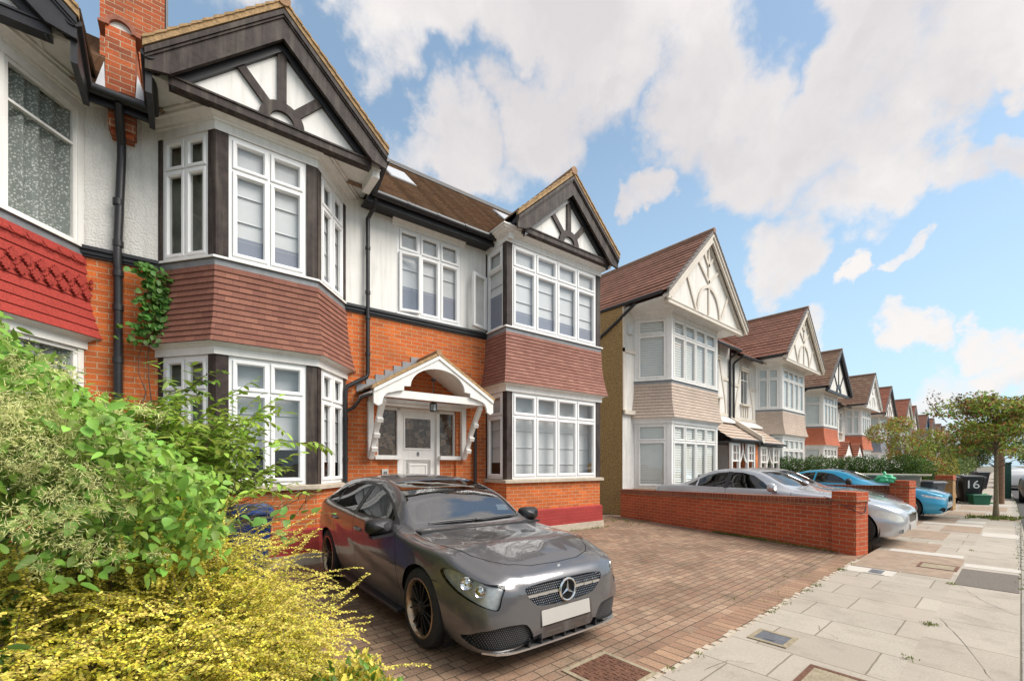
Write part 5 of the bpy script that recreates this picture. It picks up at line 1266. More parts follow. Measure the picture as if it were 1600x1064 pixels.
for s in (1, -1):
    m = M(); m.lathe([(.0, -.09), (.07, -.085), (.10, -.04), (.1, .0), (.09, .04), (.0, .045)], (2.05, s * 1.0, 1.03), 'x', 14); m.box(1.98, 2.08, min(s * .8, s * 1.0), max(s * .8, s * 1.0), .955, .985); m.build('door_mirror', silver, saloon, T=TS, smooth=True)
# a darker car beside it: same kind of body
darkp = PAINT('graphite_paint', (.10, .105, .115), .5)
D2 = dict(SALOON); D2['regions'] = SALOON['regions']
dark_car, TD, refD = make_car('parked_car', 'dark grey car mostly hidden between the silver saloon and the second brick wall', D2, (13.15, 1.75 + 2.5, 0.0), R(-1), darkp)
# blue coupe
COUPE = dict(L=4.6, axles=(.80, 3.60), wr=.335, rim=.255, wy=.895, cab=(1.6, 3.6), belt=.92, spokes=10, sw=.012, twist=.14, rimmat=P('black_alloy_blue_car', (.03, .03, .03), .3, metal=.5), lip=satin, tab=[
    (0.00, .42, .34, .52, .44, .48, .58, .38, .64, .655), (0.04, .60, .26, .68, .44, .62, .64, .46, .69, .705), (.12, .72, .19, .80, .45, .72, .69, .54, .73, .745), (.26, .79, .17, .87, .46, .80, .73, .62, .775, .79),
    (.5, .82, .16, .90, .48, .85, .79, .68, .825, .845), (.9, .83, .16, .912, .52, .87, .85, .72, .885, .905), (1.4, .83, .16, .912, .55, .875, .885, .74, .93, .955), (1.65, .83, .16, .912, .57, .875, .90, .72, .985, 1.03),
    (2.0, .83, .16, .912, .58, .87, .915, .66, 1.16, 1.205), (2.35, .83, .16, .912, .59, .87, .925, .60, 1.295, 1.335), (2.7, .83, .16, .912, .6, .87, .93, .575, 1.335, 1.375), (3.2, .83, .165, .915, .62, .87, .945, .56, 1.30, 1.345), (3.7, .82, .18, .92, .64, .86, .965, .57, 1.16, 1.20), (4.1, .79, .2, .90, .64, .84, .98, .6, 1.03, 1.055), (4.4, .72, .25, .84, .6, .78, .94, .58, .98, .99), (4.6, .5, .35, .6, .58, .56, .78, .4, .82, .83)],
    regions=[
    ('windscreen', screenglass, TOP, [(1.66, 0), (1.70, .4), (1.82, .66), (1.92, .665), (2.36, .545), (2.33, 0), (2.36, -.545), (1.92, -.665), (1.82, -.66), (1.70, -.4)], lambda c: c.z > .88 and c.x < 2.6, .006),
    ('side_window', carglass, SIDE, [(2.05, .95), (2.25, 1.10), (2.5, 1.225), (2.75, 1.27), (2.92, 1.275), (2.95, .96)], lambda c: abs(c.y) > .45 and c.z > .88, .006),
    ('side_window#b', carglass, SIDE, [(2.99, .96), (2.97, 1.275), (3.25, 1.25), (3.55, 1.15), (3.74, 1.03), (3.65, .99)], lambda c: abs(c.y) > .45 and c.z > .88, .006),
    ('headlight', P('headlight_clear', (.45, .47, .5), .08, var=.5, scale=24, coat=1, metal=.4), ((1, 1, 0), (0, 0, 1)), [(.60, .555), (.60, .615), (.95, .665), (1.36, .705), (1.30, .64), (.9, .58)], lambda c: c.y > .3 and c.x < .95, .003, 'mir'),
    ('grille', gapm, FRONT, smooth_poly([(.04, .50), (.05, .62), (.30, .615), (.36, .56), (.28, .49)], 3), lambda c: c.x < .3 and c.y > 0, .02, 'mir'),
    ('lower_intake', gapm, FRONT, [(-.5, .20), (-.42, .34), (.42, .34), (.5, .20)], lambda c: c.x < .4, .03),
    ('side_intake', gapm, FRONT, [(.58, .22), (.56, .34), (.74, .37), (.78, .30)], lambda c: c.x < .7 and c.y > 0, .03, 'mir'),
    ] + [('panel_gaps', gapm, SIDE, p, lambda c: abs(c.y) > .5 and c.z < 1.0, .004) for p in thick_line([(1.66, .92), (1.6, .28)], .008) + thick_line([(2.97, .95), (3.0, .26)], .008)])
bluep = PAINT('bright_blue_paint', (.012, .30, .50), .25)
coupe, TB, refB = make_car('parked_car', 'bright blue coupe nosing out beyond the second red brick wall', COUPE, (16.9, 1.25 + 2.3, 0), R(-1.5), bluep)
for s in (1, -1):
    m = M(); m.lathe([(.0, -.09), (.07, -.085), (.10, -.04), (.1, .0), (.09, .04), (.0, .045)], (2.05, s * .98, 1.0), 'x', 14); m.box(1.98, 2.08, min(s * .8, s * .98), max(s * .8, s * .98), .93, .955); m.build('door_mirror', black, coupe, T=TB, smooth=True)
# ------------------------------------------------------------------ houses along the street
render2 = P('cream_white_render', (.70, .665, .61), .8, var=.04, scale=2.2, bump=.1, bscale=30, stain=.12, streak=.3)
cream = P('cream_timber_paint', (.62, .55, .46), .5, var=.08, scale=5, stain=.15)
greypaint = P('stone_grey_timber', (.40, .35, .31), .6, var=.1, scale=6)
dashm = P('pebble_dash', (.31, .205, .085), .95, var=.6, scale=26, bump=1., bscale=55, stain=.15)
redroof = BR('red_concrete_tile', (.30, .135, .088), (.235, .105, .07), (.06, .03, .02), bw=.30, bh=.1, ms=.012, mix3=(.19, .085, .055), big=.22, moss=.30, bump=.7)
brownroof = BR('mossy_brown_tile', (.24, .135, .085), (.19, .105, .07), (.06, .04, .03), bw=.28, bh=.1, ms=.012, mix3=(.30, .20, .12), big=.25, moss=.4, bump=.7)
claytile = BR('clay_plain_tile', (.36, .13, .075), (.28, .10, .06), (.1, .04, .03), bw=.17, bh=.1, ms=.006, mix3=(.20, .08, .05), big=.2, moss=.15)
beigehung = BR('beige_hung_tile', (.50, .40, .32), (.45, .355, .285), (.22, .17, .13), bw=.22, bh=.1, ms=.006, mix3=(.40, .31, .25), big=.12)
orangehung = BR('orange_hung_tile', (.50, .15, .075), (.44, .13, .065), (.2, .07, .04), bw=.2, bh=.1, ms=.006, mix3=(.36, .11, .06), big=.12)
greyhung = BR('slate_grey_hung_tile', (.22, .23, .26), (.19, .20, .225), (.09, .09, .1), bw=.2, bh=.1, ms=.006, big=.12)
pinkhung = BR('pale_hung_tile', (.52, .46, .40), (.46, .41, .36), (.2, .17, .15), bw=.2, bh=.1, ms=.006, big=.12)
shutter = P('shutter_slats', (.74, .73, .66), .7, var=.04)
vergec = P('grey_verge', (.20, .17, .15), .8, var=.2)
blk = P('black_house_timber', (.025, .024, .026), .45, var=.2)
bluep2 = P('blue_gable_paint', (.05, .12, .22), .5)
SL = dict(zs=4.06, zh=5.90, zt=2.91, zgh=2.74, zgs=.80)
def street_house(label, X, apex, mir, hung, roofm, barge, panelm, timb, wall, side, tile_porch, fan='chevron', retc=1, porch='lean', lower=None, frame=whitewood, pot=False, door=(.10, .12, .14), detail=True):
    global CUR
    s = (apex - 0) / 8.75; Y = 6.75 + (s - 1) * .3
    t = thing('semi_detached_house', label, 'house', (X, Y, 0), 0, 'houses along the street')
    sx = -1 if mir else 1
    CUR = Ctx(t, Matrix.Diagonal((sx * s, s, s, 1)))
    stl = dict(brick=lower or rough, plinth=lower or rough, white=whitewood, hung=hung, post=frame, roof=roofm, barge=barge, gn=15, tail=.16, tw=.085, fan=fan, verge=vergec, ridge=P('far_ridge_tile', (.25, .15, .10), .85, var=.2))
    bp = [(-2.05, .9), (-1.5, 0), (1.5, 0), (2.05, .9)]
    mats = (frame, glass, shutter)
    kw = dict(blind=shutter, lo=.03, btype='slat', bz=.06, sash=detail)
    bay(bp, stl, mats, 4 if detail else 5, L=SL, postw=.10, retcols=retc, blinds={(k, i): kw for k in (0, 1) for i in (0, 1, 2)}, n=11, flare=.14)
    # walls
    m = M(); m.face([(-2.65, .9, 0), (-1.95, .9, 0), (-1.95, .9, 3.0), (-2.65, .9, 3.0)]); m.face([(1.95, .9, 0), (4.6, .9, 0), (4.6, .9, 2.9), (1.95, .9, 2.9)]) if porch != 'lean' else hole_wall(m, 1.95, 4.6, .9, 0, 2.9, [(2.55, 4.3, 0, 2.3)], .9)
    m.build('lower_wall', wall)
    m = M(); m.face([(-2.65, .9, 3.0), (-1.95, .9, 3.0), (-1.95, .9, 6.3), (-2.65, .9, 6.3)]); hole_wall(m, 1.95, 4.6, .9, 2.9, 6.2, [(2.95, 3.65, 4.15, 5.65)], .1); m.build('upper_wall', render2 if detail else wall)
    m = M(); m.face([(-2.65, 9, 0), (-2.65, .9, 0), (-2.65, .9, 6.3), (-2.65, 9, 6.3)]); m.face([(4.6, 9, 0), (-2.65, 9, 0), (-2.65, 9, 6.3), (4.6, 9, 6.3)]); m.build('side_wall', side)
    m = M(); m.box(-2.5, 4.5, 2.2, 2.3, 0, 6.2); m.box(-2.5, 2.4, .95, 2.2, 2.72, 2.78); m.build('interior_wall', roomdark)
    window((2.95, .92), (3.65, .92), 4.155, 5.645, 2, 5.2, mats, blind=None, sash=False)
    m = M(); m.box(2.82, 3.78, .78, .9, 5.66, 5.74); m.box(2.86, 3.74, .82, .9, 5.58, 5.66); m.box(2.84, 3.76, .76, .92, 4.08, 4.15)
    for u in (2.95, 3.18, 3.41, 3.64): m.box(u - .03, u + .03, .86, .9, 3.6, 4.08)
    m.build('window_surround', cream if timb is not blk else frame)
    # half timbering of the wall
    m = M(); y0 = .87
    m.box(1.9, 4.6, y0, .9, 3.42, 3.55); m.box(1.95, 2.75, y0, .9, 4.85, 4.97); m.box(3.85, 4.6, y0, .9, 4.85, 4.97); m.box(-2.65, -2.02, y0, .9, 4.85, 4.97); m.box(-2.65, -2.0, .80, .9, 3.0, 3.12); m.box(-2.65, -2.57, y0, .9, 3.0, 6.2)
    for uc_, sg in ((2.35, 1), (4.25, -1)):
        pts = [(uc_ + sg * .28 * (1 - math.cos(a)), 3.55 + 2.4 * a / math.pi) for a in [math.pi * k / 10 for k in range(11)]]
        for (a, b), (c, d) in zip(pts, pts[1:]): m.prism([(a - .05, y0 + .004, b), (a + .05, y0 + .004, b), (c + .05, y0 + .004, d), (c - .05, y0 + .004, d)], (0, .03, 0))
    m.build('wall_timber', timb)
    m = M(); m.prism([(1.9, .9, 3.42), (1.9, .62, 3.22), (1.9, .62, 3.14), (1.9, .9, 3.14)], (2.7, 0, 0)); m.build('sloped_ledge', whitewood)
    # roofs
    gable(0, 2.62, -.42, 6.28, 8.75, 8.6, stl, beamz=5.98, timb=timb, panel=panelm, bw=.19)
    m = M(); m.box(-2.55, 2.55, -.42 + .05, .95, 6.10, 6.16); m.build('soffit', whitewood)
    m = M(); courses(m, (1.6, .50, 6.05), (4.62, .50, 6.05), (4.62, 3.4, 8.55), (1.6, 3.4, 8.55), 16, .025, .3); m.build('roof_slope', roofm)
    m = M(); courses(m, (4.62, 8.6, 6.3), (2.2, 8.6, 6.3), (2.2, 5.0, 8.55), (4.62, 5.0, 8.55), 8, .02); m.box(1.8, 4.62, 3.4, 5.0, 8.5, 8.55); m.build('roof_slope', roofm)
    m = M(); m.tube([(2.5, .46, 6.02), (4.62, .46, 6.02)], .06, 8); m.tube([(-2.66, 8, 6.24), (-2.66, -.4, 6.24)], .055, 8); m.tube([(2.66, .5, 6.2), (2.66, -.4, 6.22)], .055, 8); m.build('gutter', black, smooth=True)
    m = M(); m.tube([(-2.60, .5, 6.2), (-2.60, .7, 6.05), (-2.69, 1.1, 5.75), (-2.69, 2.6, 4.95), (-2.69, 2.6, 4.8)], .045, 8); m.tube([(4.5, .5, 5.98), (4.5, .8, 5.8), (4.5, .84, 5.7), (4.5, .84, 2.9)], .045, 8); m.build('downpipe', black, smooth=True)
    if pot:
        m = M(); m.box(.6, 1.6, 5.2, 5.9, 7.6, 9.25); ch = m.build('chimney', brick_dark)
        m = M(); m.lathe([(.14, 0), (.12, .45), (.15, .47), (.15, .5), (.10, .5)], (1.0, 5.5, 9.25), n=12); m.build('chimney_pot', ridget, ch, smooth=True)
    # porch
    if porch == 'lean':
        m = M(); courses(m, (2.0, -.25, 2.40), (4.6, -.25, 2.40), (4.6, .9, 3.22), (2.0, .9, 3.22), 6, .035, .3); m.build('porch_roof', tile_porch)
        m = M(); m.box(2.0, 4.6, -.2, .9, 2.28, 2.33); m.tube([(1.98, -.29, 2.38), (4.6, -.29, 2.38)], .05, 8); m.build('porch_gutter', black)
        m = M()
        for u in (2.35, 2.98, 3.72, 4.33): m.box(u - .045, u + .045, -.15, -.06, 0, 2.3)
        for a, b in ((2.35, 2.98), (3.72, 4.33)):
            m.box(a, b, -.13, -.08, 1.62, 1.68); m.box(a, b, -.13, -.08, 2.2, 2.28); m.box(a, b, -.13, -.08, .9, .95)
            for q in (1, 2): m.box(a + (b - a) * q / 3 - .018, a + (b - a) * q / 3 + .018, -.12, -.09, 1.68, 2.2)
            m.box(a, b, -.12, -.09, 1.92, 1.95)
        for sg, uc_ in ((1, 2.98), (-1, 3.72)):
            pts = [(uc_ + sg * .37 * math.sin(a), 1.55 + .70 * (1 - math.cos(a))) for a in [R(9 * k) for k in range(11)]]
            for (a, b), (c, d) in zip(pts, pts[1:]): m.prism([(a, -.125, b), (c, -.125, d), (c, -.125, d + .07), (a - sg * .0, -.125, b + .12)], (0, .04, 0))
        m.build('porch_screen', whitewood)
        m = M(); m.box(2.55, 4.3, 1.5, 1.55, 0, 2.3); m.box(2.85, 3.75, 1.44, 1.5, 0, 2.1); m.build('front_door', P('door_' + str(int(X)), door, .4, var=.1))
        if mir is False:
            m = M(); m.box(4.50, 4.72, -.12, .9, 0, 2.35); m.build('porch_pier', brick)
        m = M(); m.prism([(4.52, -.35, 2.40), (4.52, .9, 3.30), (4.52, .9, 3.48), (4.52, -.35, 2.58)], (.16, 0, 0)); m.build('porch_parapet', cream)
    elif porch == 'gable':
        for sg in (-1, 1):
            m = M(); uc_ = 3.3; e = uc_ + sg * 1.0
            if sg < 0: courses(m, (e, .9, 2.35), (e, -.3, 2.35), (uc_, -.3, 3.3), (uc_, .9, 3.3), 6, .03)
            else: courses(m, (e, -.3, 2.35), (e, .9, 2.35), (uc_, .9, 3.3), (uc_, -.3, 3.3), 6, .03)
            m.build('porch_roof', tile_porch)
        m = M(); m.prism([(2.4, -.22, 2.35), (4.2, -.22, 2.35), (3.3, -.22, 3.2)], (0, .04, 0)); m.box(2.5, 2.6, -.25, -.15, 0, 2.35); m.box(4.0, 4.1, -.25, -.15, 0, 2.35); m.box(2.4, 4.2, -.24, -.16, 2.28, 2.38); m.build('porch_frame', whitewood)
        m = M(); m.box(2.85, 3.75, .84, .9, 0, 2.1); m.build('front_door', P('door_' + str(int(X)), door, .4, var=.1))
    root = CUR.root; CUR = None
    return root
H3 = street_house('white house with cream timbered gable and yellow pebble dash side wall', 13.45, 8.78, False, beigehung, redroof, cream, render2, cream, rough, dashm, beigehung, retc=1)
CUR = Ctx(H3, Matrix())
m = M(); m.box(-2.45, -2.22, .82, .9, 5.42, 5.72); m.box(-2.43, -2.3, .80, .82, 5.44, 5.52); m.build('alarm_box', P('alarm_white', (.62, .62, .6), .5)); CUR = None
street_house('white house with mottled red roof and slatted blinds, second beyond the grey hatchback house', 22.65, 8.55, True, beigehung, redroof, cream, render2, cream, rough, rough, beigehung, retc=2, pot=True)
street_house('house with black gable timbers and bright orange tile hanging', 28.45, 7.68, False, orangehung, brownroof, blk, render2, blk, rough, render, claytile, fan='sun', retc=1, porch='gable')
street_house('white house with plain white gable and orange tile hanging above the hedge', 36.8, 7.52, True, orangehung, brownroof, whitewood, render2, whitewood, render2, render, claytile, retc=2, porch='gable')
street_house('house with black bargeboards and slate grey tile hanging, left of its white twin', 42.4, 7.32, False, greyhung, claytile, blk, render, greypaint, render2, render, claytile, porch='gable', detail=False)
street_house('house with white bargeboards and slate grey tile hanging under a clay roof', 50.7, 7.22, True, greyhung, claytile, whitewood, render2, greypaint, render2, render, claytile, porch='gable', detail=False)
street_house('small distant house with brown bargeboards just past the second slate grey bay', 54.1, 6.92, False, pinkhung, claytile, greypaint, render2, greypaint, render2, render, claytile, porch='gable', detail=False)
street_house('small distant house with blue painted gable', 62.1, 6.72, True, pinkhung, redroof, bluep2, bluep2, bluep2, render, render, claytile, porch='gable', detail=False)
street_house('distant red roofed house right after the blue gable', 66.8, 6.66, False, pinkhung, redroof, greypaint, render2, greypaint, render2, render, claytile, porch='gable', detail=False)
street_house('distant brown roofed house, fourth gable from the far end of the row', 73.4, 6.45, True, pinkhung, brownroof, blk, render2, blk, render, render, claytile, porch='gable', detail=False)
street_house('distant house, third gable from the far end of the row', 77.4, 6.40, False, pinkhung, redroof, whitewood, render2, greypaint, render2, render, claytile, porch='gable', detail=False)
street_house('distant house, second gable from the far end of the row', 83.3, 6.15, True, pinkhung, redroof, greypaint, render2, greypaint, render2, render, claytile, porch='gable', detail=False)
street_house('farthest house of the row where the gables run out behind the street tree', 89, 6.05, False, pinkhung, brownroof, whitewood, render2, greypaint, render2, render, claytile, porch='gable', detail=False)

# ------------------------------------------------------------------ garden walls
def wall_run(name, label, p0, p1, h0, h1, th, mat, cope=True, pier=None, group=None, capm=None, base=0.):
    p0, p1 = Vector((*p0, 0)), Vector((*p1, 0)); d = (p1 - p0); Lw = d.length; a = math.atan2(d.y, d.x)
    t = thing(name, label, 'wall', p0, a, group)
    m = M(); m.prism([(0, -th / 2, base), (Lw, -th / 2, base), (Lw, -th / 2, h1 - (.13 if cope else 0)), (0, -th / 2, h0 - (.13 if cope else 0))], (0, th, 0)); m.build('brickwork', mat, t, T=Matrix())
    if cope:
        m = M(); m.prism([(0, -th / 2 - .022, h0 - .13), (Lw, -th / 2 - .022, h1 - .13), (Lw, -th / 2 - .022, h1 - .108), (0, -th / 2 - .022, h0 - .108)], (0, th + .044, 0)); m.build('tile_creasing', P('creasing_tile', (.30, .15, .08), .9, var=.25, scale=12), t, T=Matrix())
        m = M(); m.prism([(0, -th / 2 - .004, h0 - .108), (Lw, -th / 2 - .004, h1 - .108), (Lw, -th / 2 - .004, h1), (0, -th / 2 - .004, h0)], (0, th + .008, 0)); m.build('coping', capm or capbrick, t, T=Matrix())
    if pier:
        pw, ph = pier
        m = M(); m.box(-pw, 0, -pw / 2, pw / 2, base, ph - .16); pr_ = m.build('pier', mat, t, T=Matrix())
        m = M(); m.box(-pw - .025, .025, -pw / 2 - .025, pw / 2 + .025, ph - .16, ph - .135); m.build('pier_creasing', P('creasing_tile', (.3, .15, .08)), pr_, T=Matrix())
        m = M(); m.box(-pw - .006, .004, -pw / 2 - .006, pw / 2 + .006, ph - .135, ph); m.build('pier_cap', wallbrick, pr_, T=Matrix())
    return t
wall_run('boundary_wall', 'long red brick wall with a square end pier beside the brick drive', (9.19, 2.06), (10.62, 7.5), .92, .80, .22, wallbrick, pier=(.36, 1.05))
wall_run('boundary_wall', 'second red brick wall and pier between the silver saloon and the blue coupe', (14.12, 2.05), (15.2, 7.4), .99, .86, .22, wallbrick, pier=(.37, 1.12))
w = thing('loose_cable', 'black loose cable trailing round the top of the near brick pier', 'cable', (9.05, 1.95, .8))
m = M(); m.tube([(-.14, .25, .16), (-.14, .1, .10), (-.14, -.1, -.02), (-.12, -.27, -.10), (.0, -.29, -.06), (.12, -.28, .08), (.14, -.27, -.05), (.0, -.285, -.1)], .006, 5); m.tube([(-.135, .2, .13), (-.135, .05, .02), (-.14, -.1, .03), (-.12, -.27, .0), (.1, -.28, -.06)], .005, 5); m.build('wire', trim, w, smooth=True, T=Matrix())
yellowbrick = BR('yellow_stock_brick', (.42, .24, .09), (.34, .19, .075), (.40, .33, .22), mix3=(.22, .13, .07), big=.3, moss=.25)
pebble_cope = P('coping_slab', (.40, .36, .30), .9, var=.12, scale=8, stain=.3)
t = thing('garden_wall', 'cream rendered wall with a broad pale coping behind the blue coupe', 'wall', (18.7, 2.05, 0))
m = M(); m.box(-.12, .12, 0, 4.6, 0, 1.12); m.build('rendered_body', cream, t, T=Matrix())
m = M(); m.prism([(-.75, 0, 1.16), (.1, -.25, 1.16), (.1, 4.7, 1.16), (-.75, 4.7, 1.16)], (0, 0, .05)); m.build('coping', P('pale_coping', (.62, .55, .42), .8, var=.08), t, T=Matrix())
t = thing('green_sack', 'crumpled bright green plastic sack on top of the second red brick pier', 'sack', (13.92, 2.15, 1.13))
def blob(name, mat, parent, sz, n=3, amp=.25, seed=1):
    bm = bmesh.new(); bmesh.ops.create_icosphere(bm, subdivisions=n, radius=1); rr = random.Random(seed); ph = [rr.uniform(0, 6) for _ in range(9)]
    for v in bm.verts:
        c = v.co; k = 1 + amp * (math.sin(c.x * 4 + ph[0]) * math.sin(c.y * 5 + ph[1]) + .6 * math.sin(c.z * 7 + ph[2] + c.x * 6) + .4 * math.sin(c.y * 11 + ph[3]) * math.sin(c.x * 9 + ph[4]))
        v.co = Vector((c.x * k * sz[0], c.y * k * sz[1], max(c.z * k, -.55) * sz[2]))
    me = bpy.data.meshes.new(name); bm.to_mesh(me); bm.free(); me.materials.append(mat)
    for p in me.polygons: p.use_smooth = True
    o = bpy.data.objects.new(name, me); COL.objects.link(o); o.parent = parent; return o
blob('sack_body', P('green_plastic', (.05, .42, .20), .35, var=.2), t, (.15, .19, .12), 4, .18, 3)
m = M(); m.tube([(0, 0, .10), (.03, .02, .15), (.06, .05, .18)], [.04, .02, .04], 8); m.build('tied_neck', P('green_plastic', (.05, .42, .2)), t, T=Matrix(), smooth=True)
wall_run('garden_wall', 'yellow stock brick garden pier and wall with pale cap beyond the blue coupe', (20.5, 1.85), (20.9, 6.5), .98, .98, .22, yellowbrick, pier=(.42, 1.16), capm=pebble_cope)
wall_run('garden_wall', 'yellow brick front wall between the two black bins', (23.3, 1.95), (24.6, 1.85), .85, .85, .22, yellowbrick, capm=pebble_cope)
wall_run('garden_wall', 'low brown brick front wall beyond the numbered bin', (26.2, 1.9), (35, 2.2), .75, .75, .22, yellowbrick, capm=pebble_cope)
wall_run('garden_wall', 'distant brown brick front wall with a black bin in front', (37, 2.35), (52, 2.9), .85, .85, .25, yellowbrick, capm=pebble_cope)

# ------------------------------------------------------------------ bins and boxes
def wheelie(label, loc, rz, col, group=None, lidcol=None, s=1.):
    c = P('bin_plastic_%d_%d' % (int(sum(col) * 1e4), int(col[2] * 1e3)), col, .42, var=.1, scale=6); lc = P('bin_lid_%d_%d' % (int(sum(lidcol or col) * 1e4), int((lidcol or col)[2] * 1e3)), lidcol or col, .4, var=.1)
    t = thing('wheelie_bin', label, 'bin', loc, rz, group); T = Matrix.Scale(s, 4)
    m = M(); Ls = []
    for z, w, d, y in ((.06, .19, .22, .02), (.10, .20, .235, .02), (.55, .245, .285, .0), (.92, .275, .325, -.01), (.925, .285, .335, -.01), (.965, .285, .335, -.01)):
        r = .05; pts = []
        for sx, sy, a0 in ((1, 1, 0), (-1, 1, 90), (-1, -1, 180), (1, -1, 270)):
            for k in range(4):
                a = R(a0 + 30 * k); pts.append((sx * (w - r) + r * math.cos(a), y + sy * (d - r) + r * math.sin(a), z))
        Ls.append(pts)
    m.loops(Ls, True, True, True)
    m.box(-.10, .10, -.335, -.30, .55, .92); m.build('bin_body', c, t, T=T, smooth=True)
    m = M(); m.loops([[(sx * a, y * b - .01, z) for sx, y in ((1, 1), (-1, 1), (-1, -1), (1, -1))] for a, b, z in ((.30, .355, .965), (.305, .36, .985), (.30, .355, 1.01), (.25, .30, 1.045), (.2, .25, 1.05))], True, True, True)
    for x in (-.2, .2): m.tube([(x - .05, .37, 1.0), (x + .05, .37, 1.0)], .025, 8)
    m.build('lid', lc, t, T=T, bevel=.01)
    m = M(); m.tube([(-.26, .37, .93), (-.26, .41, .95), (.26, .41, .95), (.26, .37, .93)], .016, 8); m.build('handle', lc, t, T=T, smooth=True)
    for sx in (-1, 1):
        m = M(); m.lathe([(.0, -.025), (.08, -.025), (.095, -.015), (.095, .015), (.08, .025), (.0, .025)], (sx * .235, .22, .095), 'x', 18); m.build('wheel', tyrem, t, T=T, smooth=True)
    return t
bx, by = hw(.95, -.62)[:2]
wheelie('dark blue wheelie bin behind the golden shrub under the bay window', (.80, 5.55, 0), R(-8), (.012, .035, .16), lidcol=(.02, .06, .24))
b16 = wheelie('black wheelie bin with white number 16 painted on its front', (24.55, 1.35, 0), R(-62), (.020, .020, .021), s=1.05)
text_mesh('16', .42, 'bin_number', P('white_number_paint', (.8, .8, .78), .6), b16, Matrix.Scale(1.05, 4) @ Matrix.Translation((-.02, -.334, .70)) @ Matrix.Rotation(R(92), 4, 'X'), .006)
wheelie('black wheelie bin close behind the bin numbered 16', (25.35, 1.30, 0), R(-62), (.022, .022, .023), s=1.0)
wheelie('black wheelie bin standing alone just beyond the blue coupe', (22.3, 1.85, 0), R(-60), (.024, .023, .023), s=1.05)
wheelie('far black wheelie bin by the distant brown wall', (38.5, 1.6, 0), R(-60), (.022, .022, .024), s=1.05)
wheelie('grey plastic bin between the second red pier and the yellow brick pier', (18.9, 1.9, 0), R(-30), (.10, .105, .115), s=.95)
def crate(label, loc, rz, col, lid=True):
    t = thing('recycling_box', label, 'box', loc, rz); c = P('box_green_%d' % int(col[1] * 1000), col, .45, var=.1)
    m = M(); m.loops([[(sx * a, sy * b, z) for sx, sy in ((1, 1), (-1, 1), (-1, -1), (1, -1))] for a, b, z in ((.22, .16, 0), (.26, .19, .30), (.28, .21, .30), (.28, .21, .34), (.25, .18, .34), (.22, .15, .05))], True, True, True); m.build('box_body', c, t, T=Matrix(), bevel=.008)
    m = M(); m.box(-.285, .285, -.215, .215, .34, .37); m.box(-.22, .22, -.15, .15, .37, .385); m.build('box_lid', c, t, T=Matrix(), bevel=.008); return t
crate('dark green recycling box in front of the bin numbered 16', (24.1, 1.02, 0), R(-62), (.012, .12, .06))
t = thing('box_lid', 'bright green plastic lid leaning on the pavement beside the bins', 'lid', (25.3, .98, 0), R(-30))
m = M(); m.prism([(-.35, 0, .01), (.35, 0, .01), (.30, .05, .36), (-.28, .05, .36)], (0, .025, 0)); m.build('lid_panel', P('lid_green', (.05, .38, .08), .4, var=.15), t, T=Matrix()); m = M(); m.prism([(-.35, -.02, .005), (.35, -.02, .005), (.33, -.30, .02), (-.30, -.30, .02)], (0, 0, .02)); m.build('lid_flap', P('lid_green', (.05, .38, .08)), t, T=Matrix())
t = thing('street_post', 'tall brown wooden post standing on the pavement behind the street tree', 'post', (25.1, .50, 0))
m = M(); m.lathe([(.10, -.1), (.10, 1.2), (.095, 2.75), (.0, 2.78)], n=12); m.build('shaft', P('weathered_wood', (.23, .13, .075), .85, var=.3, scale=14, bump=.4), t, T=Matrix(), smooth=True); m = M(); m.box(-.05, .05, -.115, -.09, 1.5, 1.7); m.build('plate', metal, t, T=Matrix())
t = thing('cable_cabinet', 'dark green slim street cabinet beside the wooden post', 'cabinet', (29.5, .50, 0), R(10))
m = M(); m.box(-.2, .2, -.2, .2, 0, 1.55); m.build('cabinet_body', P('cabinet_green', (.018, .07, .05), .5, var=.15), t, T=Matrix(), bevel=.02); m = M(); m.box(-.22, .22, -.22, .22, 1.55, 1.62); m.build('cabinet_top', P('cabinet_green', (.018, .07, .05)), t, T=Matrix(), bevel=.015)

# ------------------------------------------------------------------ cars parked along the road
FAR = dict(HATCH); FAR['regions'] = HATCH['regions'][:5] + HATCH['regions'][5:7]
def parked(label, x, y, paint): return make_car('parked_car', label, FAR, (x, y, -.1), R(90), paint, group='cars parked along the kerb')[0]
c0 = parked('dark car parked nearest at the right edge of the street', 30, -.75, darkp)
whitep = PAINT('white_paint', (.75, .74, .72), 0.)
c1 = parked('white car parked at the kerb behind the dark one', 44, .1, whitep)
c2 = copy_thing(c0, (56, .45, -.1), None, 'second dark car along the kerb, beyond the white one')
c3 = copy_thing(c1, (68, .75, -.1), None, 'farthest white car along the kerb under the trees')
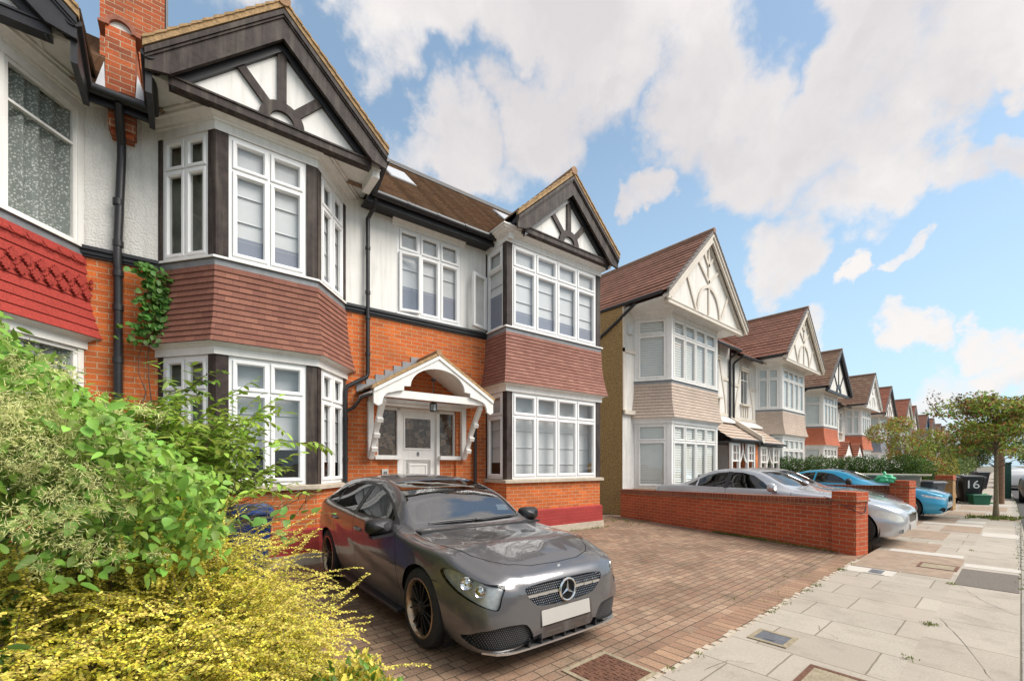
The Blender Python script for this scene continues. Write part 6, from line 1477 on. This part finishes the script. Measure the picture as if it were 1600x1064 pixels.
# ------------------------------------------------------------------ foliage
def leafmat(name, col, var=.35, island=.45, trans=.25, rough=.5, tipcol=None):
    return P(name, col, rough, var=var, scale=1.6, island=island, trans=trans, spec=.35)
def leaves(name, pos, dirs, nrm, ln, wd, mat, parent, fold=.18, curve=.0, shape='rhomb'):
    """one small two-sided folded leaf per position"""
    pos = np.asarray(pos, float); n = len(pos); d = np.asarray(dirs, float); d /= np.linalg.norm(d, axis=1, keepdims=True) + 1e-9
    w = np.cross(d, nrm); w /= np.linalg.norm(w, axis=1, keepdims=True) + 1e-9; u = np.cross(w, d)
    ln = np.broadcast_to(np.asarray(ln, float), (n,))[:, None]; wd = np.broadcast_to(np.asarray(wd, float), (n,))[:, None]
    if shape == 'rhomb':
        k = [(0, 0, 0), (.45, .5, fold), (1, 0, -curve), (.45, -.5, fold)]; fc = [(0, 1, 2), (0, 2, 3)]
    else:  # heart / oval: 8 points with a folded midrib
        k = [(0, 0, 0), (.06, .30, fold * .6), (.32, .5, fold), (.68, .36, fold * .6 - curve * .4), (1, 0, -curve), (.68, -.36, fold * .6 - curve * .4), (.32, -.5, fold), (.06, -.30, fold * .6), (.45, 0, -.02)]
        fc = [(0, 1, 2, 8), (8, 2, 3, 4), (8, 4, 5, 6), (0, 8, 6, 7)]
    V = np.stack([pos + d * (a * ln) + w * (b * wd) + u * (c * wd) for a, b, c in k], 1).reshape(-1, 3)
    m = len(k); F_ = (np.arange(n)[:, None, None] * m)
    faces = []
    base = np.arange(n) * m
    me = bpy.data.meshes.new(name)
    nf = len(fc); ls = [len(f) for f in fc]; tot = sum(ls)
    me.vertices.add(len(V)); me.vertices.foreach_set('co', V.ravel())
    idx = np.concatenate([np.array(f) for f in fc]); loops = (base[:, None] + idx[None, :]).ravel()
    me.loops.add(len(loops)); me.loops.foreach_set('vertex_index', loops.astype(np.int32))
    st_ = np.concatenate([[0], np.cumsum(ls)[:-1]]); starts = (np.arange(n)[:, None] * tot + st_[None, :]).ravel()
    me.polygons.add(n * nf); me.polygons.foreach_set('loop_start', starts.astype(np.int32)); me.polygons.foreach_set('loop_total', np.tile(ls, n).astype(np.int32))
    me.update(calc_edges=True); me.validate(); me.materials.append(mat)
    o = bpy.data.objects.new(name, me); COL.objects.link(o); o.parent = parent
    if parent: o.location = -Vector(parent.location)
    return o
def stems(name, paths, r, mat, parent, n=4):
    m = M()
    for p in paths:
        rr = [r * (1 - .75 * i / (len(p) - 1)) for i in range(len(p))]
        m.tube(p, rr, n, False)
    o = m.build(name, mat, parent, T=Matrix.Translation(-Vector(parent.location))); return o
def randdir(n): 
    v = rng.normal(size=(n, 3)); return v / np.linalg.norm(v, axis=1, keepdims=True)
def arch_path(p, az, el, L_, droop, k=9):
    d = np.array([math.cos(az) * math.cos(el), math.sin(az) * math.cos(el), math.sin(el)]); q = np.array(p, float); out = [q.copy()]
    for i in range(k):
        q = q + d * L_ / k; out.append(q.copy()); d = d + np.array([0, 0, -droop / k]) + rng.normal(size=3) * .05; d /= np.linalg.norm(d)
    return out
def along(path, step, t0=0.):
    """points and tangents every `step` metres"""
    P_ = np.array(path); seg = np.linalg.norm(np.diff(P_, axis=0), axis=1); cum = np.concatenate([[0], np.cumsum(seg)]); s = np.arange(t0 * cum[-1], cum[-1], step)
    i = np.clip(np.searchsorted(cum, s, side='right') - 1, 0, len(seg) - 1); f = ((s - cum[i]) / seg[i])[:, None]
    return P_[i] * (1 - f) + P_[i + 1] * f, (P_[i + 1] - P_[i]) / seg[i][:, None], s / cum[-1]
bark = P('bark_brown', (.12, .085, .06), .9, var=.3, scale=20, bump=.4)
twig = P('green_brown_twig', (.16, .13, .06), .8, var=.3)
# golden arching shrub in the foreground
def golden_shrub():
    t = thing('golden_shrub', 'big golden yellow arching shrub filling the lower left corner', 'shrub', (.0, 2.7, 0))
    def top(x, y): return .56 + .50 * np.clip((y - 1.5) / 1.5, 0, 1) - .62 * np.clip((x - .12) / .75, 0, 1) ** 1.3 - .10 * np.clip(y - 3.2, 0, 1) + .05 * np.sin(x * 9) * np.sin(y * 7)
    paths = []
    while len(paths) < 1900:
        x = rng.uniform(-.85, .82); y = rng.uniform(1.25, 4.2)
        if x > .42 + .14 * y: continue
        h = float(top(x, y)); az = math.atan2(rng.normal() * .8 - .5, rng.normal() * .8 + .5)
        z0 = h - rng.uniform(.04, .34)
        if z0 < .02: z0 = .03
        paths.append(arch_path((x, y, z0), az, rng.uniform(.1, .95), rng.uniform(.20, .48), rng.uniform(.8, 2.0)))
    for i in range(90):   # long whips that stand out against the drive and bin
        y = rng.uniform(2.0, 4.2); x = rng.uniform(.05, .62); paths.append(arch_path((x, y, max(.1, float(top(x, y)) - .1)), rng.uniform(-.9, .6), rng.uniform(.15, .95), rng.uniform(.38, .72), rng.uniform(.5, 1.3)))
    for i in range(40):
        x = rng.uniform(-.5, .35); y = rng.uniform(2.6, 3.8); paths.append(arch_path((x, y, float(top(x, y)) - .1), rng.uniform(-3, 3), rng.uniform(1.0, 1.5), rng.uniform(.3, .5), .4))
    Pq, Dq, Tq = [], [], []
    for p in paths:
        a, b, s = along(p, .0108, .08); Pq.append(a); Dq.append(b); Tq.append(s)
    Pq, Dq, Tq = map(np.concatenate, (Pq, Dq, Tq)); up = np.array([0, 0, 1.])
    kind = np.where(Tq > .6, 0, np.where(rng.random(len(Tq)) < .62, 1, 2))
    for kk, nm, mt in ((0, 'tip_leaves', leafmat('golden_tip_leaf', (.75, .63, .13), island=.25, trans=.3)), (1, 'foliage', leafmat('golden_leaf', (.67, .56, .07), island=.35, trans=.3)), (2, 'green_leaves', leafmat('lime_leaf', (.44, .43, .055), island=.35, trans=.3))):
        sel = kind == kk; p, d = Pq[sel], Dq[sel]; n = len(p)
        w = np.cross(d, up); w /= np.linalg.norm(w, axis=1, keepdims=True) + 1e-6
        for q in (1, -1):
            leaves(nm, p + w * q * .002, w * q * .9 + d * .45 + rng.normal(size=(n, 3)) * .28, up + rng.normal(size=(n, 3)) * .45, rng.uniform(.013, .020, n), rng.uniform(.010, .014, n), mt, t)
    stems('stem', paths[::2], .0022, twig, t, 3)
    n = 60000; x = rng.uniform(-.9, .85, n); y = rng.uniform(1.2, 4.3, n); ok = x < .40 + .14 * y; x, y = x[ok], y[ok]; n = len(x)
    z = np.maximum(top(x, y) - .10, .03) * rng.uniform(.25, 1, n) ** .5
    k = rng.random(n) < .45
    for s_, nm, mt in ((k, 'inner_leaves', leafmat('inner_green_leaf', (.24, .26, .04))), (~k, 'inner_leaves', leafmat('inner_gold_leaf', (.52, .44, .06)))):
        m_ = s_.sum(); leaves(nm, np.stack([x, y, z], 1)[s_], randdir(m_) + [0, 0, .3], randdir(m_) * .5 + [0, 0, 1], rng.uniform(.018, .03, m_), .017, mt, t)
golden_shrub()
# variegated euonymus at the drive edge
def euonymus(label, cx, cy, rx, ry, h, n, seed):
    t = thing('variegated_shrub', label, 'shrub', (cx, cy, 0))
    d = randdir(n); d[:, 2] = np.abs(d[:, 2]); r = rng.uniform(.72, 1.05, n)[:, None]
    lump = 1 + .13 * np.sin(d[:, 0] * 7 + seed) * np.cos(d[:, 1] * 8)
    p = np.array([cx, cy, .02]) + d * np.array([rx, ry, h]) * r * lump[:, None]
    k = rng.random(n) < .62
    for sel, nm, mt in ((k, 'foliage', leafmat('cream_gold_leaf', (.60, .50, .085), island=.25)), (~k, 'green_leaves', leafmat('variegated_green_leaf', (.14, .24, .035), island=.3))):
        q = d[sel] * .7 + randdir(sel.sum()) * .8 + [0, 0, .35]
        leaves(nm, p[sel], q, d[sel] + randdir(sel.sum()) * .6, rng.uniform(.03, .048, sel.sum()), rng.uniform(.017, .024, sel.sum()), mt, t, shape='oval', fold=.2)
    m = M()
    for i in range(18):
        a = rng.uniform(0, 6.28); m.tube([(0, 0, .02), (rx * .45 * math.cos(a), ry * .45 * math.sin(a), h * .5), (rx * .85 * math.cos(a), ry * .85 * math.sin(a), h * .75)], .004, 4)
    m.build('stem', twig, t, T=Matrix())
euonymus('low yellow and green variegated shrub at the edge of the brick drive', .74, 2.02, .28, .34, .52, 3800, 1)
euonymus('small variegated shrub with green and yellow leaves in the bottom left corner', -.27, 1.66, .2, .18, .80, 1500, 4)
# fine-leaved green stems between them
# tall leafy shrub in front of the bay
def leafy_shrub(name, label, base, spread, n, Lr, el, droop, leaf, lw, mat, matd, step, dense=1, tw=.005, azr=(0, 6.28)):
    t = thing(name, label, 'shrub', base)
    paths = []
    for i in range(n):
        a = rng.uniform(*azr); b = (base[0] + rng.normal() * spread[0], base[1] + rng.normal() * spread[1], base[2] + rng.uniform(0, spread[2]))
        p = arch_path(b, a, rng.uniform(*el), rng.uniform(*Lr), rng.uniform(*droop), 10); paths.append(p)
        for q in range(dense):
            k = rng.integers(3, 9); paths.append(arch_path(p[k], a + rng.normal() * 1.1, rng.uniform(.0, .9), rng.uniform(.25, .55) * Lr[0], rng.uniform(.6, 1.4), 6))
    Pq, Dq, Tq = [], [], []
    for p in paths:
        a, b, s = along(p, step, .12); Pq.append(a); Dq.append(b); Tq.append(s)
    Pq, Dq, Tq = map(np.concatenate, (Pq, Dq, Tq)); ok = ~((Pq[:, 0] > .50) & (Pq[:, 2] < 1.22)); Pq, Dq, Tq = Pq[ok], Dq[ok], Tq[ok]; n = len(Pq); up = np.array([0, 0, 1.])
    w = np.cross(Dq, up); w /= np.linalg.norm(w, axis=1, keepdims=True) + 1e-6; sg = np.where(np.arange(n) % 2, 1, -1)[:, None]
    dirs = w * sg * .8 + Dq * .55 + rng.normal(size=(n, 3)) * .25 + [0, 0, -.25]
    k = rng.random(n) < .6
    for s_, nm, mt in ((k, 'foliage', mat), (~k, 'older_leaves', matd)):
        m_ = s_.sum(); leaves(nm, Pq[s_], dirs[s_], up + rng.normal(size=(m_, 3)) * .35, rng.uniform(leaf * .65, leaf * 1.15, m_), rng.uniform(lw * .75, lw * 1.1, m_), mt, t, shape='oval', fold=.15, curve=.22)
    stems('stem', paths, tw, twig, t, 4)
    return t
lg = leafmat('fresh_green_leaf', (.36, .48, .075), island=.35, trans=.35); lgd = leafmat('mid_green_leaf', (.25, .39, .05), island=.35, trans=.3)
leafy_shrub('leafy_shrub', 'tall bright green arching shrub in front of the lower bay window', (.02, 5.1, .4), (.36, .25, 1.0), 300, (.7, 1.3), (.75, 1.4), (.5, 1.7), .105, .038, lg, lgd, .030, 4)
leafy_shrub('leafy_shrub', 'tangled green shrub below the red tile hanging on the left', (-.75, 5.0, .7), (.34, .3, .8), 90, (.7, 1.3), (.7, 1.4), (.4, 1.5), .07, .032, lgd, leafmat('deep_green_leaf', (.06, .13, .02), island=.35), .028, 4)
dk_ = leafmat('deep_green_leaf', (.06, .13, .02), island=.35)
leafy_shrub('leafy_shrub', 'dark green undergrowth at the left edge behind the golden shrub', (-.55, 4.0, .3), (.35, .45, .5), 80, (.5, 1.0), (.3, 1.3), (.4, 1.5), .08, .036, lgd, dk_, .03, 4)
# clematis with fluffy seed heads
def clematis():
    t = thing('clematis', 'climbing clematis with fluffy pale seed heads and large leaves at the left edge', 'climber', (-.45, 3.05, 0))
    def top(x, y): return 2.26 - .80 * np.clip((x + .62) / .85, 0, 1) ** .9 - .14 * np.abs(y - 3.0)
    n = 6500; x = rng.uniform(-1.0, .30, n); y = rng.uniform(2.45, 3.6, n); z = top(x, y) - .9 * rng.random(n) ** 1.6 + rng.normal(size=n) * .03
    ok = z > 1.0; p = np.stack([x, y, z], 1)[ok]; n = len(p)
    k = rng.random(n) < .55; up = np.array([.25, -.55, .75])
    for s_, nm, mt, L_ in ((k, 'foliage', leafmat('clematis_leaf', (.23, .37, .055), island=.35), .060), (~k, 'older_leaves', leafmat('clematis_leaf_dark', (.18, .32, .05), island=.35), .075)):
        m_ = s_.sum(); leaves(nm, p[s_], randdir(m_) + [.2, -.3, -.35], up + rng.normal(size=(m_, 3)) * .4, rng.uniform(.5, 1.1, m_) * L_, rng.uniform(.36, .60, m_) * L_, mt, t, shape='oval', fold=.14, curve=.2)
    # seed heads: tufts of curling silky tails gathered in cascades
    Pq, Dq, Nq = [], [], []
    for c in range(34):
        x = rng.uniform(-.75, .20); y = rng.uniform(2.3, 2.95); z = float(top(x, y)) - .68 * rng.random()
        if z < 1.12: continue
        for h in range(rng.integers(9, 20)):
            cpos = np.array([x, y, z]) + rng.normal(size=3) * [.085, .06, .055]; kk = 46; d = randdir(kk); d[:, 2] -= .2
            Pq.append(cpos + d * .012 + rng.normal(size=(kk, 3)) * .014); Dq.append(d); Nq.append(randdir(kk))
    Pq, Dq, Nq = map(np.concatenate, (Pq, Dq, Nq)); n = len(Pq)
    leaves('seed_heads', Pq, Dq, Nq, rng.uniform(.014, .030, n), .0020, leafmat('silky_seed_tail', (.80, .78, .34), island=.25, trans=.3), t, fold=1.2, curve=.45)
    ps = [arch_path((rng.uniform(-.9, -.1), 3.3, .2), rng.uniform(0, 6.28), 1.3, rng.uniform(1.2, 1.9), .5) for i in range(22)]
    stems('stem', ps, .007, bark, t, 5)
clematis()
# a long shoot with big leaves reaching over the golden shrub towards the car
def shoot():
    t = thing('trailing_shoot', 'long trailing shoot with broad green leaves reaching out to the car', 'climber', (.1, 3.6, .9))
    ps = [arch_path((-.5, 3.5, 1.0), .12, .12, 1.75, .45, 12), arch_path((.55, 3.62, 1.08), .6, -.2, .45, .9, 6), arch_path((.3, 3.5, 1.05), -.4, .5, .5, .8, 6), arch_path((-.2, 3.45, 1.0), 2, .8, .5, .8, 6)]
    Pq, Dq = [], []
    for p in ps:
        a, b, s = along(p, .075, .1); Pq.append(a); Dq.append(b)
    Pq, Dq = np.concatenate(Pq), np.concatenate(Dq); n = len(Pq)
    leaves('foliage', Pq, Dq * .3 + randdir(n) * .8 + [0, 0, -.35], randdir(n) * .5 + [0, -.5, .8], rng.uniform(.07, .105, n), rng.uniform(.05, .07, n), leafmat('broad_green_leaf', (.16, .30, .06), island=.3), t, shape='oval', fold=.12, curve=.15)
    stems('stem', ps, .004, twig, t, 5)
shoot()
# ivy by the drainpipe
def ivy():
    b = hw(.0, .62, 3.5); t = thing('ivy', 'ivy climbing the corner between the drainpipe and the upper tiled bay', 'climber', (b[0], b[1], 0))
    Pq = []
    for i in range(340):
        u = rng.normal() * .11 + .0; z = rng.uniform(3.15, 4.26) if i < 400 else rng.uniform(2.7, 3.3)
        u = -.02 + .10 * math.sin(z * 2.2) + rng.normal() * (.10 if z > 3.4 else .2); Pq.append(hw(u, .60 - rng.uniform(0, .10), z))
    Pq = np.array(Pq); n = len(Pq)
    leaves('foliage', Pq, randdir(n) * .6 + [.1, -.2, -.6], randdir(n) * .35 + [.3, -.9, .3], rng.uniform(.06, .10, n), rng.uniform(.055, .085, n), leafmat('ivy_leaf', (.075, .17, .025), island=.4), t, shape='oval', fold=.1, curve=.1)
    stems('stem', [[hw(.0 + .03 * math.sin(k), .66, 1.5 + .3 * k) for k in range(10)], [hw(-.1 + .05 * math.sin(k * 2), .66, 1.5 + .25 * k) for k in range(9)]], .01, bark, t)
ivy()
# dense crowns: trees, hedge, garden bushes
def crown_points(n, blobs):
    out, nr = [], []
    w = np.array([b[3] * b[4] * b[5] for b in blobs]) ** .67; w /= w.sum()
    for b, k in zip(blobs, rng.multinomial(n, w)):
        d = randdir(k); r = rng.uniform(.35, 1, k) ** .45 + rng.normal(size=k) * .06
        out.append(np.array(b[:3]) + d * r[:, None] * np.array(b[3:6])); nr.append(d)
    return np.concatenate(out), np.concatenate(nr)
def bush(name, label, blobs, n, leaf, mats, cat='bush', trunk=None, group=None, branches=()):
    b0 = blobs[0]; loc = (trunk[0][0], trunk[0][1], 0) if trunk else (b0[0], b0[1], 0)
    t = thing(name, label, cat, loc, 0, group)
    p, d = crown_points(n, blobs); k = rng.choice(len(mats), size=n, p=[m_[1] for m_ in mats])
    for i, (mt, _, nm) in enumerate(mats):
        s_ = k == i; m_ = s_.sum()
        if m_: leaves(nm, p[s_], d[s_] * .6 + randdir(m_) * .8, d[s_] * .5 + randdir(m_) * .6 + [0, 0, .5], rng.uniform(.6, 1.15, m_) * leaf, rng.uniform(.4, .6, m_) * leaf, mt, t)
    if trunk:
        m = M(); m.tube(trunk, [.058 * (1 - .45 * i / (len(trunk) - 1)) * (1.35 if i == 0 else 1) for i in range(len(trunk))], 10, True); tr = m.build('trunk', P('young_trunk_bark', (.22, .17, .10), .9, var=.35, scale=18, bump=.5), t, T=Matrix.Translation(-Vector(loc)), smooth=True)
        m = M()
        for b in branches: m.tube(b, [.011 * (1 - .8 * i / (len(b) - 1)) for i in range(len(b))], 6, False)
        if branches: m.build('branch', bark, t, T=Matrix.Translation(-Vector(loc)), smooth=True)
    return t
def street_tree():
    X, Y = 18.16, .45; blobs = []; br = []; tips = []
    for i in range(42):      # layered, spreading limbs
        a = rng.uniform(0, 6.28); z = rng.uniform(1.58, 3.2); Lr = rng.uniform(.7, 1.75) * (1.15 - .34 * (z - 1.6)); 
        q = [(X, Y, z - .35)]
        for k in range(1, 5): f = k / 4; q.append((X + math.cos(a) * Lr * f, Y + math.sin(a) * Lr * f, z - .35 + .55 * f + .12 * math.sin(k)))
        br.append(q)
        for k in (2, 3, 4):
            e = q[k]; blobs.append((e[0] + rng.normal() * .12, e[1] + rng.normal() * .12, e[2] + rng.uniform(.0, .12), rng.uniform(.22, .42), rng.uniform(.22, .42), rng.uniform(.08, .17)))
    for i in range(15):     # thin leaders rising clear of the crown
        a = rng.uniform(0, 6.28); r0 = rng.uniform(.2, 1.2); b = (X + r0 * math.cos(a), Y + r0 * math.sin(a), 2.8); q = [b]
        Lr = rng.uniform(.6, 1.2)
        for k in range(1, 6): q.append((b[0] + math.cos(a) * Lr * .55 * k / 5 + rng.normal() * .03, b[1] + math.sin(a) * Lr * .55 * k / 5, b[2] + Lr * .85 * k / 5))
        br.append(q); tips.append(q)
    g = leafmat('tree_green_leaf', (.25, .36, .05), island=.5); g2 = leafmat('tree_light_leaf', (.40, .42, .07), island=.4); rd = leafmat('tree_bronze_leaf', (.46, .17, .09), island=.45); dg = leafmat('tree_dark_leaf', (.13, .20, .03), island=.4); og = leafmat('tree_amber_leaf', (.32, .17, .03), island=.4)
    t = bush('street_tree', 'young street tree with layered green and bronze leaves growing in the pavement', blobs, 12500, .09, [(g, .38, 'foliage'), (g2, .2, 'light_leaves'), (rd, .15, 'bronze_leaves'), (dg, .19, 'dark_leaves'), (og, .08, 'amber_leaves')], 'tree', [(X, Y, -.02), (X, Y, .4), (X - .02, Y, 1.0), (X + .02, Y, 1.7), (X, Y, 2.6)], None, br)
    Pq, Dq = [], []
    for q in tips:
        a, b, s = along(q, .02, .1); Pq.append(a + rng.normal(size=a.shape) * .05); Dq.append(b)
    Pq, Dq = np.concatenate(Pq), np.concatenate(Dq); n = len(Pq)
    leaves('tip_leaves', Pq, Dq * .4 + randdir(n), randdir(n), rng.uniform(.05, .09, n), rng.uniform(.03, .05, n), leafmat('tree_tip_leaf', (.13, .065, .04), island=.4), t)
street_tree()
hedgem = [(leafmat('hedge_leaf', (.085, .16, .02), island=.45, rough=.7), .6, 'foliage'), (leafmat('hedge_dark_leaf', (.035, .075, .012), island=.4), .4, 'dark_leaves')]
hb = [(20.9 + rng.normal() * .10, y, z + .07 * math.sin(y * 5), .52, .46, .40) for y in np.arange(2.3, 6.9, .38) for z in (.45, .95, 1.42)]
bush('hedge', 'long clipped dark green hedge behind the cream wall', hb, 42000, .075, hedgem, 'hedge')
gm = lambda a, b: [(leafmat(a + '_leaf', b, island=.45), .6, 'foliage'), (leafmat('dark_crown_leaf', (.03, .06, .012), island=.4), .4, 'dark_leaves')]  # a darker leaf mixed in at random
bush('garden_tree', 'garden tree with bronze and green leaves rising behind the hedge, left of the street tree', [(25.5, 3.2, 2.2, .8, .8, .55), (25.0, 3.9, 2.9, .75, .7, .45), (26.2, 2.7, 2.6, .7, .7, .5), (25.6, 3.5, 3.3, .5, .5, .35), (25.4, 2.6, 1.4, .6, .6, .6)], 7000, .10, [(leafmat('tree_green_leaf', (.13, .22, .03)), .4, 'foliage'), (leafmat('tree_amber_leaf', (.32, .17, .03)), .25, 'amber_leaves'), (leafmat('tree_bronze_leaf', (.36, .12, .06)), .2, 'bronze_leaves'), (leafmat('tree_light_leaf', (.2, .24, .035)), .15, 'light_leaves')], 'tree', [(25.5, 3.2, 0), (25.5, 3.2, 1.2), (25.5, 3.3, 2.4)])
bush('garden_bush', 'russet garden bush between the hedge end and the lone black bin', [(22.6, 2.5, .9, .45, .45, .8), (22.8, 2.7, 1.6, .4, .4, .5)], 3600, .07, [(leafmat('tree_amber_leaf', (.32, .17, .03)), .3, 'amber_leaves'), (leafmat('hedge_leaf', (.085, .155, .02)), .7, 'foliage')])
bush('garden_bush', 'bright yellow green bush above the bin numbered 16', [(29.5, 2.35, 1.1, .8, .45, .9), (31, 2.4, 1.4, .6, .4, .7)], 4200, .08, gm('yellow_green', (.36, .32, .035)))
bush('garden_bush', 'dark green bush overhanging the wall beyond the bins', [(26.8, 2.7, 1.3, .9, .6, 1.1), (34, 2.55, 1.4, 1.1, .5, 1.0), (36.5, 2.7, 1.5, 1.2, .5, 1.1)], 7500, .09, gm('mid_bush', (.10, .18, .025)))
bush('garden_bush', 'distant leafy front garden growth near the far end of the pavement', [(41, 2.7, 1.5, 1.6, .6, 1.3), (47, 2.9, 1.5, 2.2, .6, 1.3), (54, 3.2, 1.7, 2.5, .7, 1.5), (63, 3.6, 1.9, 3, .8, 1.7)], 8000, .12, gm('far_bush', (.15, .20, .035)))
bush('street_tree', 'distant leafy tree over the cars at the far right end of the street', [(52, 1.0, 3.6, 1.7, 1.4, 1.2), (53, .6, 4.6, 1.2, 1.1, .8)], 5000, .16, gm('far_tree', (.13, .19, .03)), 'tree', [(52, 1.1, 0), (52, 1.1, 1.5), (52.2, 1.0, 3.2)])
for i, (x, y, h, lb) in enumerate(((74, 3.4, 4.5, 'distant rounded tree closing the end of the pavement'), (96, -1.5, 5.5, 'distant tall tree beyond the parked cars'), (84, -7.5, 6.0, 'distant dark tree on the far side of the road'))):
    bush('distant_tree', lb, [(x, y, h * .62, h * .30, h * .26, h * .36), (x + 1, y + .6, h * .5, h * .28, h * .22, h * .26), (x - .8, y - .3, h * .75, h * .2, h * .18, h * .2)], 3800, .26, gm('far_tree', (.13, .19, .03)), 'tree', [(x, y, 0), (x, y, h * .3), (x, y, h * .6)])
# weeds in the joints
def tufts(name, pts, n, h, mat):
    P_ = np.array([pts[rng.integers(len(pts))] + np.array([rng.normal() * .035, rng.normal() * .03, 0]) for _ in range(n)]); d = randdir(n); d[:, 2] = np.abs(d[:, 2]) + .6
    o = leaves(name, P_, d, randdir(n), rng.uniform(.4, 1.1, n) * h, rng.uniform(.15, .3, n) * h, mat, None); return tag(o, kind='stuff')
gr = leafmat('weed_leaf', (.16, .19, .035), island=.4)
wl = lambda a, b, k: [np.array([a[0] + (b[0] - a[0]) * f, a[1] + (b[1] - a[1]) * f, .005]) for f in np.linspace(0, 1, k)]
tufts('weeds', wl((9.0, 2.1), (10.3, 6.8), 40)[:18] + wl((9.35, 3.3), (9.6, 4.4), 30), 1500, .055, gr)
tufts('weeds', [np.array([x, 1.655, .0]) for x in rng.choice(np.linspace(2.9, 9.2, 60), 16)] + [np.array([x, .56, 0]) for x in (5.6, 5.62, 7.7, 7.72, 11, 4.5)], 420, .035, gr)
tufts('weeds', [np.array([x, 1.92 + rng.normal() * .15, .0]) for x in np.linspace(5, 8.9, 24)], 420, .022, gr)
tufts('weeds', [np.array([18.16 + rng.normal() * .3, .45 + rng.normal() * .25, 0]) for _ in range(50)], 900, .11, gr)
tufts('weeds', [np.array([x, -.01 + .0009 * (x - 9) ** 2 * (x > 9) * .6, -.01]) for x in np.linspace(8, 30, 60)], 900, .045, gr)
tufts('weeds', [np.array(hw(u, -.1, 0)) for u in np.linspace(6.5, 8.6, 20)] + [np.array([x, y, 0]) for x, y in zip(rng.uniform(9.2, 10.2, 20), rng.uniform(6.2, 7.4, 20))], 500, .05, gr)
# ------------------------------------------------------------------ separate pieces of a part become parts of their own
KEEP = ('pane', 'blind', 'stem', 'foliage', 'panel_gaps', 'grille', 'intake', 'light', 'leaves', 'seed', 'net_', 'weeds', 'pavement', 'keypad', 'number', 'plate', 'gable_panel', 'step_flash', 'tile', 'verge', 'grille_bars', 'privacy', 'cable', 'wire', 'window.', 'open_casement', 'lantern', 'emblem', 'rim', 'steering', 'frame', 'interior')
def split_parts():
    for o in list(COL.objects):
        if o.type != 'MESH' or o.parent is None or o.data.users > 1 or o.children: continue
        if any(o.name.startswith(k) for k in KEEP): continue
        me = o.data; nf = len(me.polygons)
        if nf > 900: continue
        co = np.empty(len(me.vertices) * 3); me.vertices.foreach_get('co', co); co = co.reshape(-1, 3)
        lo = np.array([co[list(p.vertices)].min(0) for p in me.polygons]) - .006; hi = np.array([co[list(p.vertices)].max(0) for p in me.polygons]) + .006
        lab = -np.ones(nf, int); k = 0
        for i in range(nf):
            if lab[i] >= 0: continue
            lab[i] = k; todo = [i]
            while todo:
                q = todo.pop(); hit_ = np.where((lab < 0) & (lo <= hi[q]).all(1) & (hi >= lo[q]).all(1))[0]
                lab[hit_] = k; todo += list(hit_)
            k += 1
        if k < 2 or k > 12: continue
        if o.name.startswith('intake_mesh'): continue
        base = o.name.split('.')[0]
        for c in range(k):
            bm = bmesh.new(); bm.from_mesh(me); bm.faces.ensure_lookup_table()
            bmesh.ops.delete(bm, geom=[f for f in bm.faces if lab[f.index] != c], context='FACES')
            m2 = bpy.data.meshes.new(base); bm.to_mesh(m2); bm.free()
            for mt in me.materials: m2.materials.append(mt)
            n_ = bpy.data.objects.new(base, m2); COL.objects.link(n_); n_.parent = o.parent; n_.location = o.location
        bpy.data.objects.remove(o)
split_parts()
